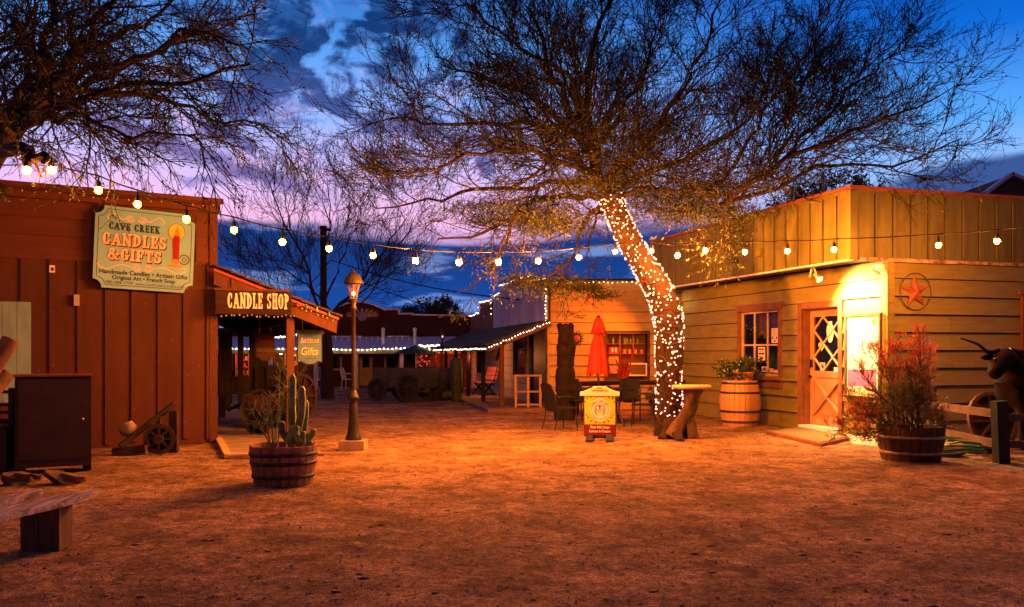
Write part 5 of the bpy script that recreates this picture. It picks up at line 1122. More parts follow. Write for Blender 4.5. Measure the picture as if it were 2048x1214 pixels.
# ------------------------------------------------------------------ A-frame sign
pa = G(1200, 881); ang = R(-8)
AS = thing('sandwich_sign', 'lime and maroon goat milk soap pavement sign on black rubber feet', 'sign', pa, ang); T = _root[AS.name] @ Matrix.Rotation(R(5), 4, 'X')
w_ = .27
body = [(-w_, .08), (w_, .08), (w_, .78), (-w_, .78)]
mb = MB(T); mb.box(-w_, w_, -.012, .012, .07, .79); mb.build('panel', M('sign_back', (.05, .04, .035), .2), AS)
hd = [(-w_-.06, .77), (w_+.06, .77), (w_+.06, .835), (w_+.02, .84), (w_-.04, .86), (.14, .90), (.11, .925), (-.11, .925), (-.14, .90), (-w_+.04, .86), (-w_-.02, .84), (-w_-.06, .835)]
mb = MB(T); mb.prism(hd, -.026, .026); mb.build('head_board', M('sign_buff', (.85, .75, .45), .08, 3, .5, 0), AS)
mb = MB(T); mb.box(-w_-.062, w_+.062, -.032, -.0265, .772, .822); mb.build('head_rail', M('sign_pink_buff', (.9, .8, .7), .05), AS)
mb = MB(T); mb.box(-.05, .05, -.0285, -.0265, .895, .908); mb.build('handle_slot', m_blk, AS)
mb = MB(T); put_text(mb, 'UdderDelights.net', 0, .848, .042, -.0275, .27, .0012); mb.build('lettering', M('ink_brown', (.08, .03, .01), .1), AS)
mb = MB(T); mb.box(-w_+.01, w_-.01, -.0155, -.0125, .28, .765); mb.build('lime_field', M('sign_lime', (.50, .62, .05), .15, 3, .5, 0), AS)
mb = MB(T); mb.box(-w_+.01, w_-.01, -.0158, -.0125, .09, .279); mb.build('maroon_field', M('sign_maroon_field', (.20, .012, .03), .1, 3, .5, 0), AS)
mb = MB(T); cy = .53; pts = []
for i in range(48):
    a = 2*math.pi*i/48; e = (abs(math.cos(a))**.8, abs(math.sin(a))); q = 1+.10*max(0, math.cos(2*(a-math.pi/2)))**6+.0; pts.append((.175*math.cos(a)*1.0, .195*math.sin(a)*q))
mb.prism([(x, cy+z) for x, z in pts], -.0180, -.0160); mb.build('badge', M('badge_pink', (.9, .85, .85), .05, 3, .5, 0), AS)
mb = MB(T)
ribbon(mb, [(x*1.03, cy+z*1.03) for x, z in pts[8:17]], .006, -.0168); ribbon(mb, [(x*1.04, cy+z*1.04) for x, z in pts[24:44]], .006, -.0168)
yb = -.0188
for s_ in (-1, 1):
    ribbon(mb, [(s_*.10*math.cos(R(a)), cy+.12*math.sin(R(a))) for a in range(-48, 70, 12)], .006, yb)
    ribbon(mb, [(s_*.145*math.cos(R(a)), cy+.15*math.sin(R(a))) for a in range(-35, 22, 10)], .007, yb)
    ribbon(mb, [(s_*.012, cy+.05), (s_*.035, cy+.09), (s_*.06, cy+.07), (s_*.075, cy+.0), (s_*.07, cy-.05), (s_*.04, cy-.09)], .014, yb)
    ribbon(mb, [(s_*.05, cy+.03), (s_*.06, cy-.02), (s_*.05, cy-.05)], .008, yb)
    ribbon(mb, [(s_*.0, cy+.105), (s_*.03, cy+.115), (s_*.05, cy+.10)], .008, yb)
    ribbon(mb, [(s_*.03, cy+.02), (s_*.022, cy-.03), (0, cy-.045)], .012, yb)
ribbon(mb, [(0, cy+.09), (0, cy+.03), (0, cy-.0)], .02, yb-.0002)
put_text(mb, 'Udder Delight', 0, 0, .062, yb, bold=.0012, arc=(0, cy, .135, 160, 20, False)); put_text(mb, 'Natural Skin Care', 0, 0, .034, yb, bold=.0008, arc=(0, cy, .165, 222, 318, True)); mb.build('emblem', M('ink_dark', (.03, .02, .015), .1), AS)
mb = MB(T)
for s_ in (-1, 1):
    for (x, z, a, l_) in ((.20, .70, 60, .07), (.17, .72, 120, .06), (.22, .66, 20, .06), (.12, .36, -40, .07), (.07, .335, -80, .06), (.17, .40, 0, .06), (.20, .45, -20, .05), (.03, .325, 200, .05)):
        a_ = R(a); mb.add([(s_*x, yb+.002, z), (s_*(x+l_*.5*math.cos(a_+.5)), yb+.002, z+l_*.5*math.sin(a_+.5)), (s_*(x+l_*math.cos(a_)), yb+.002, z+l_*math.sin(a_)), (s_*(x+l_*.5*math.cos(a_-.5)), yb+.002, z+l_*.5*math.sin(a_-.5))], [(0, 1, 2, 3)])
mb.build('printed_leaves', M('leaf_print', (.14, .24, .02), .3), AS)
mb = MB(T); put_text(mb, 'Goat Milk Soaps', 0, .215, .058, -.0170, .33, .002); put_text(mb, 'Lotions & Creams', 0, .145, .058, -.0170, .36, .002); mb.build('lettering', M('print_white', (.9, .9, .9), .05), AS)
T = _root[AS.name]
for s_ in (-1, 1):
    mb = MB(T); mb.prism([(-.29, 0), (.29, 0), (.29, .03), (.10, .11), (-.10, .11), (-.29, .03)], s_*.17-.06, s_*.17+.06, T=Matrix.Rotation(R(90), 4, 'Z') @ Matrix.Identity(4)); mb.build('foot', M('black_rubber', (.012, .011, .010), .3, 8, .6, .2), AS)
mb = MB(T); mb.tube([(-.2, 0, .06), (.2, 0, .06)], .02, 8); mb.build('base_bar', M('black_rubber'  , (.03, .028, .025)), AS)
# ------------------------------------------------------------------ patio set
m_iron = M('patio_black_metal', (.008, .007, .007), .2, 8, .4, 0, spec=.5); m_mesh = M('patio_mesh', (.010, .009, .010), .2, 30, .6, .3)
def patio_chair(loc, rz, label):
    C_ = thing('patio_chair', label, 'chair', loc, rz, 'black metal patio chairs around the table'); T = _root[C_.name]
    for s_ in (-1, 1):
        mb = MB(T); mb.tube(spline([(s_*.25, .24, 0), (s_*.255, .22, .25), (s_*.26, .20, .55), (s_*.26, .12, .64), (s_*.26, -.08, .655), (s_*.25, -.20, .64)], 4), .012, 8); mb.build('leg', m_iron, C_)
        mb = MB(T); mb.tube(spline([(s_*.24, -.27, 0), (s_*.235, -.20, .25), (s_*.235, -.20, .45), (s_*.235, -.25, .68), (s_*.20, -.31, .84)], 4), .012, 8); mb.build('leg', m_iron, C_)
    n_ = 7
    mb = MB(T); vs = []
    for i in range(n_):
        u = -1+2*i/(n_-1)
        for j in range(6):
            f = j/5; z = .40+.46*f; vs.append((u*(.235-.03*f), -.205-.11*f**1.3-.02*(1-u*u), z+(.055*(1-u*u) if j == 5 else 0)-(.0 if j else .04*(1-u*u))))
    k_ = [(i*6+j, (i+1)*6+j, (i+1)*6+j+1, i*6+j+1) for i in range(n_-1) for j in range(5)]
    mb.add(vs, k_, True); mb.add([(x, y+.006, z) for x, y, z in vs], [f[::-1] for f in k_], True); mb.tube([vs[i*6+5] for i in range(n_)], .012, 8); mb.build('backrest', m_mesh, C_)
    mb = MB(T); mb.box(-.24, .24, -.20, .23, .425, .437); mb.tube([(-.25, .235, .43), (.25, .235, .43)], .012, 8); mb.tube([(-.25, -.2, .43), (-.25, .235, .43)], .012, 8); mb.tube([(.25, -.2, .43), (.25, .235, .43)], .012, 8); mb.build('seat', m_mesh, C_)
    return C_
tp = P(1212, 0, 18.2); tp.z = 0
ch = patio_chair(P(1120, 0, 17.0)*Vector((1, 1, 0)) if False else Vector(((1120-CX)/F_PX*17.0, 17.0, 0)), R(-62), 'near left patio chair with arched back turned toward the table')
for px_, Yd, rz, lab in ((1288, 18.0, 78, 'right hand patio chair seen from its side beside the lit trunk'), (1165, 19.4, -140, 'patio chair behind the table left of the umbrella pole'), (1258, 19.6, 170, 'patio chair behind the table right of the umbrella pole')):
    c_ = copy_tree(ch); place(c_, ((px_-CX)/F_PX*Yd, Yd, 0), R(rz)); c_['label'] = lab
TB = thing('patio_table', 'round black metal patio table with the umbrella pole through it', 'table', tp); T = _root[TB.name]
mb = MB(T); mb.lathe([(.60, .72), (.61, .73), (.60, .745), (.04, .747)], 32); mb.build('tabletop', m_mesh, TB)
for i in range(4): a = R(45+90*i); mb = MB(T); mb.tube(spline([(.48*math.cos(a), .48*math.sin(a), 0), (.34*math.cos(a), .34*math.sin(a), .3), (.42*math.cos(a), .42*math.sin(a), .72)], 4), .016, 8); mb.build('leg', m_iron, TB)
pu = P(1197, 0, 18.25); pu.z = 0
PU = thing('closed_umbrella', 'closed red market umbrella standing in the patio table', 'umbrella', pu); T = _root[PU.name]
mb = MB(T); mb.tube([(0, 0, 0), (0, 0, 2.22)], .022, 10); mb.build('pole', m_iron, PU)
mb = MB(T); n_ = 48; prof = [(.02, 2.24), (.075, 2.20), (.10, 2.10), (.17, 1.93), (.10, 1.90), (.09, 1.86), (.15, 1.68), (.19, 1.4), (.225, 1.15), (.24, 1.08)]
vs = []
for i, (r_, z) in enumerate(prof):
    f = min(1, i/3)
    for j in range(n_):
        a = 2*math.pi*j/n_; fold = .30*abs(math.sin(a*4))**.8*f; q = r_*(1.05-fold); zz = z-(.09*(1-abs(math.sin(a*4))) if i == len(prof)-1 else 0)+(-.05*(1-abs(math.sin(a*4))) if i == 3 else 0); vs.append((q*math.cos(a), q*math.sin(a), zz))
mb.add(vs, [(i*n_+j, (i+1)*n_+j, (i+1)*n_+(j+1) % n_, i*n_+(j+1) % n_) for i in range(len(prof)-1) for j in range(n_)], True); mb.build('canopy', M('red_canvas', (.36, .03, .015), .15, 4, .75, .2, 30), PU)
mb = MB(T); mb.ball((0, 0, 2.25), .03, 8, (1.6, 1.6, .8)); mb.build('finial', m_iron, PU)
# rail behind the tables
RF = thing('hitching_rail', 'dark weathered hitching rail behind the patio table', 'rail', P(1240, 0, 21.2)*1.0); _root[RF.name] = Matrix.Translation(RF.location)
m_log = M('dark_log', (.018, .010, .006), .4, 3, .85, .6, 26, (1, 1, 1))
mb = MB(); mb.tube([P(1140, 768, 21.2), P(1240, 765, 21.2), P(1370, 765, 21.3)], .06, 8, wob=.2); mb.build('rail', m_log, RF)
for px_ in (1152, 1350): mb = MB(); a = P(px_, 0, 21.2); a.z = 0; b_ = a.copy(); b_.z = .86; mb.tube([a, b_], .07, 8, wob=.2); mb.build('post', m_log, RF)
# shrubs under the rail
rg = np.random.default_rng(31)
for px_, lab in ((1190, 'low leafy shrub behind the pavement sign'), (1318, 'low leafy shrub beside the lit tree trunk')):
    c_ = P(px_, 0, 21.7); c_.z = 0; SH = thing('low_shrub', lab, 'shrub', c_)
    ends = [[c_, c_+Vector((x*.5, y*.5, z*.7)), c_+Vector((x, y, z))] for x, y, z in [(random.uniform(-.4, .4), random.uniform(-.25, .25), random.uniform(.3, .75)) for _ in range(22)]]
    a0 = paths(ends, 6); r0_ = np.full((22, 6), .006); a1, r1_ = grow(a0, r0_, 9, 4, .08, .2, (30, 70), .2, 1, .4, (0, 0, .05), .6, .003, rg); V, Q = cat([tubes(a0, r0_, 4), tubes(a1, r1_, 3)]); np_obj('stems', V, Q, M('dark_stem', (.05, .06, .02)), SH)
    pp = a1.reshape(-1, 3); V, Q = leaves(pp, rg.normal(size=pp.shape), .09, .05, rg, .1); np_obj('leaves', V, Q, M('olive_leaf', (.10, .10, .03), .4, 6, .6, 0, island=.6), SH, False)
# totem
pt = P(1131, 0, 19.6); pt.z = 0
TT = thing('carved_totem', 'tall dark chainsaw carved log totem before the orange lit wall', 'statue', pt); T = _root[TT.name]
mb = MB(T); K = 44; n_ = 20; vs = []
for i in range(K):
    z = 2.10*i/(K-1); f = i/(K-1); r_ = .235-.045*f; r_ *= 1+.09*math.sin(f*26)*(.5+.5*math.sin(f*9)); r_ *= (.86 if .80 < f < .83 or .55 < f < .57 or .27 < f < .29 else 1)
    for j in range(n_):
        a = 2*math.pi*j/n_; q = r_*(1+.16*noise.noise(Vector((math.cos(a)*1.5, math.sin(a)*1.5, z*2.6)))); q *= (1-.3*max(0, math.cos(a+math.pi/2))*(1 if .63 < f < .70 else 0)); vs.append((q*math.cos(a), q*math.sin(a), z+(0 if i < K-1 else .05*math.sin(a*3))))
mb.add(vs, [(i*n_+j, i*n_+(j+1) % n_, (i+1)*n_+(j+1) % n_, (i+1)*n_+j) for i in range(K-1) for j in range(n_)]+[tuple(range((K-1)*n_, K*n_))], True); mb.build('trunk', m_log, TT)
for s_ in (-1, 1): mb = MB(T); mb.ball((s_*.08, -.15, 1.84), .035, 8); mb.ball((s_*.12, 0, 2.10), .06, 8, (1, .7, 1.2)); mb.build('ear', m_log, TT)
mb = MB(T); mb.ball((0, -.20, 1.70), .085, 10, (1, 1, .7)); mb.build('muzzle', m_log, TT)
# sun ornament
x, z = FM.on(1153, 677, -.08); SU = thing('sun_ornament', 'black metal sun face with wavy rays hung on the orange wall', 'wall ornament', T=FM.M @ Matrix.Translation((x, -.08, z))); T = _root[SU.name]
mb = MB(T)
for i in range(16):
    a = R(i*22.5); L_ = .21 if i % 2 else .17; pts = [(math.cos(a+w2_)*q, math.sin(a+w2_)*q) for q, w2_ in ((.09, -.0), (.13, .12), (.16, -.05), (L_+.03, .12))]; ribbon(mb, pts, [.05, .04, .03, .006], -.02)
    ribbon(mb, [(p_[0], p_[1]) for p_ in pts[::-1]], [.006, .03, .04, .05], -.014)
mb.build('rays', M('black_iron', (.02, .018, .016)), SU)
mb = MB(T); mb.ball((0, -.03, 0), .10, 14, (1, .35, 1)); mb.ball((0, -.07, -.0), .022, 6, (1, 1, 1.6)); mb.build('face', M('rust', (.3, .09, .05)), SU)
# red coral-like ornament on the rail
x_ = P(1250, 760, 21.1); RC = thing('red_branch_ornament', 'red painted branch ornament standing on the rail before the window', 'ornament', x_); rg = np.random.default_rng(2)
ends = [[x_+Vector((0, 0, -.02)), x_+Vector((dx_*.6, 0, h_*.5)), x_+Vector((dx_, 0, h_))] for dx_, h_ in ((-.22, .50), (-.14, .72), (-.03, .46), (.10, .58), (.22, .80), (.16, .3), (-.2, .25))]
a0 = paths(ends, 8); r0_ = np.full((7, 8), .03)*np.linspace(1, .5, 8); a1, r1_ = grow(a0, r0_, 7, 4, .06, .14, (30, 60), .2, 1, .2, (0, 0, .1), .6, .012, rg); V, Q = cat([tubes(a0, r0_, 7), tubes(a1, r1_, 5)]); np_obj('branches', V, Q, M('glossy_red', (.32, .012, .01), .2, 5, .3, 0), RC)
# counter shelf on the porch
xa, xb = .10, .74; yy = 22.75; zt_ = .92
CO = thing('open_counter', 'pale unpainted open shelf counter at the porch corner', 'counter', (xa, yy, 0)); m_cnt = M('raw_pale_wood', (.42, .28, .16), .2, 3, .75, .3, 30, (1, 1, 5))
mb = MB(); mb.box(xa-.04, xb+.04, yy-.05, yy+.35, zt_-.04, zt_); mb.build('top', m_cnt, CO)
mb = MB(); mb.box(xa+.04, xb-.04, yy, yy+.3, .46, .50); mb.box(xa+.04, xb-.04, yy, yy+.3, .12, .16); mb.build('shelf', m_cnt, CO)
for x in (xa, (xa+xb)/2, xb):
    for y in (yy, yy+.28): mb = MB(); mb.box(x-.03, x+.03, y-.025, y+.025, .05, zt_-.041); mb.build('leg', m_cnt, CO)
# porch bench
def plank_bench(loc, rz, label, mt):
    B_ = thing('porch_bench', label, 'bench', loc, rz); T = _root[B_.name]
    mb = MB(T)
    for i in range(3): mb.box(-.6, .6, -.25+.155*i, -.11+.155*i, .42, .45)
    mb.build('seat', mt, B_)
    mb = MB(T)
    for i in range(3): mb.box(-.6, .6, .0, .03, .0+.15*i, .13+.15*i, T=Matrix.Translation((0, .23, .52)) @ Matrix.Rotation(R(-14), 4, 'X'))
    mb.build('backrest', mt, B_)
    for s_ in (-.5, .5): mb = MB(T); mb.bar((s_, -.2, 0), (s_, .15, .42), .05, .08, (1, 0, 0)); mb.bar((s_, .25, 0), (s_, -.12, .42), .05, .08, (1, 0, 0)); mb.bar((s_, .18, .35), (s_, .34, .95), .04, .06, (1, 0, 0)); mb.build('leg', m_blk, B_)
    return B_
pb_ = P(966, 0, 29.5); plank_bench((pb_.x, pb_.y, .07), R(-68), 'orange slatted bench lit up on the cream shop porch', M('orange_bench', (.60, .17, .05), .2, 3, .6, .2, island=.3))
point('porch_light', (pb_.x-.3, pb_.y-.9, 1.35), 60, (1, .25, .06), .08)
# white plastic chairs
m_pl = M('white_plastic', (.5, .55, .6), .05, 3, .4, 0)
def white_chair(loc, rz, label):
    C_ = thing('plastic_chair', label, 'chair', loc, rz, 'white plastic chairs before the saloon'); T = _root[C_.name]
    mb = MB(T); mb.box(-.24, .24, -.24, .24, .42, .45); mb.build('seat', m_pl, C_)
    mb = MB(T); mb.tube(spline([(-.23, .22, .45), (-.22, .28, .7), (-.15, .32, .86), (0, .33, .9), (.15, .32, .86), (.22, .28, .7), (.23, .22, .45)], 3), .02, 6)
    for x in (-.12, -.04, .04, .12): mb.tube([(x, .23, .45), (x, .32, .86)], .014, 5)
    mb.build('backrest', m_pl, C_)
    for sx_ in (-1, 1):
        for sy_ in (-1, 1): mb = MB(T); mb.tube([(sx_*.26, sy_*.26, 0), (sx_*.22, sy_*.22, .43)], .022, 6); mb.build('leg', m_pl, C_)
        mb = MB(T); mb.tube(spline([(sx_*.25, -.22, .43), (sx_*.28, -.2, .64), (sx_*.28, .1, .66), (sx_*.24, .28, .66)], 3), .018, 6); mb.build('armrest', m_pl, C_)
    return C_
wc = white_chair((P(643, 0, 34.6).x, 34.6, 0), R(15), 'white plastic chair facing the street between the signs'); c_ = copy_tree(wc); place(c_, (P(699, 0, 34.8).x, 34.8, 0), R(80)); c_['label'] = 'white plastic chair half hidden behind the near lamp post'
# ------------------------------------------------------------------ wagons
m_wag = M('wagon_wood', (.05, .055, .07), .4, 3, .85, .4, 24, (1, 1, 4), island=.5); m_wheel = M('wheel_iron', (.035, .03, .03), .3, 5, .6, .2)
def wheel(T, r, par, nm='wheel', mt=None, spokes=12, w=.05):
    """axle along local y"""
    mb = MB(T @ Matrix.Rotation(R(90), 4, 'X')); mb.lathe([(r-.06, -w/2), (r, -w/2), (r, w/2), (r-.06, w/2), (r-.06, -w/2)], 32, smooth=False); o = mb.build(nm, mt or m_wheel, par)
    mb = MB(T)
    for i in range(spokes): a = 2*math.pi*i/spokes; mb.bar((0.06*math.cos(a), 0, .06*math.sin(a)), ((r-.05)*math.cos(a), 0, (r-.05)*math.sin(a)), .035, .035, (0, 1, 0))
    mb.tube([(0, -.12, 0), (0, .12, 0)], .07, 10); mb.build('spokes', mt or m_wheel, o); return o
def wagon(loc, rz, label, L_=1.9, top=1.18, bot=.62, rf=.33, rr_=.44, seat=True):
    Wg = thing('wagon', label, 'wagon', loc, rz); T = _root[Wg.name]; w_ = .5
    mb = MB(T)
    for s_ in (-1, 1):
        for i in range(3): mb.box(-L_/2, L_/2, s_*w_-.02, s_*w_+.02, bot+(top-bot)*i/3+.006, bot+(top-bot)*(i+1)/3)
        for x in (-L_/2+.1, -L_/6, L_/6, L_/2-.1): mb.box(x-.03, x+.03, s_*(w_+.02), s_*(w_+.06), bot-.05, top+.03)
    for s_ in (-1, 1): mb.box(s_*(L_/2), s_*(L_/2+.04), -w_-.02, w_+.02, bot, top)
    mb.box(-L_/2, L_/2, -w_, w_, bot-.05, bot); mb.build('box', m_wag, Wg)
    mb = MB(T); mb.box(-L_/2, L_/2, -.05, .05, bot-.18, bot-.051)
    for x, r_ in ((-L_/2+.2, rf), (L_/2-.35, rr_)): mb.bar((x, -.62, r_), (x, .62, r_), .08, .08); mb.box(x-.1, x+.1, -.35, .35, r_+.04, bot-.06)
    mb.bar((-L_/2, 0, bot-.15), (-L_/2-.5, 0, .35), .06, .06); mb.build('undercarriage', m_wag, Wg)
    for x, r_ in ((-L_/2+.2, rf), (L_/2-.35, rr_)):
        for s_ in (-1, 1): wheel(T @ Matrix.Translation((x, s_*.62, r_)), r_, Wg)
    if seat: mb = MB(T); mb.box(-L_/2+.1, -L_/2+.45, -w_, w_, top+.04, top+.08); mb.build('seat', m_wag, Wg)
    return Wg
pw_ = P(812, 0, 27.3); wagon((pw_.x, pw_.y, 0), R(-28), 'dark freight wagon with spoked wheels parked in the middle of the street', 1.7, 1.02, .45, .36, .43, False)
pw_ = P(884, 0, 28.3); wagon((pw_.x, pw_.y, 0), R(-12), 'black box wagon standing close behind the freight wagon', 1.1, 1.0, .35, .30, .34, False)
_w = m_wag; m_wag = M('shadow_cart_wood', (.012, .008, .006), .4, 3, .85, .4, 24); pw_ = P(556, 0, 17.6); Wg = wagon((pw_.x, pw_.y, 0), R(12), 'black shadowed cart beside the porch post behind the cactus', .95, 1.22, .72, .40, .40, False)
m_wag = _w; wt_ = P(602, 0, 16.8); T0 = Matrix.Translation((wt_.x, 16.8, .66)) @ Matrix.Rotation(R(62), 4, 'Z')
WW = thing('wheel_ornament', 'tall spoked wagon wheel leaning at the cart behind the cactus', 'wheel', T=T0); wheel(_root[WW.name], .44, WW, 'rim', M('wheel_brown', (.018, .009, .005), .3, 4, .7), 10)
pt_ = P(544, 0, 15.6); TR = thing('rusty_wheelbarrow', 'rusty red wheelbarrow tray behind the pencil shrub', 'wheelbarrow', (pt_.x, 15.6, 0)); T = _root[TR.name]
mb = MB(T); mb.prism([(-.42, .72), (.35, .80), (.5, .68), (.25, .50), (-.2, .50)], -.25, .25); mb.build('tray', M('tray_rust', (.05, .010, .006), .3, 5, .7), TR)
wheel(T @ Matrix.Translation((-.25, 0, .22)), .22, TR, 'wheel', None, 6)
mb = MB(T)
for s_ in (-.2, .2): mb.bar((-.25, s_*.3, .22), (.75, s_*1.2, .58), .04, .04); mb.bar((.3, s_, .5), (.35, s_, 0), .04, .04)
mb.build('frame', m_blk, TR)
# saguaro
ps_ = P(917, 0, 28.2); SGU = thing('saguaro', 'dark green saguaro column standing beside the wagons', 'cactus', (ps_.x-.0, 27.0, 0)); T = _root[SGU.name]
mb = MB(T); rib_tube(mb, [(0, 0, 0), (0, 0, .7), (.0, 0, 1.35)], .17); mb.build('trunk', M('saguaro_skin', (.045, .06, .02), .3, 5, .7), SGU); mb = MB(T); rib_tube(mb, [(0, 0, .10), (-.25, 0, .22), (-.42, 0, .10)], .10); mb.build('arm', M('saguaro_skin', (.045, .06, .02)), SGU)
# ------------------------------------------------------------------ stump table
ps_ = G(1372, 876); SM = thing('stump_table', 'twisted driftwood trunk pedestal with an oval slab top by the lit tree', 'table', ps_); T = _root[SM.name]
m_stump = M('gnarled_wood', (.09, .05, .025), .4, 4, .75, .8, 18, (2, 2, .7), bdist=.03)
mb = MB(T); mb.tube(spline([(-.22, 0, 0), (-.10, 0, .20), (.0, 0, .42), (.10, 0, .62), (.13, .0, .86)], 6), [.165*(1-.045*i+.0017*i*i) for i in range(25)], 18, wob=.45); mb.tube(spline([(.10, 0, 0), (.06, .02, .25), (.02, 0, .45)], 5), [.10]*11, 12, wob=.5); mb.build('pedestal', m_stump, SM)
mb = MB(T); mb.lathe([(.30, .865), (.335, .88), (.34, .915), (.32, .93), (0, .932)], 30, T=Matrix.Translation((.10, 0, 0)) @ Matrix.Diagonal((1.02, .8, 1, 1)), rf=lambda j: 1+.06*noise.noise(Vector((math.cos(j*.21)*2, math.sin(j*.21)*2, 0)))); mb.build('slab_top', M('slab_wood', (.55, .36, .17), .25, 2, .6, .3, 20, (1, 4, 1)), SM)
# ------------------------------------------------------------------ fence, bull, wheel, hose at right
FN = thing('rail_fence', 'two rail timber fence with a thick leaning post at the yard corner', 'fence', (6.72, 12.1, 0)); m_fen = M('fence_wood', (.10, .055, .033), .3, 3, .6, .4, 26, (1, 1, 1)); m_fpo = M('fence_post_dark', (.035, .022, .016), .3, 3, .9, .5)
a = G(2003, 925); top = P(1998, 802, a.y); mb = MB(); mb.bar(a-Vector((0, 0, .05)), top, .15, .17, (0, 1, 0)); mb.build('post', m_fpo, FN)
c_ = Vector((a.x+.1, a.y+2.2, 0)); mb = MB(); mb.bar(c_, c_+Vector((0, 0, .95)), .12, .12, (0, 1, 0)); mb.build('post', m_fpo, FN)
for (pa1, pb1) in (((1866, 809), (1996, 828)), ((1880, 862), (1998, 889))):
    e = P(*pb1, a.y+.08); b_ = P(*pa1, 14.0); b_.z = e.z; mb = MB(); mb.bar(b_, e, .07, .11); mb.build('rail', m_fen, FN)
for py_ in (834, 888):
    mb = MB(); mb.bar(P(2008, py_, a.y-.02), P(2200, py_+6, a.y+.1), .06, .10); mb.build('rail', m_fen, FN)
pw_ = P(1985, 0, 13.7); T0 = Matrix.Translation((pw_.x, 13.7, .43)) @ Matrix.Rotation(R(15), 4, 'Z') @ Matrix.Rotation(R(-12), 4, 'X'); WW = thing('wheel_ornament', 'wooden wagon wheel leaning on the clapboard wall behind the fence', 'wheel', T=T0); wheel(T0, .46, WW, 'rim', M('wheel_tan', (.12, .06, .03), .3, 4, .7), 8)
HS = thing('garden_hose', 'green garden hose heaped behind the fence rails', 'hose', (6.5, 12.9, 0)); mb = MB(); pts = []
for i in range(90): t_ = i/90*2*math.pi*4.2; q = .30+.10*math.sin(i*.23); pts.append((6.55+q*1.25*math.cos(t_)+.08*math.sin(i*.1), 12.75+q*math.sin(t_), .03+.0022*i+.02*math.sin(i*.9)))
pts += [(6.3, 13.2, .25), (6.2, 13.5, .4), (6.3, 13.9, .62), (6.42, 14.2, .55), (6.5, 14.5, .2)]
mb.tube(pts, .014, 7); mb.build('coil', M('hose_green', (.03, .16, .09), .15, 3, .35, 0), HS)
for i, (px_, py_, s_, lab) in enumerate(((1903, 912, .17, 'rounded reddish rock at the fence foot beside the right planter'), (1960, 905, .22, 'dark rock under the green hose'))):
    p = G(px_, py_); mb = MB(); mb.ball((p.x, p.y+.1, s_*.35), s_, 12, (1.3, .9, .65), .5); tag(mb.build('rock', M('dark_rock', (.12, .08, .06), .4, 4, .85, .5) if i else M('red_rock', (.30, .17, .1), .3, 4, .85, .5)), lab, 'rock')
# bull
BU = thing('longhorn_statue', 'dark bronze longhorn bull statue with long pale horns behind the fence', 'statue', (7.75, 13.0, 0)); m_bull = M('bronze_hide', (.010, .005, .003), .5, 3, .85, .6, 14, spec=.12)
def skinned(name, verts, edges, rads, mat, parent, sub=2):
    me = bpy.data.meshes.new(name); I = rootM(parent).inverted(); me.from_pydata([I @ Vector(v) for v in verts], edges, []); o = bpy.data.objects.new(name, me); COL.objects.link(o); o.parent = parent
    sk = o.modifiers.new('skin', 'SKIN'); me.skin_vertices
    for i, r_ in enumerate(rads): v = me.skin_vertices[0].data[i]; v.radius = r_ if hasattr(r_, '__len__') else (r_, r_); v.use_root = (i == 0)
    sk.use_smooth_shade = True; sb = o.modifiers.new('sub', 'SUBSURF'); sb.levels = sub; sb.render_levels = sub; me.materials.append(mat); return o
hd_ = P(2012, 715, 12.75)
ox, oy = 7.62, 12.95
vb0 = [(8.95, 13.35, 1.02), (8.35, 13.2, 1.02), (7.88, 13.08, 1.05), (7.72, 13.02, 1.22), (hd_.x+.12, 12.95, 1.40), (hd_.x+.02, 12.85, 1.44), (hd_.x-.10, 12.75, 1.32), (hd_.x-.20, 12.68, 1.20), (hd_.x-.24, 12.65, 1.15),
      (9.15, 13.4, .95), (9.2, 13.25, .6), (9.27, 13.25, .32), (9.22, 13.22, .05), (9.1, 13.6, .6), (9.17, 13.62, .32), (9.12, 13.6, .05),
      (7.9, 12.9, .72), (7.88, 12.88, .40), (7.88, 12.86, .05), (7.86, 13.25, .72), (7.84, 13.27, .40), (7.84, 13.27, .05), (7.8, 13.05, .85),
      (9.3, 13.42, 1.15), (9.42, 13.45, .9), (9.42, 13.45, .5)]
vb = [v if 3 < i < 9 else (v[0]-(.22 if i == 3 else .36), v[1], v[2]) for i, v in enumerate(vb0)]
eb = [(0, 1), (1, 2), (2, 3), (3, 4), (4, 5), (5, 6), (6, 7), (7, 8), (0, 9), (9, 10), (10, 11), (11, 12), (9, 13), (13, 14), (14, 15), (2, 22), (22, 16), (16, 17), (17, 18), (22, 19), (19, 20), (20, 21), (0, 23), (23, 24), (24, 25)]
rb_ = [(.30, .33), (.31, .36), (.31, .40), (.25, .30), (.17, .19), (.17, .17), (.13, .14), (.105, .11), (.09, .085), (.24, .26), (.12, .12), (.06, .06), (.055, .055), (.12, .12), (.06, .06), (.055, .055), (.11, .11), (.065, .065), (.055, .055), (.11, .11), (.065, .065), (.055, .055), (.2, .2), .05, .02, .03]
skinned('body', vb, eb, rb_, m_bull, BU)
hl = P(1920, 676, 12.6)
mb = MB(); b0 = Vector((hd_.x-.06, 12.85, 1.53)); mb.tube(spline([b0, b0+Vector((-.18, -.05, -.02)), (b0+hl)/2+Vector((-.02, 0, .0)), hl], 6), [.048-.0022*i for i in range(19)], 10); mb.build('horn', M('dark_horn', (.02, .012, .008), .3, 3, .35, 0), BU)
b1 = b0+Vector((.2, .05, 0)); mb = MB(); mb.tube(spline([b1, b1+Vector((.2, 0, -.02)), b1+Vector((.45, 0, .08)), b1+Vector((.62, 0, .28))], 6), [.048-.0022*i for i in range(19)], 10); mb.build('horn', M('dark_horn', (.02, .012, .008)), BU)
for s_, q in ((-1, b0), (1, b1)):
    mb = MB(); mb.ball(q+Vector((s_*.14, .0, -.10)), .10, 10, (1.2, .35, .45)); mb.build('ear', m_bull, BU)
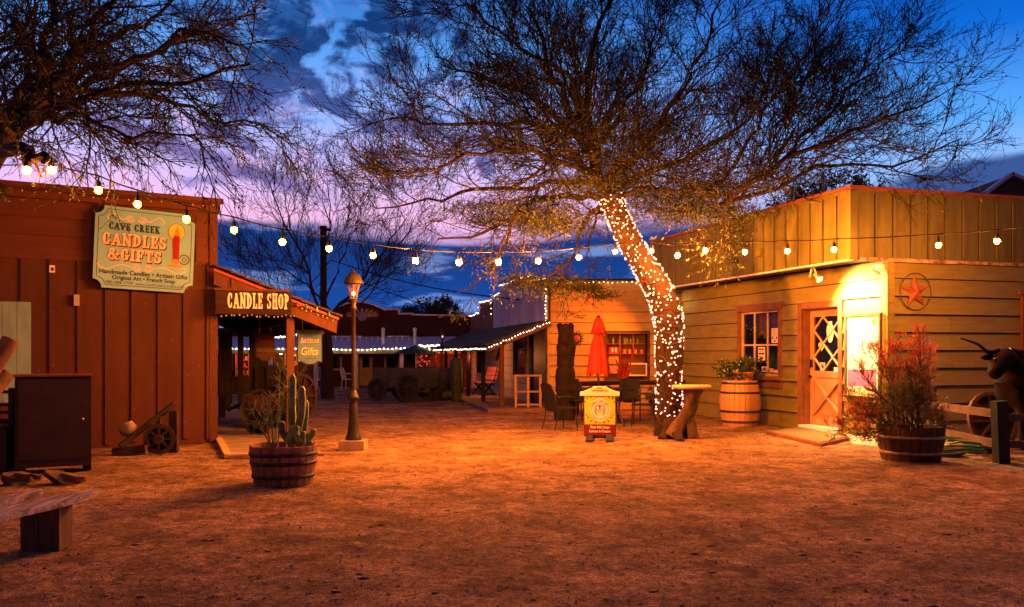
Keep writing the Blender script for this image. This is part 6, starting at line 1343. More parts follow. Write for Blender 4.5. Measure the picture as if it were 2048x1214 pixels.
for s_ in (-1, 1): mb = MB(); mb.ball((hd_.x-.08+.11*s_, 12.74+.05*s_, 1.40), .022, 8); mb.build('eye', M('eye_black', (.005, .005, .005), .1, 3, .1, 0), BU)
# ------------------------------------------------------------------ left foreground
CBT = thing('metal_cabinet', 'dark brown steel cabinet standing on stones by the red shop', 'cabinet', (-5.73, 10.95, 0), R(26)); T = _root[CBT.name]; m_cab = M('cabinet_brown', (.035, .017, .009), .25, 3, .45, .15, 20, stain=((.10, .05, .025), 3, .6, .6), spec=.5)
mb = MB(T); mb.box(-.43, .42, 0, .45, .07, 1.20); mb.build('body', m_cab, CBT)
mb = MB(T); mb.box(-.45, .44, -.04, .47, 1.20, 1.225); mb.build('top', M('cabinet_top', (.16, .06, .03), .2, 3, .5), CBT)
mb = MB(T); mb.box(-.395, .37, -.022, -.002, .17, 1.17); dd1 = mb.build('door', m_cab, CBT); mb = MB(T); mb.ball((.325, -.035, .66), .016, 8); mb.build('handle', M('bright_metal', (.6, .5, .4), .1, 3, .3, 0, metal=.8), dd1)
for x in (-.38, .37): mb = MB(T); mb.box(x-.05, x+.05, .05, .4, 0, .069); mb.build('foot', m_blk, CBT)
m_rk = M('tan_rock', (.15, .095, .045), .3, 4, .85, .5)
for i, (px_, py_, s_, sc_, lab) in enumerate(((132, 966, .15, (1.5, .8, .55), 'angular tan rock lying before the cabinet door'), (36, 968, .14, (1.1, .9, .8), 'round tan rock left of the cabinet'), (68, 962, .09, (1, .8, .7), 'small dark rock between the tan rock and the cabinet'))):
    p = G(px_, py_); mb = MB(Matrix.Translation((p.x, p.y, s_*.3)) @ Matrix.Rotation(R(20), 4, 'Y')); mb.ball((0, 0, 0), s_, 9, sc_, .9); mb.smooth = [False]*len(mb.smooth); tag(mb.build('rock', m_rk if i < 2 else M('dark_rock', (.12, .08, .06))), lab, 'rock')
RK = thing('storage_bin', 'dark slatted bin holding stones left of the cabinet', 'bin', (-6.6, 10.9, 0)); T = _root[RK.name]
mb = MB(T); mb.box(-.6, .30, 0, .04, .0, .55); mb.box(-.6, .3, .5, .54, 0, .62); mb.box(.26, .30, .041, .499, 0, .55); mb.build('body', m_cab, RK)
mb = MB(T)
for z in (.62, .72, .82, .98): mb.box(-.6, .3, .2, .24, z, z+.04)
mb.box(.22, .28, .18, .26, .551, 1.05); mb.box(-.6, -.54, .18, .26, .551, 1.05); mb.build('rack_bars', m_cab, RK)
mb = MB(T)
for i in range(9): mb.ball((-.5+.09*i, .12+.1*random.random(), .56), .055, 7, (1.1, 1, .7), .4)
mb.build('stones', m_rk, RK, kind='stuff')
# leaning sawn logs
for (pa1, pb1, r_, lab) in (((-60, 800), (22, 680), .095, 'upper sawn log end poking up at the left edge'), ((-60, 830), (8, 745), .11, 'lower sawn log end poking up at the left edge')):
    a = P(*pa1, 9.6); b_ = P(*pb1, 9.9); a2_ = a+(a-b_)*1.6; LG = thing('sawn_log', lab, 'log', (a2_.x, a2_.y, 0)); mb = MB(); mb.tube([a2_, a, (a+b_)/2+Vector((.01, 0, 0)), b_], r_, 14, wob=.25); mb.build('bark', M('log_bark', (.13, .065, .03), .4, 5, .85, .7, 20), LG)
    d_ = (b_-a2_).normalized(); mb = MB(Matrix.Translation(b_+d_*.002) @ d_.to_track_quat('Z', 'Y').to_matrix().to_4x4()); mb.lathe([(r_*.88, 0), (0, .004)], 14); mb.build('cut_end', M('cut_wood', (.22, .11, .05), .3, 8, .8), LG)
# bench
BN = thing('plank_bench', 'weathered split plank bench in the near left corner', 'bench', (-3.6, 6.6, 0)); m_wea = M('weathered_plank', (.26, .18, .15), .5, 3.5, .8, 1.0, 15, (11, .7, 3), c2=(.66, .54, .48), bdist=.03)
def plank(mb, A, Bp, w0, w1, th):
    A = Vector(A); Bp = Vector(Bp); d = (Bp-A).normalized(); sd = d.cross(Vector((0, 0, 1))).normalized(); N = 16; vs = []
    for i in range(N+1):
        f = i/N; w = (w0+(w1-w0)*f)*(1 if f > .12 else .35+.65*f/.12)+.012*noise.noise(Vector((f*9, 1, w0))); c_ = A+(Bp-A)*f; zz = .008*noise.noise(Vector((f*6, 3, 0)))
        for s_, z in ((-1, -th), (-1, 0), (-.5, .012), (0, -.004), (.5, .01), (1, 0), (1, -th)): vs.append(c_+sd*(s_*w/2)+Vector((0, 0, z+zz)))
    mb.add(vs, [(i*7+j, i*7+(j+1) % 7, (i+1)*7+(j+1) % 7, (i+1)*7+j) for i in range(N) for j in range(7)]+[tuple(range(6, -1, -1)), tuple(range(N*7, N*7+7))])
mb = MB(); plank(mb, (-3.33, 6.98, .405), (-3.85, 4.6, .40), .22, .28, .045); mb.build('seat', m_wea, BN)
mb = MB(); plank(mb, (-3.72, 6.9, .415), (-4.22, 4.7, .41), .16, .24, .045); mb.build('seat', m_wea, BN)
for y in (6.72, 4.9): xx = -3.53-(6.72-y)*.24; mb = MB(); mb.box(xx-.19, xx-.065, y-.1, y+.1, -.02, .335); mb.box(xx-.055, xx+.10, y-.09, y+.11, -.02, .335); mb.build('leg', M('bench_leg', (.13, .075, .045), .4, 3, .85, .6, 20, (6, 6, .8)), BN)
# old seed planter and odds by the wall
OP = thing('horse_plough', 'old iron wheeled plough with a long wooden beam by the red wall', 'plough', (-5.3, 12.9, 0)); m_ir = M('old_iron', (.04, .02, .014), .4, 6, .8, .3)
a = P(240, 893, 12.75); b_ = P(348, 808, 13.3); mb = MB(); mb.bar(a, b_, .06, .07); mb.build('beam', m_blk, OP)
w0_ = P(318, 888, 12.95); T0 = Matrix.Translation((w0_.x, 12.95, .22)) @ Matrix.Rotation(R(15), 4, 'Z'); wheel(T0, .225, OP, 'wheel', m_ir, 8, .035)
mb = MB(); q = P(352, 870, 13.2); mb.box(q.x-.09, q.x+.03, 13.15, 13.25, 0, .62); mb.bar(P(225, 905, 12.8), P(290, 897, 12.9), .1, .12); mb.bar(P(320, 835, 13), P(316, 880, 13), .03, .05, (0, 1, 0)); mb.build('frame', m_ir, OP)
q = P(257, 868, 13.05); mb = MB(Matrix.Translation((q.x, 13.05, .36)) @ Matrix.Rotation(R(-12), 4, 'Y')); mb.ball((0, 0, 0), .15, 12, (.95, .6, .72), .35); o = mb.build('feed_sack', M('sack_cloth', (.34, .26, .15), .3, 4, .8, .4)); tag(o, 'pale cloth sack slumped on the old plough', 'sack')
q = G(293, 908); mb = MB(Matrix.Translation((q.x, q.y, 0))); mb.lathe([(.045, 0), (.05, .02), (.05, .13), (.03, .16), (.03, .20)], 12); o = mb.build('can', M('pale_can', (.4, .34, .25), .2, 8, .5)); tag(o, 'small pale can on the ground before the plough', 'can')
# ================================================================== TREES
m_bark = M('mesquite_bark', (.026, .014, .009), .4, 5, .9, .9, 16, (3, 3, .7), bdist=.03)
m_twig = M('twig_bark', (.013, .011, .007), .3, 3, .85, 0)
m_leaf = M('mesquite_leaf', (.07, .092, .015), .4, 3, .7, 0, island=.6)
def trunk_mesh(name, pts, rads, parent, mat, n=30, sub=10, ridge=.17):
    s_ = spline(pts, sub); K = len(s_); rr = np.interp(np.linspace(0, len(rads)-1, K), range(len(rads)), rads); vs = []; up = Vector((0, 1, 0))
    for i, p in enumerate(s_):
        t_ = (s_[min(i+1, K-1)]-s_[max(i-1, 0)]).normalized(); sd = t_.cross(up).normalized(); u = sd.cross(t_)
        for j in range(n):
            a = 2*math.pi*j/n; tw = a+i*.02; q = rr[i]*(1+ridge*noise.noise(Vector((math.cos(tw)*2.2, math.sin(tw)*2.2, i*.09)))*1.6+ridge*.5*abs(noise.noise(Vector((math.cos(tw)*6, math.sin(tw)*6, i*.12))))); vs.append(p+sd*math.cos(a)*q+u*math.sin(a)*q)
    mb = MB(); mb.add(vs, [(i*n+j, i*n+(j+1) % n, (i+1)*n+(j+1) % n, (i+1)*n+j) for i in range(K-1) for j in range(n)]+[tuple(range((K-1)*n, K*n))], True); o = mb.build(name, mat, parent); return o, s_, rr
# ---- main mesquite, trunk leaning left
Y0 = 15.75
base = G(1348, 868); base.y = 15.9; base.x = (1348-CX)/F_PX*15.9
MT_ = thing('mesquite_tree', 'big leaning mesquite whose trunk is wrapped in fairy lights', 'tree', (base.x, 15.9, 0))
tp_ = [P(1348, 890, 15.9), P(1340, 830, 15.85), P(1337, 760, 15.8), P(1338, 690, 15.8), P(1336, 635, 15.8), P(1318, 580, 15.8), P(1288, 530, 15.8), P(1258, 480, 15.8), P(1236, 435, 15.85), P(1222, 395, 15.9)]
tr_ = [.33, .215, .20, .22, .24, .225, .20, .19, .175, .20]
trunk, TS, TR_ = trunk_mesh('trunk', tp_, tr_, MT_, m_bark)
mb = MB()
for (ex, ey, r_) in ((1312, 862, .09), (1322, 878, .11), (1392, 866, .07), (1362, 882, .11), (1378, 852, .08)):
    e = G(ex, ey); e.z = -.03; mb.tube(spline([P(1344, 835, 15.85), (P(1344, 865, 15.8)*.5+e*.5)+Vector((0, 0, .08)), e], 5), [r_*(1.25-.06*i) for i in range(11)], 12, wob=.4)
mb.build('roots', m_bark, MT_)
def limb(*pp): return [P(x, y, d) for x, y, d in pp]
limbs = [
 (limb((1224, 400, 15.9), (1195, 350, 15.9), (1180, 300, 15.9), (1140, 220, 15.8), (1100, 130, 15.6), (1060, 20, 15.4)), .15),
 (limb((1195, 350, 15.9), (1175, 250, 16.0), (1172, 160, 16.2), (1200, 60, 16.3), (1230, -60, 16.3)), .13),
 (limb((1180, 300, 15.9), (1110, 230, 16.5), (1050, 190, 17.0), (960, 150, 17.6), (860, 110, 18.0)), .09),
 (limb((1175, 280, 15.9), (1080, 240, 15.5), (980, 250, 15.0), (880, 250, 14.7), (780, 240, 14.5)), .085),
 (limb((1190, 350, 15.9), (1120, 330, 15.2), (1020, 300, 14.7), (900, 320, 14.2), (800, 350, 13.8)), .08),
 (limb((1215, 400, 15.9), (1150, 390, 15.6), (1060, 400, 15.2), (1010, 440, 15.0), (960, 470, 14.8), (880, 480, 14.6)), .10),
 (limb((1040, 420, 15.1), (1015, 470, 15.0), (985, 540, 15.0), (920, 580, 15.0)), .06),
 (limb((1215, 400, 15.9), (1180, 430, 15.4), (1150, 480, 15.2), (1120, 540, 15.1), (1060, 560, 15.0)), .07),
 (limb((1225, 405, 15.9), (1190, 440, 16.2), (1178, 500, 16.4), (1175, 560, 16.6)), .06),
 (limb((1200, 360, 15.9), (1100, 370, 16.6), (980, 380, 17.2), (860, 400, 17.8), (750, 420, 18.2)), .08),
 (limb((1205, 370, 15.9), (1270, 310, 15.8), (1330, 230, 15.6), (1390, 130, 15.4), (1440, 0, 15.2)), .11),
 (limb((1215, 385, 15.9), (1300, 340, 16.2), (1400, 300, 16.6), (1500, 230, 17.0), (1560, 120, 17.2)), .09),
 (limb((1225, 395, 15.9), (1320, 380, 15.6), (1400, 385, 15.2), (1460, 390, 15.0), (1530, 330, 14.8), (1600, 260, 14.6)), .085),
 (limb((1450, 405, 14.9), (1520, 350, 14.7), (1640, 290, 14.4), (1760, 240, 14.2), (1880, 200, 14.0)), .075),
 (limb((1440, 410, 14.9), (1540, 375, 15.1), (1640, 330, 15.4), (1800, 320, 15.7), (1930, 280, 16.0)), .06),
 (limb((1225, 395, 15.9), (1330, 400, 16.4), (1430, 440, 16.6), (1500, 460, 16.8)), .06),
 (limb((1185, 300, 15.9), (1240, 230, 16.4), (1290, 140, 16.8), (1310, 40, 17.2)), .09),
 (limb((1175, 240, 15.9), (1130, 150, 15.2), (1010, 70, 14.6), (930, -10, 14.2)), .07),
 (limb((1185, 320, 15.9), (1180, 280, 14.9), (1150, 250, 14.0), (1080, 300, 13.2)), .07),
 (limb((1210, 370, 15.9), (1240, 330, 15.0), (1300, 310, 14.2), (1380, 330, 13.6)), .07),
 (limb((1200, 350, 15.9), (1190, 300, 17.2), (1230, 270, 18.4), (1300, 280, 19.2)), .07),
 (limb((1190, 350, 15.9), (1120, 310, 17.4), (1080, 330, 18.6), (1000, 340, 19.4)), .07),
 (limb((1480, 400, 14.85), (1560, 250, 14.9), (1600, 150, 15.0), (1580, 60, 15.0)), .05),
 (limb((1540, 350, 14.7), (1660, 220, 14.9), (1760, 130, 15.2), (1830, 60, 15.4)), .05),
 (limb((1400, 395, 15.2), (1480, 310, 15.6), (1540, 200, 16.0), (1640, 80, 16.3)), .06),
]
def make_crown(limbs, seed, c1=14, c2=8, c3=5, L1=(1.2, 2.6), L2=(.5, 1.2), L3=(.25, .6), trop=(0, 0, .05), nleaf=40000, leafsel=None, parent=None, twig=.0050, mat=m_twig, leafmat=m_leaf, jit=.12, leafL=.055):
    r = np.random.default_rng(seed); K0 = 14
    limbs = [(l, q*.74) for l, q in limbs]; a0 = paths([l[0] for l in limbs], K0); nz = r.normal(size=a0.shape)*jit*.35; nz[:, :2] = 0; a0 = a0+nz
    r0 = np.array([l[1] for l in limbs])[:, None]*np.linspace(1, .22, K0)[None]
    a1, r1 = grow(a0, r0, c1, 9, *L1, (22, 62), .15, 1, .28, trop, .42, .011, r, .3)
    a2, r2 = grow(a1, r1, c2, 7, *L2, (18, 55), .15, 1, .32, trop, .5, .0062, r, .4)
    a3, r3 = grow(a2, r2, c3, 6, *L3, (15, 50), .15, 1, .36, trop, .6, twig, r, .6)
    V, Q = cat([tubes(a0, r0, 9), tubes(a1, r1, 6)]); np_obj('limbs', V, Q, m_bark, parent)
    V, Q = cat([tubes(a2, r2, 4), tubes(a3, r3, 3)]); np_obj('twigs', V, Q, mat, parent)
    i = r.integers(0, len(a3), nleaf); t_ = r.integers(1, 6, nleaf); pts = a3[i, t_]; d = unit(a3[i, t_]-a3[i, t_-1])
    if leafsel is not None: kp = r.random(nleaf) < leafsel(pts); pts, d = pts[kp], d[kp]
    V, Q = leaves(pts, d*.6+np.array([0, 0, -.35]), leafL, .016, r, .05); np_obj('leaves', V, Q, leafmat, parent, False); return a1, a2, a3
def ls(p):
    px_ = CX+p[:, 0]/p[:, 1]*F_PX; py_ = HY-(p[:, 2]-EYE)/p[:, 1]*F_PX
    low = np.clip((p[:, 2]-2.6)/1.9, 0, 1)
    core = np.exp(-((p[:, 0]-1.6)/2.6)**2)
    return np.clip(.20+1.0*(1-low)*(.4+.6*core)+.25*core*(1-np.clip((p[:, 2]-4)/2.5, 0, 1)), 0, 1)
low_l = [limbs[i] for i in (5, 6, 7, 8)]; main_l = [l for i, l in enumerate(limbs) if i not in (5, 6, 7, 8, 15)]
make_crown(main_l, 4, 16, 9, 6, (1.0, 2.2), (.5, 1.2), (.28, .75), (0, 0, .07), 170000, ls, MT_)
low_l = [([Vector(((p.x/p.y)*(p.y+f*1.7), p.y+f*1.7, EYE+(p.z-EYE)/p.y*(p.y+f*1.7))) for p, f in ((q, min(1, j/1.5)) for j, q in enumerate(l[0]))], l[1]) for l in low_l]
make_crown(low_l, 5, 8, 6, 4, (.7, 1.5), (.35, .8), (.16, .4), (0, 0, .03), 4200, ls, MT_)
# dense leafy clumps low in the crown
r = np.random.default_rng(9); cl = []
for (px_, py_, s_, n_) in ((1110, 565, .42, 1100), (1040, 560, .25, 350), (950, 420, .5, 900), (1060, 430, .5, 1500), (1110, 445, .45, 1200), (1240, 360, .5, 1700), (1330, 410, .7, 3000), (1410, 425, .45, 1300), (1250, 310, .6, 1600), (1030, 170, .45, 1300), (1010, 130, .3, 600), (1180, 575, .22, 350), (1210, 590, .18, 250), (1390, 370, .6, 1800), (1480, 425, .35, 600), (1600, 350, .6, 1000), (1160, 370, .4, 900), (1290, 270, .6, 900)):
    c_ = np.array(P(px_, py_, (17.0 if py_ > 500 else 15.9)+r.random()*1.3)); q = r.normal(size=(n_, 3))*np.array([s_*1.1, s_, s_*.35])*.75; sub = c_+q; cl.append(sub)
cl = np.concatenate(cl); V, Q = leaves(cl, r.normal(size=cl.shape)+np.array([0, 0, -.3]), .075, .02, r, .05); np_obj('leaf_clumps', V, Q, m_leaf, MT_, False)
st = cl[::3]; dd_ = unit(r.normal(size=(len(st), 3))); pth = np.stack([st-dd_*.1, st, st+dd_*.12], 1); V, Q = tubes(pth, np.full((len(st), 3), .003), 3); np_obj('clump_twigs', V, Q, m_twig, MT_)
# ---- left tree
LT = thing('mesquite_tree', 'dense dark mesquite leaning over the red shop from the left', 'tree', (-7.3, 10.4, 0))
o, _, _ = trunk_mesh('trunk', [Vector((-7.6, 10.4, -.05)), Vector((-7.3, 10.45, 1.2)), P(-90, 560, 10.5), P(-60, 400, 10.9), P(-14, 300, 10.9), P(28, 240, 10.8), P(75, 180, 10.7)], [.36, .3, .24, .18, .17, .17, .13], LT, m_bark)
# twisted dead stub that holds the cable
mb = MB(); mb.tube(spline([P(-25, 318, 10.7), P(30, 298, 9.9), P(58, 305, 9.7), P(64, 318, 9.65), P(92, 312, 9.6), P(84, 325, 9.6)], 6), [.075-.0012*i for i in range(31)], 12, wob=.5)
mb.tube(spline([P(52, 308, 9.7), P(50, 325, 9.7), P(58, 345, 9.65)], 5), [.04-.002*i for i in range(11)], 8, wob=.5); mb.tube(spline([P(66, 316, 9.65), P(74, 335, 9.65), P(82, 352, 9.6)], 5), [.025-.0018*i for i in range(11)], 8, wob=.5)
mb.ball(P(4, 378, 10.5), .10, 12, (1.2, 1, .7), .6); mb.build('dead_stub', m_bark, LT)
llimbs = [
 (limb((40, 240, 10.5), (85, 160, 10.6), (90, 80, 10.8), (130, -40, 11.0)), .14),
 (limb((60, 200, 10.5), (130, 130, 10.2), (200, 40, 9.9), (250, -60, 9.7)), .11),
 (limb((30, 255, 10.5), (110, 190, 11.0), (220, 150, 11.6), (340, 90, 12.2), (430, 20, 12.6)), .09),
 (limb((40, 245, 10.5), (150, 210, 10.0), (270, 170, 9.6), (400, 150, 9.3), (500, 130, 9.1)), .08),
 (limb((60, 235, 10.5), (180, 190, 10.9), (300, 200, 11.4), (420, 230, 12.0), (520, 250, 12.4)), .075),
 (limb((30, 260, 10.5), (130, 240, 9.9), (230, 260, 9.5), (330, 260, 9.3), (420, 280, 9.2)), .05),
 (limb((20, 275, 10.5), (80, 240, 11.2), (170, 255, 11.6), (250, 280, 11.9)), .03),
 (limb((10, 290, 10.5), (-30, 200, 10.4), (-60, 80, 10.2), (-40, -60, 10.0)), .12),
 (limb((20, 270, 10.5), (-20, 180, 9.6), (30, 100, 9.0), (60, 0, 8.6)), .08),
 (limb((70, 180, 10.6), (180, 90, 11.4), (300, 40, 12.2), (380, -40, 12.8)), .08),
 (limb((50, 220, 10.5), (150, 150, 10.9), (280, 110, 10.8), (390, 60, 10.6), (470, 90, 10.5)), .07),
 (limb((30, 240, 10.5), (60, 130, 12), (150, 60, 13), (220, 0, 13.5)), .08),
]
def ls2(p):
    px_ = CX+p[:, 0]/p[:, 1]*F_PX; return np.clip(.22+.4*np.exp(-((p[:, 0]+6.0)/1.0)**2), 0, 1)
make_crown(llimbs, 12, 15, 8, 5, (.7, 1.5), (.35, .8), (.16, .40), (0, 0, -.02), 40000, ls2, LT, twig=.0036, leafL=.045)
# ---- bare tree behind the porch
BT = thing('bare_tree', 'leafless multi stemmed tree spreading above the candle shop porch', 'tree', (P(655, 0, 28).x, 28, 0))
bl = [[P(655, 790, 28), P(650, 660, 28), P(630, 590, 28)]]
o, _, _ = trunk_mesh('trunk', [P(655, 797, 28), P(655, 700, 28), P(650, 630, 28)], [.2, .15, .13], BT, m_bark)
br = [(limb((650, 640, 28), (625, 590, 28), (610, 520, 27.6), (560, 430, 27.2), (530, 350, 27)), .13), (limb((650, 640, 28), (700, 590, 28.5), (740, 540, 28.8), (790, 470, 29), (830, 400, 29.2)), .13),
      (limb((640, 600, 28), (650, 520, 28.6), (660, 440, 29), (655, 350, 29.2)), .10), (limb((660, 620, 28), (600, 560, 28.6), (540, 520, 29), (490, 500, 29.3)), .09), (limb((650, 600, 28), (690, 500, 27.6), (720, 420, 27.3), (740, 350, 27)), .09),
      (limb((680, 610, 28), (760, 560, 27.5), (820, 520, 27.2)), .08), (limb((630, 590, 28), (590, 480, 28.4), (570, 400, 28.6), (600, 340, 28.8)), .08), (limb((690, 600, 28.3), (730, 600, 28), (790, 500, 27.6), (850, 430, 27.5)), .07), (limb((650, 620, 28), (580, 600, 27.2), (520, 570, 27)), .07)]
br = [(l, q*.55) for l, q in br]
make_crown(br, 33, 11, 7, 4, (1.4, 3.0), (.7, 1.6), (.3, .8), (0, 0, .14), 1500, None, BT, twig=.006, leafL=.12)
UP = thing('utility_pole', 'plain dark utility pole among the bare tree branches', 'pole', (P(647, 0, 31).x, 31, 0)); mb = MB(); q = P(647, 452, 31); mb.tube([(q.x, 31, 0), q], .115, 10); mb.build('pole', m_blk, UP)
mb = MB(); mb.bar(P(640, 456, 31), P(662, 460, 31), .1, .1); mb.build('crossarm', m_blk, UP)
for (p0, p1, lab) in (((662, 520, 31), (1040, 600, 24), 'upper thin power line crossing the dark sky'), ((700, 555, 31), (985, 640, 40), 'lower thin power line crossing the dark sky')):
    a, b_ = P(*p0), P(*p1); mb = MB(); mb.tube([a+(b_-a)*f-Vector((0, 0, .5*math.sin(math.pi*f)*.4)) for f in np.linspace(0, 1, 16)], .018, 5); tag(mb.build('power_line', m_blk), lab, 'cable')
# ---- far shrubs and trees
def puff_tree(nm, label, px_, py_t, py_b, wpx, Yd, seed, nl, Ls, mat, dense=.5):
    r = np.random.default_rng(seed); base_ = P(px_, 0, Yd); base_.z = 0; T0 = thing(nm, label, 'tree', base_); ptop = P(px_, py_t, Yd).z; pb_z = P(px_, py_b, Yd).z; w_ = wpx/F_PX*Yd/2; N = 11; lst = []
    for i in range(N): a = r.random()*6.28; q = r.random()**.5; e = base_+Vector((math.cos(a)*w_*q, math.sin(a)*w_*q*.8, pb_z+(ptop-pb_z)*(.35+.65*r.random()*(1-.4*q)))); s0 = base_+Vector((0, 0, pb_z*.6)); lst.append(([s0, (s0+e)/2+Vector((0, 0, .2)), e], .05))
    mb = MB(); mb.tube([base_, base_+Vector((.05, 0, pb_z*.6))], [.16, .1], 8); mb.build('trunk', m_bark, T0)
    a0 = paths([l[0] for l in lst], 8); r0 = np.full((N, 8), .05)*np.linspace(1, .3, 8); a1, r1 = grow(a0, r0, 9, 6, w_*.3, w_*.7, (25, 65), .3, 1, .3, (0, 0, .05), .5, .015, r); a2, r2 = grow(a1, r1, 7, 5, w_*.12, w_*.35, (20, 60), .2, 1, .3, (0, 0, .05), .6, .008, r)
    V, Q = cat([tubes(a0, r0, 6), tubes(a1, r1, 4), tubes(a2, r2, 3)]); np_obj('branches', V, Q, m_twig, T0)
    i = r.integers(0, len(a2), nl); t_ = r.integers(1, 5, nl); V, Q = leaves(a2[i, t_]+r.normal(size=(nl, 3))*Ls*.6, r.normal(size=(nl, 3)), Ls, Ls*.4, r, .1); np_obj('foliage', V, Q, mat, T0, False)
m_dleaf = M('dark_foliage', (.045, .06, .03), .4, 2, .8, 0, island=.6)
puff_tree('dark_tree', 'small dark round tree above the saloon roof beside the arch', 820, 612, 640, 40, 46, 1, 2500, .22, m_dleaf)
puff_tree('desert_tree', 'soft pale green tree beyond the saloon roof', 885, 590, 640, 90, 48, 2, 2600, .20, M('grey_foliage', (.06, .075, .04), .4, 2, .8, 0, island=.6))
puff_tree('dark_tree', 'dark bushy tree behind the parapet of the olive shop', 1660, 352, 470, 290, 26, 3, 9000, .13, m_dleaf)
# gable of the neighbour house
NG = thing('neighbour_house', 'dim wooden house gable rising behind the olive shop roof', 'building', (13.5, 24, 0)); a = P(1975, 386, 24); b_ = P(2018, 351, 24); c_ = P(2110, 392, 24); mb = MB(); mb.prism([(a.x, 2), (a.x, a.z), (b_.x, b_.z), (c_.x, c_.z), (c_.x, 2)], 24, 30); mb.build('wall', M('brown_gable', (.13, .085, .055), .2, 2, .8, .2), NG)
mb = MB(); mb.bar((a.x-.1, 23.95, a.z-.02), (b_.x+.02, 23.95, b_.z+.03), .3, .08); mb.bar((b_.x-.02, 23.95, b_.z+.03), (c_.x, 23.95, c_.z+.03), .3, .08); mb.build('verge_board', m_grey, NG)
mb = MB(); mb.box(a.x+.1, c_.x, 24.1, 29, 0, 2); mb.build('lower_wall', m_blk, NG)

# ================================================================== LIGHTS
# café string, left tree -> trunk -> right wall
bl_px = [(53, 340), (103, 340), (197, 380), (275, 408), (373, 438), (468, 460), (565, 484), (658, 497), (746, 511), (831, 521), (918, 525), (997, 524), (1077, 522), (1157, 515), (1230, 503), (1303, 502), (1355, 511), (1411, 501), (1490, 504), (1575, 502), (1668, 499), (1877, 490), (1994, 482)]
def cy_(px_):
    s_ = (px_-CX)/F_PX; x0, y0_, k_ = (-5.29, 9.6, 1.258) if px_ < 1240 else (1.89, 15.3, -2.487)
    return (k_*y0_-x0)/(k_-s_)
LS = thing('cafe_light_string', 'string of big glowing cafe bulbs hung across the yard on black cable', 'string lights', P(1157, 495, cy_(1157)))
m_cafe = EM('cafe_filament', (1, .25, .03), 37000); m_cafe2 = EM('cafe_filament_dimmer', (1, .27, .035), 2100)
m_cafe4 = EM('cafe_filament_low', (1, .30, .05), 900); m_cafe3 = EM('cafe_filament_soft', (1, .26, .032), 10000)
m_env = GLASS('bulb_halo_glass', (.5, .25, .06), .3, .40); m_env.node_tree.nodes['Principled BSDF'].inputs['Emission Color'].default_value = (1, .50, .10, 1); m_env.node_tree.nodes['Principled BSDF'].inputs['Emission Strength'].default_value = 1.6; m_env.cycles.emission_sampling = 'NONE'; m_sock = M('black_socket', (.02, .02, .02), .1, 3, .5, 0)  # glass shell glows amber to imitate the halo round each bulb
cab = []
bp3 = [P(a, b_, cy_(a)) for a, b_ in bl_px]
cab = [P(68, 318, 9.65)]+[p+Vector((0, 0, .165)) for p in bp3[2:14]]+[P(1236, 487, 15.3)]+[p+Vector((0, 0, .17)) for p in bp3[15:]]+[P(2140, 440, 12.75)]
fine = []
for i in range(len(cab)-1):
    for f in (0, .25, .5, .75): fine.append(cab[i]+(cab[i+1]-cab[i])*f-Vector((0, 0, .012*math.sin(math.pi*f))))
fine.append(cab[-1]); mb = MB(); mb.tube(fine, .009, 6); mb.tube(spline([P(68, 318, 9.65), P(53, 325, 9.6), P(30, 330, 9.6), P(-20, 330, 9.6)], 4), .008, 5); mb.tube(spline([bp3[1]+Vector((0, 0, .14)), P(112, 325, 9.7), P(92, 316, 9.6)], 4), .007, 5); mb.build('cable', m_blk, LS)
for p in bp3:
    mb = MB(Matrix.Translation(p)); mb.lathe([(.03, .035), (.034, .05), (.026, .10), (.012, .11), (.006, .165)], 10); mb.build('socket', m_sock, LS)
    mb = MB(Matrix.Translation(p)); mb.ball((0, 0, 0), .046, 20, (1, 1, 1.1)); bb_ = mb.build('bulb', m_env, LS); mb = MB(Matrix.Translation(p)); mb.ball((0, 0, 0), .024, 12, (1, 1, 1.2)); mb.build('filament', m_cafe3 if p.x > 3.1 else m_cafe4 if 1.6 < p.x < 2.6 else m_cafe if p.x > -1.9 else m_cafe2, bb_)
# fairy lights wrapped round the trunk
TL = thing('trunk_fairy_lights', 'pink white fairy lights wound round and round the mesquite trunk', 'string lights', (base.x+.01, 15.9, .05)); rl = np.random.default_rng(77); m_fairy = EM('fairy_bulb', (1, .36, .26), 3.6)
S_pts = TS; NB = 780; bulbs = []; wires = []
K = len(S_pts)
def on_trunk(f, a, off=.02):
    i = min(K-2, int(f*(K-1))); w = f*(K-1)-i; p = S_pts[i]*(1-w)+S_pts[i+1]*w; t_ = (S_pts[i+1]-S_pts[i]).normalized(); sd = t_.cross(Vector((0, 1, 0))).normalized(); u = sd.cross(t_); q = TR_[i]*(1-w)+TR_[i+1]*w+off
    return p+sd*math.cos(a)*q*1.06+u*math.sin(a)*q*1.06
turns = 15
for k_ in range(NB):
    f = .10+.89*(k_+rl.random()*.8)/NB; a = 2*math.pi*(turns*f*2.1)+rl.normal()*.5; f2 = min(.995, max(.09, f+rl.normal()*.018)); bulbs.append(on_trunk(f2, a, .022)); 
for s0 in range(5): wires.append([on_trunk(.06+.93*i/200, 2*math.pi*(1.7*i/200+s0/5)+.6*math.sin(i*.35+s0)+.2*math.sin(i*1.1), .010) for i in range(201)])
mb = MB()
for w_ in wires: mb.tube(w_, .006, 4)
mb.build('cord', M('pink_cord', (.12, .03, .02), .2), TL)
fork = [on_trunk(.99, a_, .02) for a_ in np.linspace(0, 6.28, 10)]
near = sorted(range(NB), key=lambda i: bulbs[i].y)[:100]; ns = set(near); bm_ = MB(); bm_.ball((0, 0, 0), .0135, 6); pm = None
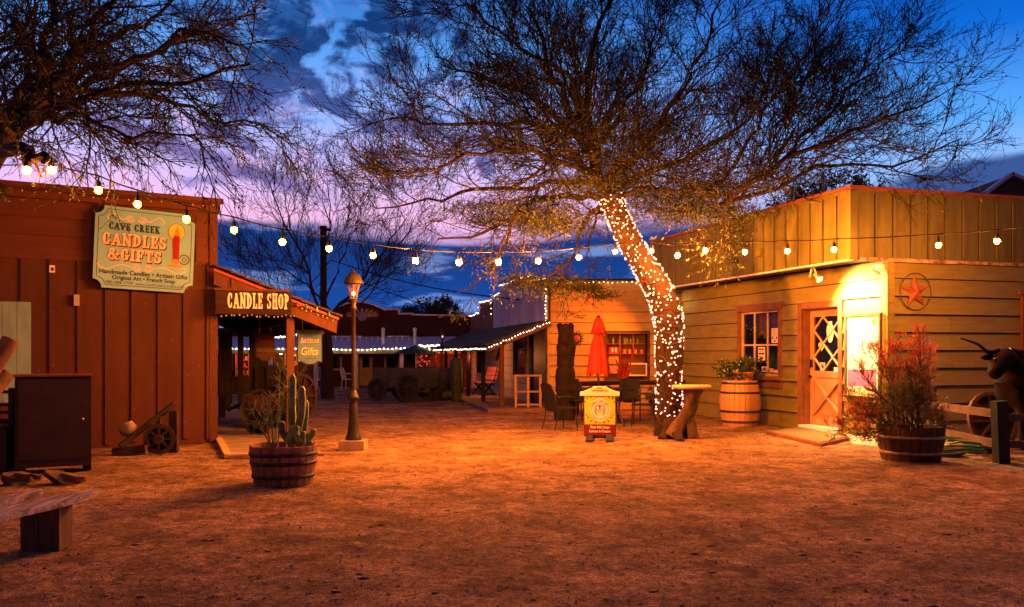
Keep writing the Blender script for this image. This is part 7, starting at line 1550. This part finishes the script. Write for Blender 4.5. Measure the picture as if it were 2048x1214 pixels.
for i in near:
    if pm is None:
        mb = MB(Matrix.Translation(bulbs[i])); mb.ball((0, 0, 0), .0135, 6); pm = mb.build('bulb', m_fairy, TL); pm0 = bulbs[i]
    else: c_ = pm.copy(); COL.objects.link(c_); c_.location = bulbs[i]-pm0
mb = MB()
for i in range(NB):
    if i not in ns: mb.ball(bulbs[i], .0135, 6)
mb.build('more_bulbs', m_fairy, TL, kind='stuff')
# small light strings on eaves
m_mini = EM('mini_bulb', (1, .72, .30), 9, False); m_mini2 = EM('mini_bulb_cool', (1, .9, .6), 9, False)
def mini_string(label, runs, r_, mat, sag=.0, droop=0.0, name='eave_light_string'):
    A = Vector(runs[0][0][0]); LSx = thing(name, label, 'string lights', A); mbc = MB(); pts_all = []
    for pts, n_ in runs:
        pts = [Vector(p) for p in pts]; dl = [0]
        for i in range(len(pts)-1): dl.append(dl[-1]+(pts[i+1]-pts[i]).length)
        line = []
        for k_ in range(n_):
            d = dl[-1]*(k_+.5)/n_; i = max(j for j in range(len(pts)-1) if dl[j] <= d); p = pts[i]+(pts[i+1]-pts[i])*((d-dl[i])/(dl[i+1]-dl[i])); p = p+Vector((random.uniform(-.015, .015), random.uniform(-.01, .01), random.uniform(-.02, .02)-droop)); line.append(p)
        mbc.tube([pts[0]]+[q+Vector((0, .005, r_*1.3)) for q in line]+[pts[-1]], .005, 4); pts_all += line
    mbc.build('cord', m_blk, LSx); pr = None
    first = pts_all[:100]; rest = pts_all[100:]
    for q in first:
        if pr is None: mb = MB(Matrix.Translation(q)); mb.ball((0, 0, 0), r_, 6); pr = mb.build('bulb', mat, LSx); q0_ = q
        else: c_ = pr.copy(); COL.objects.link(c_); c_.location = q-q0_
    if rest:
        mb = MB()
        for q in rest: mb.ball(q, r_, 6)
        mb.build('more_bulbs', mat, LSx, kind='stuff')
ff = lambda x, y, z: FF.w(x, y, z)
mini_string('white lights along the rake and eave of the cream shop porch', [([ff(XE+.03, -.02, RZ_-.04), ff(XE+.03, EY, EZ-.05)], 22), ([ff(XE, EY-.02, EZ-.07), ff(XF, EY-.02, EZ-.07)], 64)], .0125, m_mini2)
rf_ = [FF.w(a, -.08, b_+.02) for a, b_ in redf]; lf_ = [FF.w(a, -.08, b_+.02) for a, b_ in lil]
mini_string('warm lights tracing the stepped tops of the lilac and red false fronts', [(rf_+[rf_[-1]-Vector((0, 0, .6))], 30), (lf_, 40), ([FF.w(.03, -.06, 3.3), FF.w(.03, -.06, 2.3)], 12)], .014, m_mini)
mini_string('warm lights along the top edge of the orange lit wall', [([FM.w(.05, -.1, TM-.05), FM.w(5.5, -.1, TM-.05)], 44)], .013, m_mini)
q = lambda a, b_: FB.w(*[FB.on(a, b_, -1.65)[0], -1.65, FB.on(a, b_, -1.65)[1]])
mini_string('spaced white bulbs along the saloon porch eave', [([q(435, 697), q(580, 697), q(700, 700), q(760, 698), q(822, 696)], 46)], .028, m_mini2)
mini_string('dense warm lights over the lattice stall and down its corner', [([P(838, 690, 34.5), P(852, 694, 34.5)], 7), ([P(851, 692, 34.5), P(897, 690, 34.5)], 28), ([P(858, 694, 34.5), P(860, 706, 34.5)], 6)], .024, m_mini)
mini_string('string of small white lights under the far porch eave of the red shop', [([FP.w(xl-.02, 1.0, zl-.26), FP.w(xl-.02, PLn, zl-.26)], 60)], .012, m_mini2)
# unlit icicle lights
m_off = M('unlit_bulb', (.6, .5, .4), .1, 3, .3, 0)
mini_string('unlit icicle bulbs hanging along the porch gable of the red shop', [([FP.w(.05, y0-.13, FP.on(432, 632, y0-.13)[1]), FP.w(FP.on(590, 632, y0)[0], y0-.13, FP.on(585, 632, y0)[1])], 18), ([FP.w(FP.on(596, 612, y0)[0], y0-.09, FP.on(596, 615, y0)[1]), FP.w(FP.on(668, 642, y0)[0], y0-.09, FP.on(668, 642, y0)[1])], 7)], .014, m_off, name='icicle_light_string')
mini_string('unlit small bulbs strung along the cap of the red shop wall', [([FL.w(-5.5, -.19, LH-.09), FL.w(.02, -.19, LH-.09)], 34)], .014, m_off, name='icicle_light_string')
for i, (px_, py_, c_, nm) in enumerate(((595, 610, (.55, .03, .02), 'red'), (613, 614, (.04, .3, .06), 'green'), (634, 620, (.7, .4, .1), 'amber'), (658, 630, (.05, .25, .08), 'dark green'))):
    x, z = FP.on(px_, py_, y0-.1); mb = MB(FP.M @ Matrix.Translation((x, y0-.1, z))); mb.lathe([(0, -.04), (.025, -.02), (.028, 0), (.012, .03), (.012, .045)], 8); tag(mb.build('christmas_bulb', M('xmas_%d' % i, c_, .1, 3, .3, 0)), nm+' oversized bulb ornament on the porch rake board', 'ornament')
